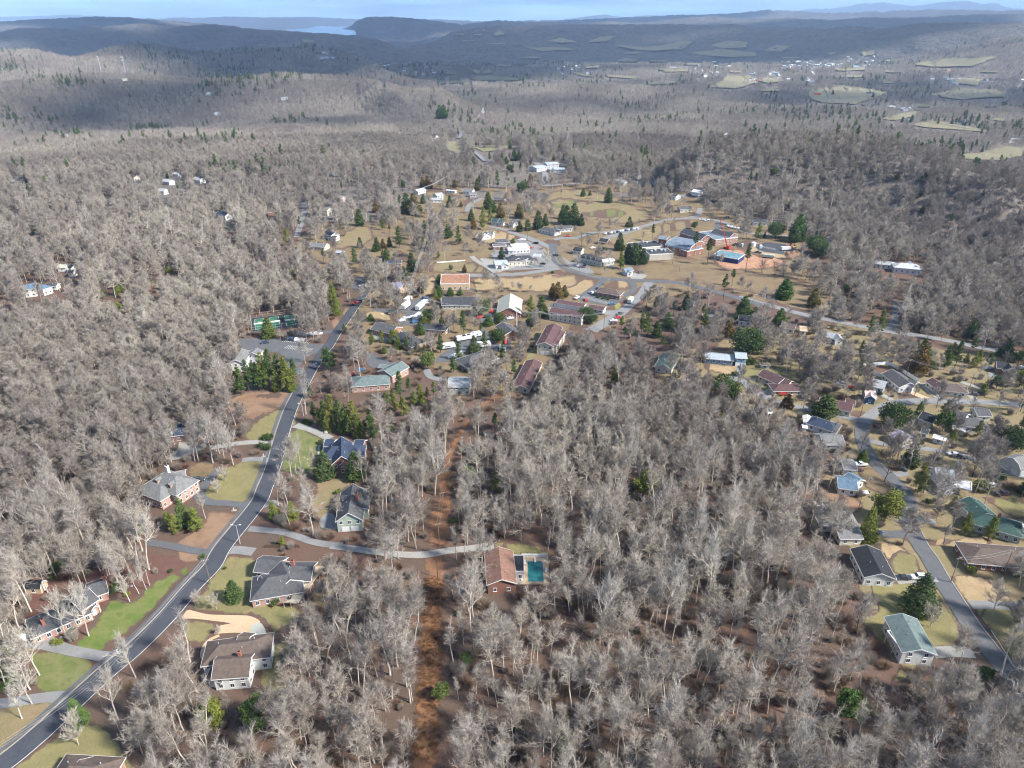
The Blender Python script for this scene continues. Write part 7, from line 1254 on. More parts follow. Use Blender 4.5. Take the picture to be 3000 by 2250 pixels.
# skylights on the pool house roof and vents on the school
zone('D5')
for i, y in enumerate((70, 105, 135, 165)): p = G((1828, y), 5.1); tag(MB().box(-.45, .45, -.3, .3, -.1, .12).build('skylight', 'white_trim', None, None, p), 'white skylight, number %s down the brown roof beside the pool' % 'one two three four'.split()[i], 'skylight', 'roof skylights')
zone('B6')
for i, (x, y) in enumerate(((1130, 655), (1160, 650), (1210, 648), (1240, 652), (1000, 600), (1060, 580), (1090, 585))): p = G((x, y), 4.7 if y > 620 else 4.1); v_ = empty('rooftop_vent', p); tag(v_, 'grey rooftop vent, %s on the flat school roofs' % 'one two three four five six seven'.split()[i], 'vent', 'school roof vents'); MB().tube((0, 0, 0), (0, 0, .9), .8, .8, 10).build('drum', 'steel', v_); MB().tube((0, 0, .9), (0, 0, 1.1), 1.0, .9, 10).build('cap', 'steel', v_)
# crane on the construction site
zone('E2'); c = G((487, 275)); e = empty('crane', c, R(120)); tag(e, 'red telescopic crane leaning over the new building', 'crane'); MB().box(-3, 3, -1.3, 1.3, .8, 1.5).build('chassis', 'plain', e, COLR['red']); MB().box(-2.6, -.6, -1.1, 1.1, 1.5, 3).build('cab', 'plain', e, COLR['red'])
tp = G((432, 150), 18) - c; L_ = 24; dirv = Vector((math.cos(R(20)) * .35, .15, .93)).normalized(); MB().tube((0, 0, 2), dirv * L_, .45, .25, 6).build('boom', 'plain', e, COLR['red'])
for x in (-2, 0, 2):
    for y in (-1.2, 1.2): obj('wheel', CARS['van'][4], e, (x, y, .5), scale=1.4)
def machine(p, ang, col, label):
    c = G(p); e = empty('excavator', c + Vector((0, 0, .05)), R(ang)); tag(e, label, 'excavator'); [MB().box(-1.8, 1.8, s * 1.1 - .3, s * 1.1 + .3, 0, .8).build('track', 'rubber', e) for s in (-1, 1)]; MB().box(-1.6, 1.2, -1.1, 1.1, .85, 1.7).build('body', 'plain', e, COLR[col]); MB().box(-.2, 1.1, -1.05, -.1, 1.7, 2.8).build('cab', 'glass_dark', e); MB().tube((1.1, .4, 1.4), (3.6, .4, 3.6), .25, .2, 6).build('boom', 'plain', e, COLR[col]); MB().tube((3.6, .4, 3.6), (5.0, .4, 1.2), .2, .16, 6).build('arm', 'plain', e, COLR[col]); MB().box(4.7, 5.5, 0, .8, .6, 1.3).build('bucket', 'steel', e)
machine((897, 268), 30, 'gold', 'yellow excavator at the end of the new asphalt'); machine((885, 262), 200, 'red', 'red loader beside the yellow excavator')
for p, l, cl in (((580, 262), 'blue portable toilet on the construction site', 'dblue'), ((694, 270), 'small white site cabin on the new asphalt', 'white')):
    c = G(p); e = empty('portable_toilet', c + Vector((0, 0, .16))); tag(e, l, 'toilet' if 'blue' in l else 'cabin'); MB().box(-.9, .9, -.9, .9, 0, 2.3).build('cabin', 'plain', e, COLR[cl]); MB().box(-.5, .5, -.94, -.902, .1, 2.0).build('door', 'plain', e, COLR['palegrey']); MB().hexa([(-.95, -.95, 2.302), (.95, -.95, 2.302), (.95, .95, 2.302), (-.95, .95, 2.302), (-.6, -.6, 2.7), (.6, -.6, 2.7), (.6, .6, 2.7), (-.6, .6, 2.7)]).build('roof', 'white_trim', e)
c = G((650, 255)); e = empty('water_tank', c + Vector((0, 0, .1))); tag(e, 'white water tank beside the portable toilet', 'tank'); MB().tube((0, 0, 0), (0, 0, 2.8), 1.8, n=16).build('tank', 'white_trim', e); MB().tube((0, 0, 2.8), (0, 0, 3.3), 1.8, .5, 16).build('lid', 'white_trim', e)
def mound(p, r, h, mat, label, name='soil_mound'):
    c = G(p); g_ = np.random.default_rng(int(p[0])); v = [(0, 0, h)]; f = []; k = 18; rings = 5
    for i in range(1, rings + 1):
        for j in range(k): q = r * i / rings * (1 + g_.normal(0, .07)); v.append((math.cos(j / k * 6.283) * q * 1.4, math.sin(j / k * 6.283) * q, max(-.05, h * (1 - (i / rings) ** 1.3) + g_.normal(0, .12 * h) * (i < rings)) if i < rings else -.05))
    f = [(0, 1 + j, 1 + (j + 1) % k) for j in range(k)] + [(1 + i * k + j, 1 + (i + 1) * k + j, 1 + (i + 1) * k + (j + 1) % k, 1 + i * k + (j + 1) % k) for i in range(rings - 1) for j in range(k)]
    o = obj(name, mesh_np(name, v, f, (mat,)), None, c); a = o.data.attributes.new('edge', 'FLOAT', 'POINT'); a.data.foreach_set('value', np.ones(len(v), np.float32)); tag(o, label, 'mound')
mound((905, 312), 7, 3.2, 'bare_slope', 'brown heap of soil at the end of the new asphalt'); zone('B5'); mound((1140, 1090), 5, 2, 'straw', 'tan mound of straw beside the box trailers')
# white vinyl fence
def fence(z, pts, label, h=1.8, seg=2.6, mat='white_vinyl', kind='solid'):
    zone(z); w_ = [G(p) for p in pts]; e = empty('white_fence' if 'vinyl' in mat else 'timber_fence', w_[0]); tag(e, label, 'fence'); o = w_[0]; pm = MB().box(-.09, .09, -.09, .09, 0, h + .15).mesh('post', mat); pan = {}
    for i in range(len(w_) - 1):
        p, q = w_[i], w_[i + 1]; L_ = (q - p).length; k = max(1, round(L_ / seg)); a = math.atan2(q.y - p.y, q.x - p.x); s = L_ / k
        for j in range(k):
            c = p.lerp(q, j / k); obj('post', pm, e, c - o, a); key = round(s, 2)
            if key not in pan: pan[key] = (MB().box(.1, s - .1, -.03, .03, .08, h).mesh('panel', mat) if kind == 'solid' else MB().box(.1, s - .1, -.03, .03, .35, .5).box(.1, s - .1, -.03, .03, .8, .95).mesh('rail', mat))
            obj('panel' if kind == 'solid' else 'rail', pan[key], e, c - o, a)
fence('C3', [(1075, 300), (965, 262), (885, 205), (1095, 188), (1140, 200), (1245, 265), (1360, 335)], 'white vinyl fence round the lawn of the long grey-roofed house')
fence('E1', [(665, 925), (800, 915), (970, 902)], 'long low white wall fence above the brown grass', 1.0, 3); fence('E3', [(685, 855), (820, 860)], 'weathered rail fence in the wooded yard', 1.1, 2.4, 'pole_wood', 'rail'); fence('D5', [(70, 12), (200, 14), (330, 14)], 'brown timber fence above the brick house', 1.4, 2.4, 'dark_wood')
# guard rails on the right bend
def rail(z, pts, label):
    zone(z); w_ = [G(p) for p in pts]; e = empty('guard_rail', w_[0]); tag(e, label, 'guard rail')
    for i in range(len(w_) - 1):
        p, q = w_[i] - w_[0], w_[i + 1] - w_[0]; L_ = (q - p).length; k = max(1, int(L_ / 2)); a = math.atan2(q.y - p.y, q.x - p.x); MB().box(0, L_, -.05, .05, .45, .8).build('beam', 'steel', e, None, p, a)
        for j in range(k): MB().box(-.07, .07, .06, .2, 0, .75).build('post', 'pole_wood', e, None, p.lerp(q, j / k), a)
rail('D7', [(1790, 640), (1860, 750), (1945, 880)], 'pale guard rail along the upper right bend'); rail('D7', [(1990, 935), (2045, 1035), (2100, 1150)], 'pale guard rail below the side road junction')
# kerbside bins, mailboxes, stones and small yard things
def mailbox(p, label):
    c = G(p); e = empty('mailbox', c); tag(e, label, 'mailbox', 'mailboxes'); MB().box(-.06, .06, -.06, .06, 0, 1.05).build('post', 'white_trim', e); MB().prism([(-.16, 1.05), (.16, 1.05), (.16, 1.22), (.08, 1.32), (-.08, 1.32), (-.16, 1.22)], -.28, .28).build('box', 'steel', e); MB().box(-.9, .9, -.5, .5, 0, .25).build('planter', 'stone', e)
zone('C8'); mailbox((2135, 935), 'white mailbox in a dark stone planter opposite the navy-roofed house'); mailbox((1895, 1372), 'white mailbox in a dark stone planter beside the lower drive'); zone('C1'); mailbox((105, 870), 'mailbox among round shrubs at the concrete drive'); zone('D7'); mailbox((1375, 262), 'white mailbox at the edge of the winding road'); zone('D4'); mailbox((880, 800), 'mailbox at the mouth of the brick house drive')
def bin_(p, col, label):
    c = G(p); e = empty('wheeled_bin', c + Vector((0, 0, .02))); tag(e, label, 'bin'); MB().hexa([(-.25, -.28, .1), (.25, -.28, .1), (.25, .28, .1), (-.25, .28, .1), (-.33, -.36, 1.05), (.33, -.36, 1.05), (.33, .36, 1.05), (-.33, .36, 1.05)]).build('body', 'plain', e, COLR[col]); MB().box(-.36, .36, -.4, .4, 1.052, 1.14).build('lid', 'plain', e, COLR[col]); [MB().tube((x - .05, .3, .12), (x + .05, .3, .12), .12, n=8).build('wheel', 'rubber', e) for x in (-.25, .25)]
zone('C1'); bin_((690, 1045), 'dblue', 'blue wheeled bin in front of the arched windows'); bin_((750, 1040), 'black', 'black wheeled bin in front of the arched windows'); zone('D5'); bin_((40, 398), 'palegrey', 'grey air unit beside the pink brick wall'); bin_((58, 400), 'white', 'white air unit beside the pink brick wall')
def boulder(p, r, label):
    g_ = random.Random(int(p[0] + p[1])); bm = bmesh.new(); bmesh.ops.create_icosphere(bm, subdivisions=2, radius=r)
    for v in bm.verts: v.co *= g_.uniform(.85, 1.12); v.co.z *= .7
    me = bpy.data.meshes.new('boulder'); bm.to_mesh(me); bm.free(); me.materials.append(MATS['stone']); tag(obj('boulder', me, None, G(p) + Vector((0, 0, r * .3))), label, 'boulder')
zone('C1'); boulder((565, 742), 1.0, 'tan boulder beside the concrete drive above the navy roof'); zone('D4'); boulder((985, 300), .5, 'pale stone in the planting bed'); boulder((455, 685), .45, 'pale stone beside the golden shrubs'); zone('C3'); boulder((1160, 1275), .9, 'white round tank-like stone beside the winding road'); boulder((970, 1262), .7, 'white stone left of the yellow-green tree')
# play things in the clinic garden
zone('B5'); c = G((1030, 1165)); e = empty('sandpit', c); tag(e, 'round wooden sandpit on the clinic lawn', 'sandpit'); MB().tube((0, 0, 0), (0, 0, .3), 1.9, n=16, cap=False).tube((0, 0, 0), (0, 0, .3), 1.6, n=16, cap=False).build('rim', 'deck_wood', e); MB().tube((0, 0, 0), (0, 0, .12), 1.6, n=16).build('sand', 'concrete_tan', e)
c = G((1090, 1165)); e = empty('play_frame', c, .4); tag(e, 'small green play frame on the clinic lawn', 'play frame'); [MB().tube((x, y, 0), (x * .9, y * .9, 2.2), .07, n=6).build('post', 'dark_wood', e) for x in (-1.5, 1.5) for y in (-1, 1)]; MB().prism([(-1.7, 2.2), (1.7, 2.2), (0, 3.1)], -1.1, 1.1).build('roof', 'plain', e, COLR['green']); MB().box(-1.4, 1.4, -.9, .9, 1.1, 1.2).build('platform', 'deck_wood', e)
zone('E1'); c = G((1795, 775)); e = empty('round_planter', c + Vector((0, 0, .15))); tag(e, 'round planter in the convenience store lot', 'planter'); MB().tube((0, 0, 0), (0, 0, .4), 2.2, n=18).build('ring', 'concrete', e); MB().tube((0, 0, .4), (0, 0, .46), 1.8, n=18).build('soil', 'track_soil', e)
zone('B4'); c = G((1780, 730)); e = empty('trampoline', c); tag(e, 'blue round trampoline in the left wood', 'trampoline'); MB().tube((0, 0, .8), (0, 0, .9), 2.0, n=16).build('pad', 'plain', e, COLR['dblue']); [MB().tube((1.8 * math.cos(a), 1.8 * math.sin(a), 0), (1.8 * math.cos(a), 1.8 * math.sin(a), .8), .06, n=5).build('leg', 'steel', e) for a in (0, 1.57, 3.14, 4.71)]
# fallen logs below the pool
zone('D6')
for i, (a, b) in enumerate((((480, 600), (595, 695)), ((395, 580), (480, 595)), ((800, 435), (900, 480)), ((1050, 390), (1200, 410)), ((75, 660), (145, 745)), ((700, 1140), (780, 1210)), ((1380, 610), (1430, 600)), ((805, 480), (810, 520)))):
    p, q = G(a), G(b); m = MB().tube((0, 0, .18), (q.x - p.x, q.y - p.y, .22), .22, .12, 7); d = (q - p); m.tube((d.x * .6, d.y * .6, .2), (d.x * .6 + .8, d.y * .6 + .9, .9), .07, .03, 5); tag(m.build('fallen_log', 'bark_dark', None, None, p), 'dark fallen log, number %s on the wood floor right of the pool' % 'one two three four five six seven eight'.split()[i], 'log', 'fallen logs')
# ------------------------------------------------------------------ far houses in the valley
def far_mesh(L_, w_, h):
    return (MB().prism([(-w_ / 2, 0), (w_ / 2, 0), (w_ / 2, h), (0, h + w_ * .25), (-w_ / 2, h)], -L_ / 2, L_ / 2).mesh('wall', 'siding'), MB().prism([(-w_ / 2 - .5, h - .1), (0, h + w_ * .27), (w_ / 2 + .5, h - .1), (w_ / 2 + .5, h + .25), (0, h + w_ * .27 + .35), (-w_ / 2 - .5, h + .25)], -L_ / 2 - .5, L_ / 2 + .5).mesh('roof', 'roof_shingle'), MB().box(-.02, .02, -L_ * .3, -L_ * .12, 1, 2.4).box(-.02, .02, L_ * .12, L_ * .3, 1, 2.4).mesh('window', 'glass_dark'))
FM = [far_mesh(14, 9, 4), far_mesh(20, 10, 4.5), far_mesh(34, 13, 5)]
frng = random.Random(9)
def far_house(p, label, group, k=0, wall='white', roof='lgrey', ang=None):
    c = G(p); e = empty('far_house', c - Vector((0, 0, .4)), frng.uniform(0, 3.14) if ang is None else ang); tag(e, label, 'house', group); wl, rf, wn = FM[k]; obj('wall', wl, e, color=COLR[wall]); obj('roof', rf, e, color=COLR[roof]); [obj('window', wn, e, (s * (9, 10, 13)[k] / 2, 0, 0)) for s in (-1, 1)]
    q = src(p); clear_px([(q[0] - 5, q[1] - 5), (q[0] + 5, q[1] - 5), (q[0] + 5, q[1] + 2), (q[0] - 5, q[1] + 2)])
_ones = 'first second third fourth fifth sixth seventh eighth ninth tenth eleventh twelfth thirteenth fourteenth fifteenth sixteenth seventeenth eighteenth nineteenth'.split()
def ordinal(i): return _ones[i - 1] if i < 20 else ('twentieth', 'thirtieth')[i // 10 - 2] if i % 10 == 0 else ('twenty-', 'thirty-')[i // 10 - 2] + _ones[i % 10 - 1]
def cluster(z, n, box, label, group):
    zone(z); base = label; xs = sorted(frng.uniform(box[0], box[1]) for _ in range(n))
    for i in range(n): label = base.replace(' in ', ', %s from the left in ' % ordinal(i + 1), 1) if ' in ' in base else base + ', %s from the left' % ordinal(i + 1); x = xs[i]; y = frng.uniform(box[2], box[3]); far_house((x, y), label, group, frng.choice([0, 0, 1, 1, 2]), frng.choice(['white', 'white', 'cream', 'palegrey']), frng.choice(['lgrey', 'silver', 'white', 'grey', 'metal']))
cluster('A3', 34, (640, 1060, 400, 440), 'small pale house in the dense far village below the dark ridge', 'houses of the far village')
cluster('A3', 14, (1060, 1340, 370, 435), 'pale house on the rising end of the far village', 'houses on the village rise')
cluster('A3', 22, (420, 860, 470, 535), 'pale roof in the lower row of the far village', 'houses of the lower village row')
cluster('A3', 12, (0, 310, 405, 520), 'scattered pale house left of the far village', 'houses left of the far village')
cluster('A3', 9, (1600, 1800, 505, 550), 'pale house in the hamlet on the far right hillside', 'houses of the right hamlet'); cluster('A3', 7, (1880, 2212, 480, 570), 'pale farm roof at the far right', 'farm roofs far right')
cluster('A2', 12, (160, 600, 395, 515), 'pale house in the far clearing below the lake ridge', 'houses in the far clearings'); cluster('A2', 8, (1400, 1640, 400, 500), 'pale house between the far fields', 'houses between far fields')
cluster('A1', 8, (2060, 2212, 330, 400), 'white house on the distant left clearing', 'houses on the left clearing')
for z, p, l, k, wl, rf in (('A3', (1350, 705), 'white domed farm building beside the bare far field', 1, 'white', 'white'), ('A3', (1420, 718), 'long white farm shed in the middle of the far farm', 2, 'white', 'silver'), ('A3', (1465, 712), 'open white barn at the right of the far farm', 0, 'white', 'white'), ('A3', (1800, 795), 'brown-roofed house beside the far right lane', 1, 'white', 'brown'), ('A3', (2130, 925), 'pale hip-roofed house at the far right edge', 1, 'palegrey', 'metal'), ('A3', (870, 622), 'long red-roofed barn in the tan far field', 1, 'red', 'red'), ('A3', (1210, 612), 'grey barn at the edge of the tan far field', 1, 'palegrey', 'dk'), ('A3', (480, 530), 'wide red barn in front of the far village', 2, 'red', 'brick'), ('A3', (1120, 437), 'long teal-roofed hall in the far village', 2, 'white', 'teal'), ('A2', (2150, 445), 'very long white shed in the far valley', 2, 'white', 'white'), ('A2', (1085, 893), 'white trailer home in the middle wood', 1, 'white', 'white'), ('A2', (1925, 908), 'white house in the wood beyond the right hill', 0, 'white', 'lgrey'), ('A1', (1350, 620), 'white roof among the trees right of the mast hill', 0, 'white', 'white'), ('A1', (440, 890), 'small white roof in the left wood', 0, 'white', 'white'), ('A1', (1400, 750), 'pale glinting roof in the middle left wood', 1, 'palegrey', 'silver'), ('A1', (1840, 648), 'pale roof in the wood below the left ridge', 1, 'palegrey', 'lgrey'), ('A3', (640, 895), 'tan-yard house on the back of the right hill', 1, 'tan', 'grey'), ('A3', (1540, 958), 'dark-roofed house behind the yellow-green trees', 1, 'palegrey', 'dk'), ('A3', (280, 890), 'tiny white house behind the right hill', 0, 'white', 'white'), ('A3', (1720, 465), 'orange-walled house above the right fields', 1, 'tan', 'rust')):
    zone(z); far_house(p, l, 'single far houses', k, wl, rf)
# ------------------------------------------------------------------ woods: the 300 largest-looking trees one by one, the rest as one mass
def px_ok(x, y, z, H, g, slack=1.0):
    """may a wild tree of height H stand here? (open ground and buildings of the photograph stay in view)"""
    u, v = proj(x, y, z); iu = np.clip(u / 4, 0, MW - 1).astype(int); iv = np.clip(v / 4, 0, MH - 1).astype(int)
    ok = g.random(len(x)) < DENS[iv, iu]
    hit = CLEAR[iv, iu]
    for f, dx in ((.35, 0), (.6, 0), (.75, -.12), (.75, .12), (.95, 0)):
        uu, vv = proj(x + dx * H, y, z + f * H); a = np.clip(uu / 4, 0, MW - 1).astype(int); b_ = np.clip(vv / 4, 0, MH - 1).astype(int)
        inside = (vv > 0) & (vv < 2250) & (uu > 0) & (uu < 3000); hit |= CLEAR[b_, a] & inside
    base_hit = CLEAR[iv, iu] & (v < 2250) & (u > 0) & (u < 3000)
    return ok & ~base_hit & (~hit | (g.random(len(x)) < slack * SLACK[iv, iu]))
def ring_points(g, d0, d1, s, half=44):
    n = int(d1 / s) + 2; X, Y = np.meshgrid(np.arange(-n, n + 1) * s, np.arange(0, n + 1) * s)
    X = X.ravel() + g.uniform(-.48, .48, X.size) * s; Y = Y.ravel() + g.uniform(-.48, .48, Y.size) * s
    d = np.hypot(X, Y); k = (d >= d0) & (d < d1) & (np.abs(np.arctan2(X, Y)) < R(half)); return X[k], Y[k]
def gn_scatter(name, pts, idx, scl, meshes, label=None, lean=None):
    """one object: shapes set on the points of a mesh"""
    me = bpy.data.meshes.new(name); me.vertices.add(len(pts)); me.vertices.foreach_set('co', np.asarray(pts, np.float32).ravel())
    g = np.random.default_rng(len(pts))
    def attr(n, t, v): a = me.attributes.new(n, t, 'POINT'); a.data.foreach_set('value' if t != 'FLOAT_VECTOR' else 'vector', v)
    attr('shape', 'INT', np.asarray(idx, np.int32)); attr('size', 'FLOAT', np.asarray(scl, np.float32))
    rot = np.stack([g.normal(0, .035, len(pts)), g.normal(0, .035, len(pts)), g.uniform(0, 6.28, len(pts))], 1); attr('turn', 'FLOAT_VECTOR', rot.astype(np.float32).ravel())
    col = bpy.data.collections.new(name + '_shapes')
    for i, q in enumerate(meshes): col.objects.link(bpy.data.objects.new('shape_%02d_%s' % (i, name), q))
    ng = bpy.data.node_groups.new(name, 'GeometryNodeTree'); ng.interface.new_socket('Geometry', in_out='INPUT', socket_type='NodeSocketGeometry'); ng.interface.new_socket('Geometry', in_out='OUTPUT', socket_type='NodeSocketGeometry')
    N = ng.nodes.new; gi = N('NodeGroupInput'); go = N('NodeGroupOutput'); ip = N('GeometryNodeInstanceOnPoints'); ci = N('GeometryNodeCollectionInfo')
    ci.inputs['Collection'].default_value = col; ci.inputs['Separate Children'].default_value = True; ci.inputs['Reset Children'].default_value = True
    def na(n, t): q = N('GeometryNodeInputNamedAttribute'); q.data_type = t; q.inputs['Name'].default_value = n; return q.outputs['Attribute']
    lk = ng.links.new; lk(gi.outputs[0], ip.inputs['Points']); lk(ci.outputs[0], ip.inputs['Instance']); ip.inputs['Pick Instance'].default_value = True
    lk(na('shape', 'INT'), ip.inputs['Instance Index']); lk(na('turn', 'FLOAT_VECTOR'), ip.inputs['Rotation']); lk(na('size', 'FLOAT'), ip.inputs['Scale']); lk(ip.outputs[0], go.inputs[0])
    o = obj(name, me); md = o.modifiers.new('scatter', 'NODES'); md.node_group = ng; tag(o, label=label, kind='stuff'); return o
g = np.random.default_rng(77)
A_ = [ring_points(g, 60, 300, 4.1, 52), ring_points(g, 300, 480, 5.0, 52), ring_points(g, 480, 850, 5.9, 50)]; X = np.concatenate([q[0] for q in A_]); Y = np.concatenate([q[1] for q in A_]); Z = ground_z(X, Y)
SH = BARE + [PALE[0]] + ROUND
patchy = fbm(X / 45, Y / 45, 5); keep = g.random(len(X)) < np.clip(.35 + patchy * 1.1, .35, 1); X, Y, Z, patchy = X[keep], Y[keep], Z[keep], patchy[keep]
shape = g.choice(10, len(X), p=[.15, .12, .18, .14, .06, .05, .11, .10, .05, .04]); dist = np.hypot(X, Y)
round_ = g.random(len(X)) < np.clip((dist - 220) / 110, 0, .92); shape = np.where(round_, g.choice([10, 11, 12, 10, 11, 12, 4, 6], len(X)), shape)
Hs = np.array([k.H for k in SH])[shape]; scl = g.uniform(.72, 1.15, len(X)) * np.where(g.random(len(X)) < .3, .66, 1)
ok = px_ok(X, Y, Z, Hs * scl, g); X, Y, Z, shape, scl, Hs = X[ok], Y[ok], Z[ok], shape[ok], scl[ok], Hs[ok]
u, v = proj(X, Y, Z + Hs * scl * .6); seen = (u > 15) & (u < 2985) & (v > 5) & (v < 2235)
app = np.where(seen, Hs * scl / np.hypot(np.hypot(X, Y), CAM_H), 0); order = np.argsort(-app); NI = 300 - N_YARD
single = np.zeros(len(X), bool); single[order[:NI]] = True
FORMS = ['tall upswept bare tree', 'very tall straight bare tree', 'slender bare tree', 'thin leaning bare tree', 'broad spreading bare tree', 'low wide bare tree', 'full rounded bare tree', 'small slender bare tree', 'dark-stemmed bare tree', 'white-barked bare tree', 'round-crowned bare tree', 'tall round-crowned bare tree', 'low round-crowned bare tree']
for i in np.nonzero(single)[0]:
    k = SH[shape[i]]; e = empty('bare_tree', (X[i], Y[i], Z[i]), g.uniform(0, 6.28), float(scl[i])); e.rotation_euler.x = g.normal(0, .03); e.rotation_euler.y = g.normal(0, .03)
    obj('trunk', k.trunk, e); obj('crown', k.crown, e)
    PENDING.append((e, FORMS[shape[i]], 'tree', 'bare trees of the near wood', proj(X[i], Y[i], Z[i] + Hs[i] * scl[i] * .5)))
rest = ~single
gn_scatter('bare_woodland', np.stack([X, Y, Z], 1)[rest], shape[rest], scl[rest], [k.whole for k in SH], 'grey leafless woodland covering the slopes beyond the single trees')
# undergrowth
X, Y = ring_points(g, 60, 480, 3.9, 52); k = g.random(len(X)) < np.clip(fbm(X / 25, Y / 25, 8) * 1.8 - .4, .1, .9); X, Y = X[k], Y[k]; Z = ground_z(X, Y)
s = g.choice(3, len(X), p=[.2, .25, .55]); scl = g.uniform(.5, 1.2, len(X)); ok = px_ok(X, Y, Z, 2.5 * scl, g, 0); gn_scatter('undergrowth', np.stack([X, Y, Z], 1)[ok], s[ok], scl[ok], BRUSH, 'brown leafless brush under the near wood')
# dead bracken and brush on the cleared line
zone('D5'); a = [G(p) for p in ((1345, 240), (1320, 600), (1300, 1000), (1265, 1600))]; q = np.array([(p.x, p.y) for p in a]); tt = g.uniform(0, 2.999, 900); i = tt.astype(int); f = (tt - i)[:, None]; c = q[i] * (1 - f) + q[i + 1] * f; c[:, 0] += g.uniform(-3.4, 3.4, len(c))
gn_scatter('dead_bracken', np.stack([c[:, 0], c[:, 1], np.full(len(c), .04)], 1), g.integers(0, 2, len(c)), g.uniform(.12, .38, len(c)), [brush_mesh('bracken', 61, 2.4, 2.6, 260, 'bracken'), brush_mesh('bracken', 62, 2.0, 2.2, 220, 'bracken')], 'rusty dead bracken along the cleared orange track')
# middle distance and far woods
P_, I_, S_ = [], [], []
for d0, d1, s in ((850, 1300, 6.6), (1300, 2300, 8.6), (2300, 4400, 12.5)):
    X, Y = ring_points(g, d0, d1, s, 46); Z = ground_z(X, Y)
    pt = fbm(X / 130, Y / 130, 31); kk = g.random(len(X)) < np.clip(.5 + pt, .4, 1); X, Y, Z = X[kk], Y[kk], Z[kk]
    if d1 <= 1300: sh = g.choice([10, 11, 12], len(X))
    else: sh = g.integers(0, 3, len(X)) + 13
    ev = g.random(len(X)) < np.clip((fbm(X / 160, Y / 160, 44) - .56) * 1.6, .012, .5); sh = np.where(ev, g.integers(16, 20, len(X)), sh)
    sc_ = g.uniform(.75, 1.1, len(X)) * (1 if d1 <= 1300 else (1.05 if d1 <= 2300 else 1.3)); ok = px_ok(X, Y, Z, 15 * sc_, g, .0)
    P_.append(np.stack([X, Y, Z], 1)[ok]); I_.append(sh[ok]); S_.append(sc_[ok])
gn_scatter('distant_woodland', np.concatenate(P_), np.concatenate(I_), np.concatenate(S_), [k.whole for k in SH] + FARB + [EVER['tallpine'][0].whole, EVER['cedar'][0].whole, EVER['pine'][0].whole, EVER['hemlock'][0].whole], 'distant grey winter woodland with scattered dark pines rolling to the ridges')
# ------------------------------------------------------------------ the air
m = bpy.data.materials.new('haze'); m.use_nodes = True; t = m.node_tree; t.nodes.clear(); o_ = t.nodes.new('ShaderNodeOutputMaterial'); pv = t.nodes.new('ShaderNodeVolumePrincipled')
HAZE = 4e-5
pv.inputs['Color'].default_value = (.48, .70, 1, 1); pv.inputs['Density'].default_value = HAZE; pv.inputs['Anisotropy'].default_value = .0; t.links.new(pv.outputs[0], o_.inputs['Volume'])
b_ = MB().box(-48000, 48000, -6000, 48000, -140, 1350); o = obj('haze', b_.mesh('haze', m)); tag(o, 'thin blue haze over the whole valley', kind='stuff')
# ------------------------------------------------------------------ cloud bank: the sky's clouds stand over the far valley and keep the sun off it
m = bpy.data.materials.new('cloud'); m.use_nodes = True; t = m.node_tree; t.nodes.clear(); o_ = t.nodes.new('ShaderNodeOutputMaterial'); df = t.nodes.new('ShaderNodeBsdfDiffuse'); tl = t.nodes.new('ShaderNodeBsdfTranslucent'); ms = t.nodes.new('ShaderNodeMixShader')
df.inputs[0].default_value = (.85, .87, .9, 1); tl.inputs[0].default_value = (.86, .90, .96, 1); ms.inputs[0].default_value = .8; t.links.new(df.outputs[0], ms.inputs[1]); t.links.new(tl.outputs[0], ms.inputs[2]); t.links.new(ms.outputs[0], o_.inputs['Surface'])
g = np.random.default_rng(4); bm = bmesh.new(); bmesh.ops.create_icosphere(bm, subdivisions=3, radius=1); sv = np.array([v.co for v in bm.verts]); sf = np.array([[v.index for v in f.verts] for f in bm.faces]); bm.free(); V_, F_, n_ = [], [], 0
for cx, cy, rx, ry in [(1200, 3000, 1300, 800), (400, 3900, 1300, 760), (2200, 4300, 1600, 900), (4200, 4300, 1500, 1000), (-900, 4600, 1100, 620), (900, 5600, 1900, 1000), (3600, 6000, 1900, 1100), (-1500, 6300, 1500, 700), (6200, 4600, 1700, 1200), (1200, 7600, 2600, 1200), (5200, 7800, 2400, 1300), (-2600, 8200, 2000, 900), (7600, 6800, 2200, 1400), (0, 10500, 3000, 1500), (4500, 11500, 3500, 1600), (-3500, 11500, 2600, 1300), (9500, 10000, 2800, 1600), (1500, 14500, 5000, 1800), (-3800, 5200, 1300, 700)] + [(g.uniform(-600, 3800), g.uniform(620, 2300), g.uniform(90, 240), g.uniform(70, 170)) for _ in range(30)]:
    k = 1 + .18 * np.sin(sv[:, :1] * 5 + cx) * np.cos(sv[:, 1:2] * 6 + cy) + g.normal(0, .03, (len(sv), 1)); V_.append(sv * k * np.array([rx, ry, 130]) + np.array([cx, cy, 1720 + g.uniform(0, 90)])); F_.append(sf + n_); n_ += len(sv)
o = obj('cloud_bank', mesh_np('cloud_bank', np.concatenate(V_), np.concatenate(F_), (m,), smooth=True)); tag(o, 'bank of low clouds over the far valley', kind='stuff')
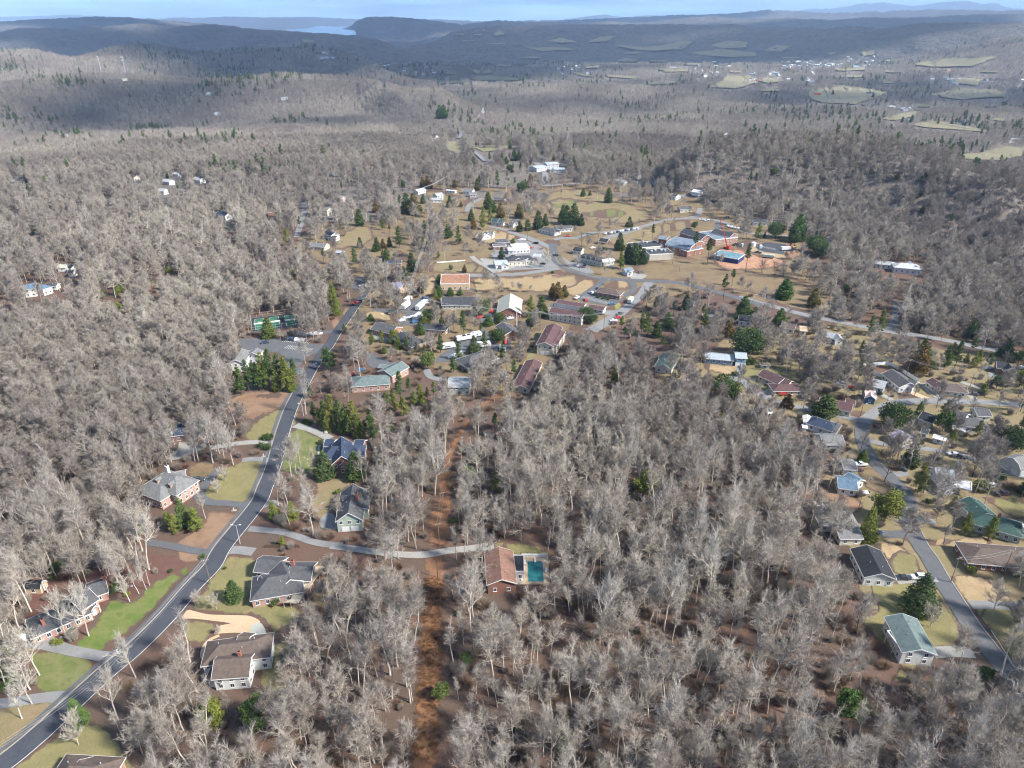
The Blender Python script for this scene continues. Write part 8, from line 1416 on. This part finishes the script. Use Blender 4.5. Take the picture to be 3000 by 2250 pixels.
# ------------------------------------------------------------------ say which tree is which by the things around it
import re as _re
cut = _re.compile(r'\s(with|beside|behind|under|between|and|in|on|of|at|among|left|right|below|above|inside|joined|just|high|alone|half|deep|near|hidden|tucked|cut|standing|from|along|rising|across|hiding|beyond|leaning|driving|number|next|running|set|over|opposite|to|approaching|round)\b.*')
cnt = {}
for o in bpy.data.objects:
    if o.parent is None and o.get('category') in ('house', 'shop', 'school', 'office', 'motel', 'storage', 'hall', 'shed', 'pool', 'tennis court', 'barn', 'bank', 'clinic', 'workshop', 'apartments', 'carport', 'pavilion', 'annexe', 'construction', 'works', 'church') and o.name.split('.')[0] != 'far_house':
        s_ = cut.sub('', o['label']); cnt.setdefault(s_, []).append(o)
for s_, os_ in cnt.items():
    if len(os_) == 1 and 2 <= len(s_.split()) <= 5: x, y, z = os_[0].location; LAND.append((proj(x, y, z), s_))
zone('D5')
for z, p, n in (('D5', (1330, 900), 'lower orange track'), ('D5', (1330, 350), 'orange track pole'), ('C1', (1500, 1400), 'orange track clearing'), ('C2', (1080, 1140), 'lone yellow-green holly'), ('D4', (1580, 1260), 'yellow-green roadside holly'), ('D4', (1950, 1260), 'green holly below the drive'), ('D7', (1240, 350), 'lawn spruce'), ('D7', (1980, 980), 'lower guard rail'), ('D6', (380, 1500), 'small bottom-wood holly'), ('D4', (600, 1250), 'dark roadside conifer'), ('C8', (500, 1225), 'lone golden shrub'), ('C2', (1715, 390), 'great dark magnolia'), ('V', (1990, 1620), 'bottom right corner'), ('V', (1250, 1640), 'bottom edge centre'), ('V', (1650, 1640), 'right bottom edge'), ('V', (20, 1050), 'left edge'), ('C8', (1500, 1400), 'feathery lower conifers')):
    zone(z); LAND.append((src(p), n))
ORD = 'nearest second third fourth fifth sixth seventh eighth ninth tenth eleventh twelfth thirteenth fourteenth fifteenth sixteenth'.split()
DIR = ['right of', 'up-right of', 'above', 'up-left of', 'left of', 'down-left of', 'below', 'down-right of']
LP = np.array([p for p, _ in LAND]); seen_ = {}
for e, form, cat, grp, q in PENDING:
    d = np.hypot(*(LP - np.array(q)).T); i = int(d.argmin()); a = math.atan2(LP[i][1] - q[1], q[0] - LP[i][0]); k = int(round(a / (math.pi / 4))) % 8
    seen_.setdefault((form, i, k), []).append((d[i], e, cat, grp))
for (form, i, k), L_ in seen_.items():
    for j, (d, e, cat, grp) in enumerate(sorted(L_, key=lambda t: t[0])):
        tag(e, '%s, %s %s the %s' % (form, ORD[min(j, 15)], DIR[k], LAND[i][1]) if len(L_) > 1 else '%s %s the %s' % (form, DIR[k], LAND[i][1]), cat, grp)
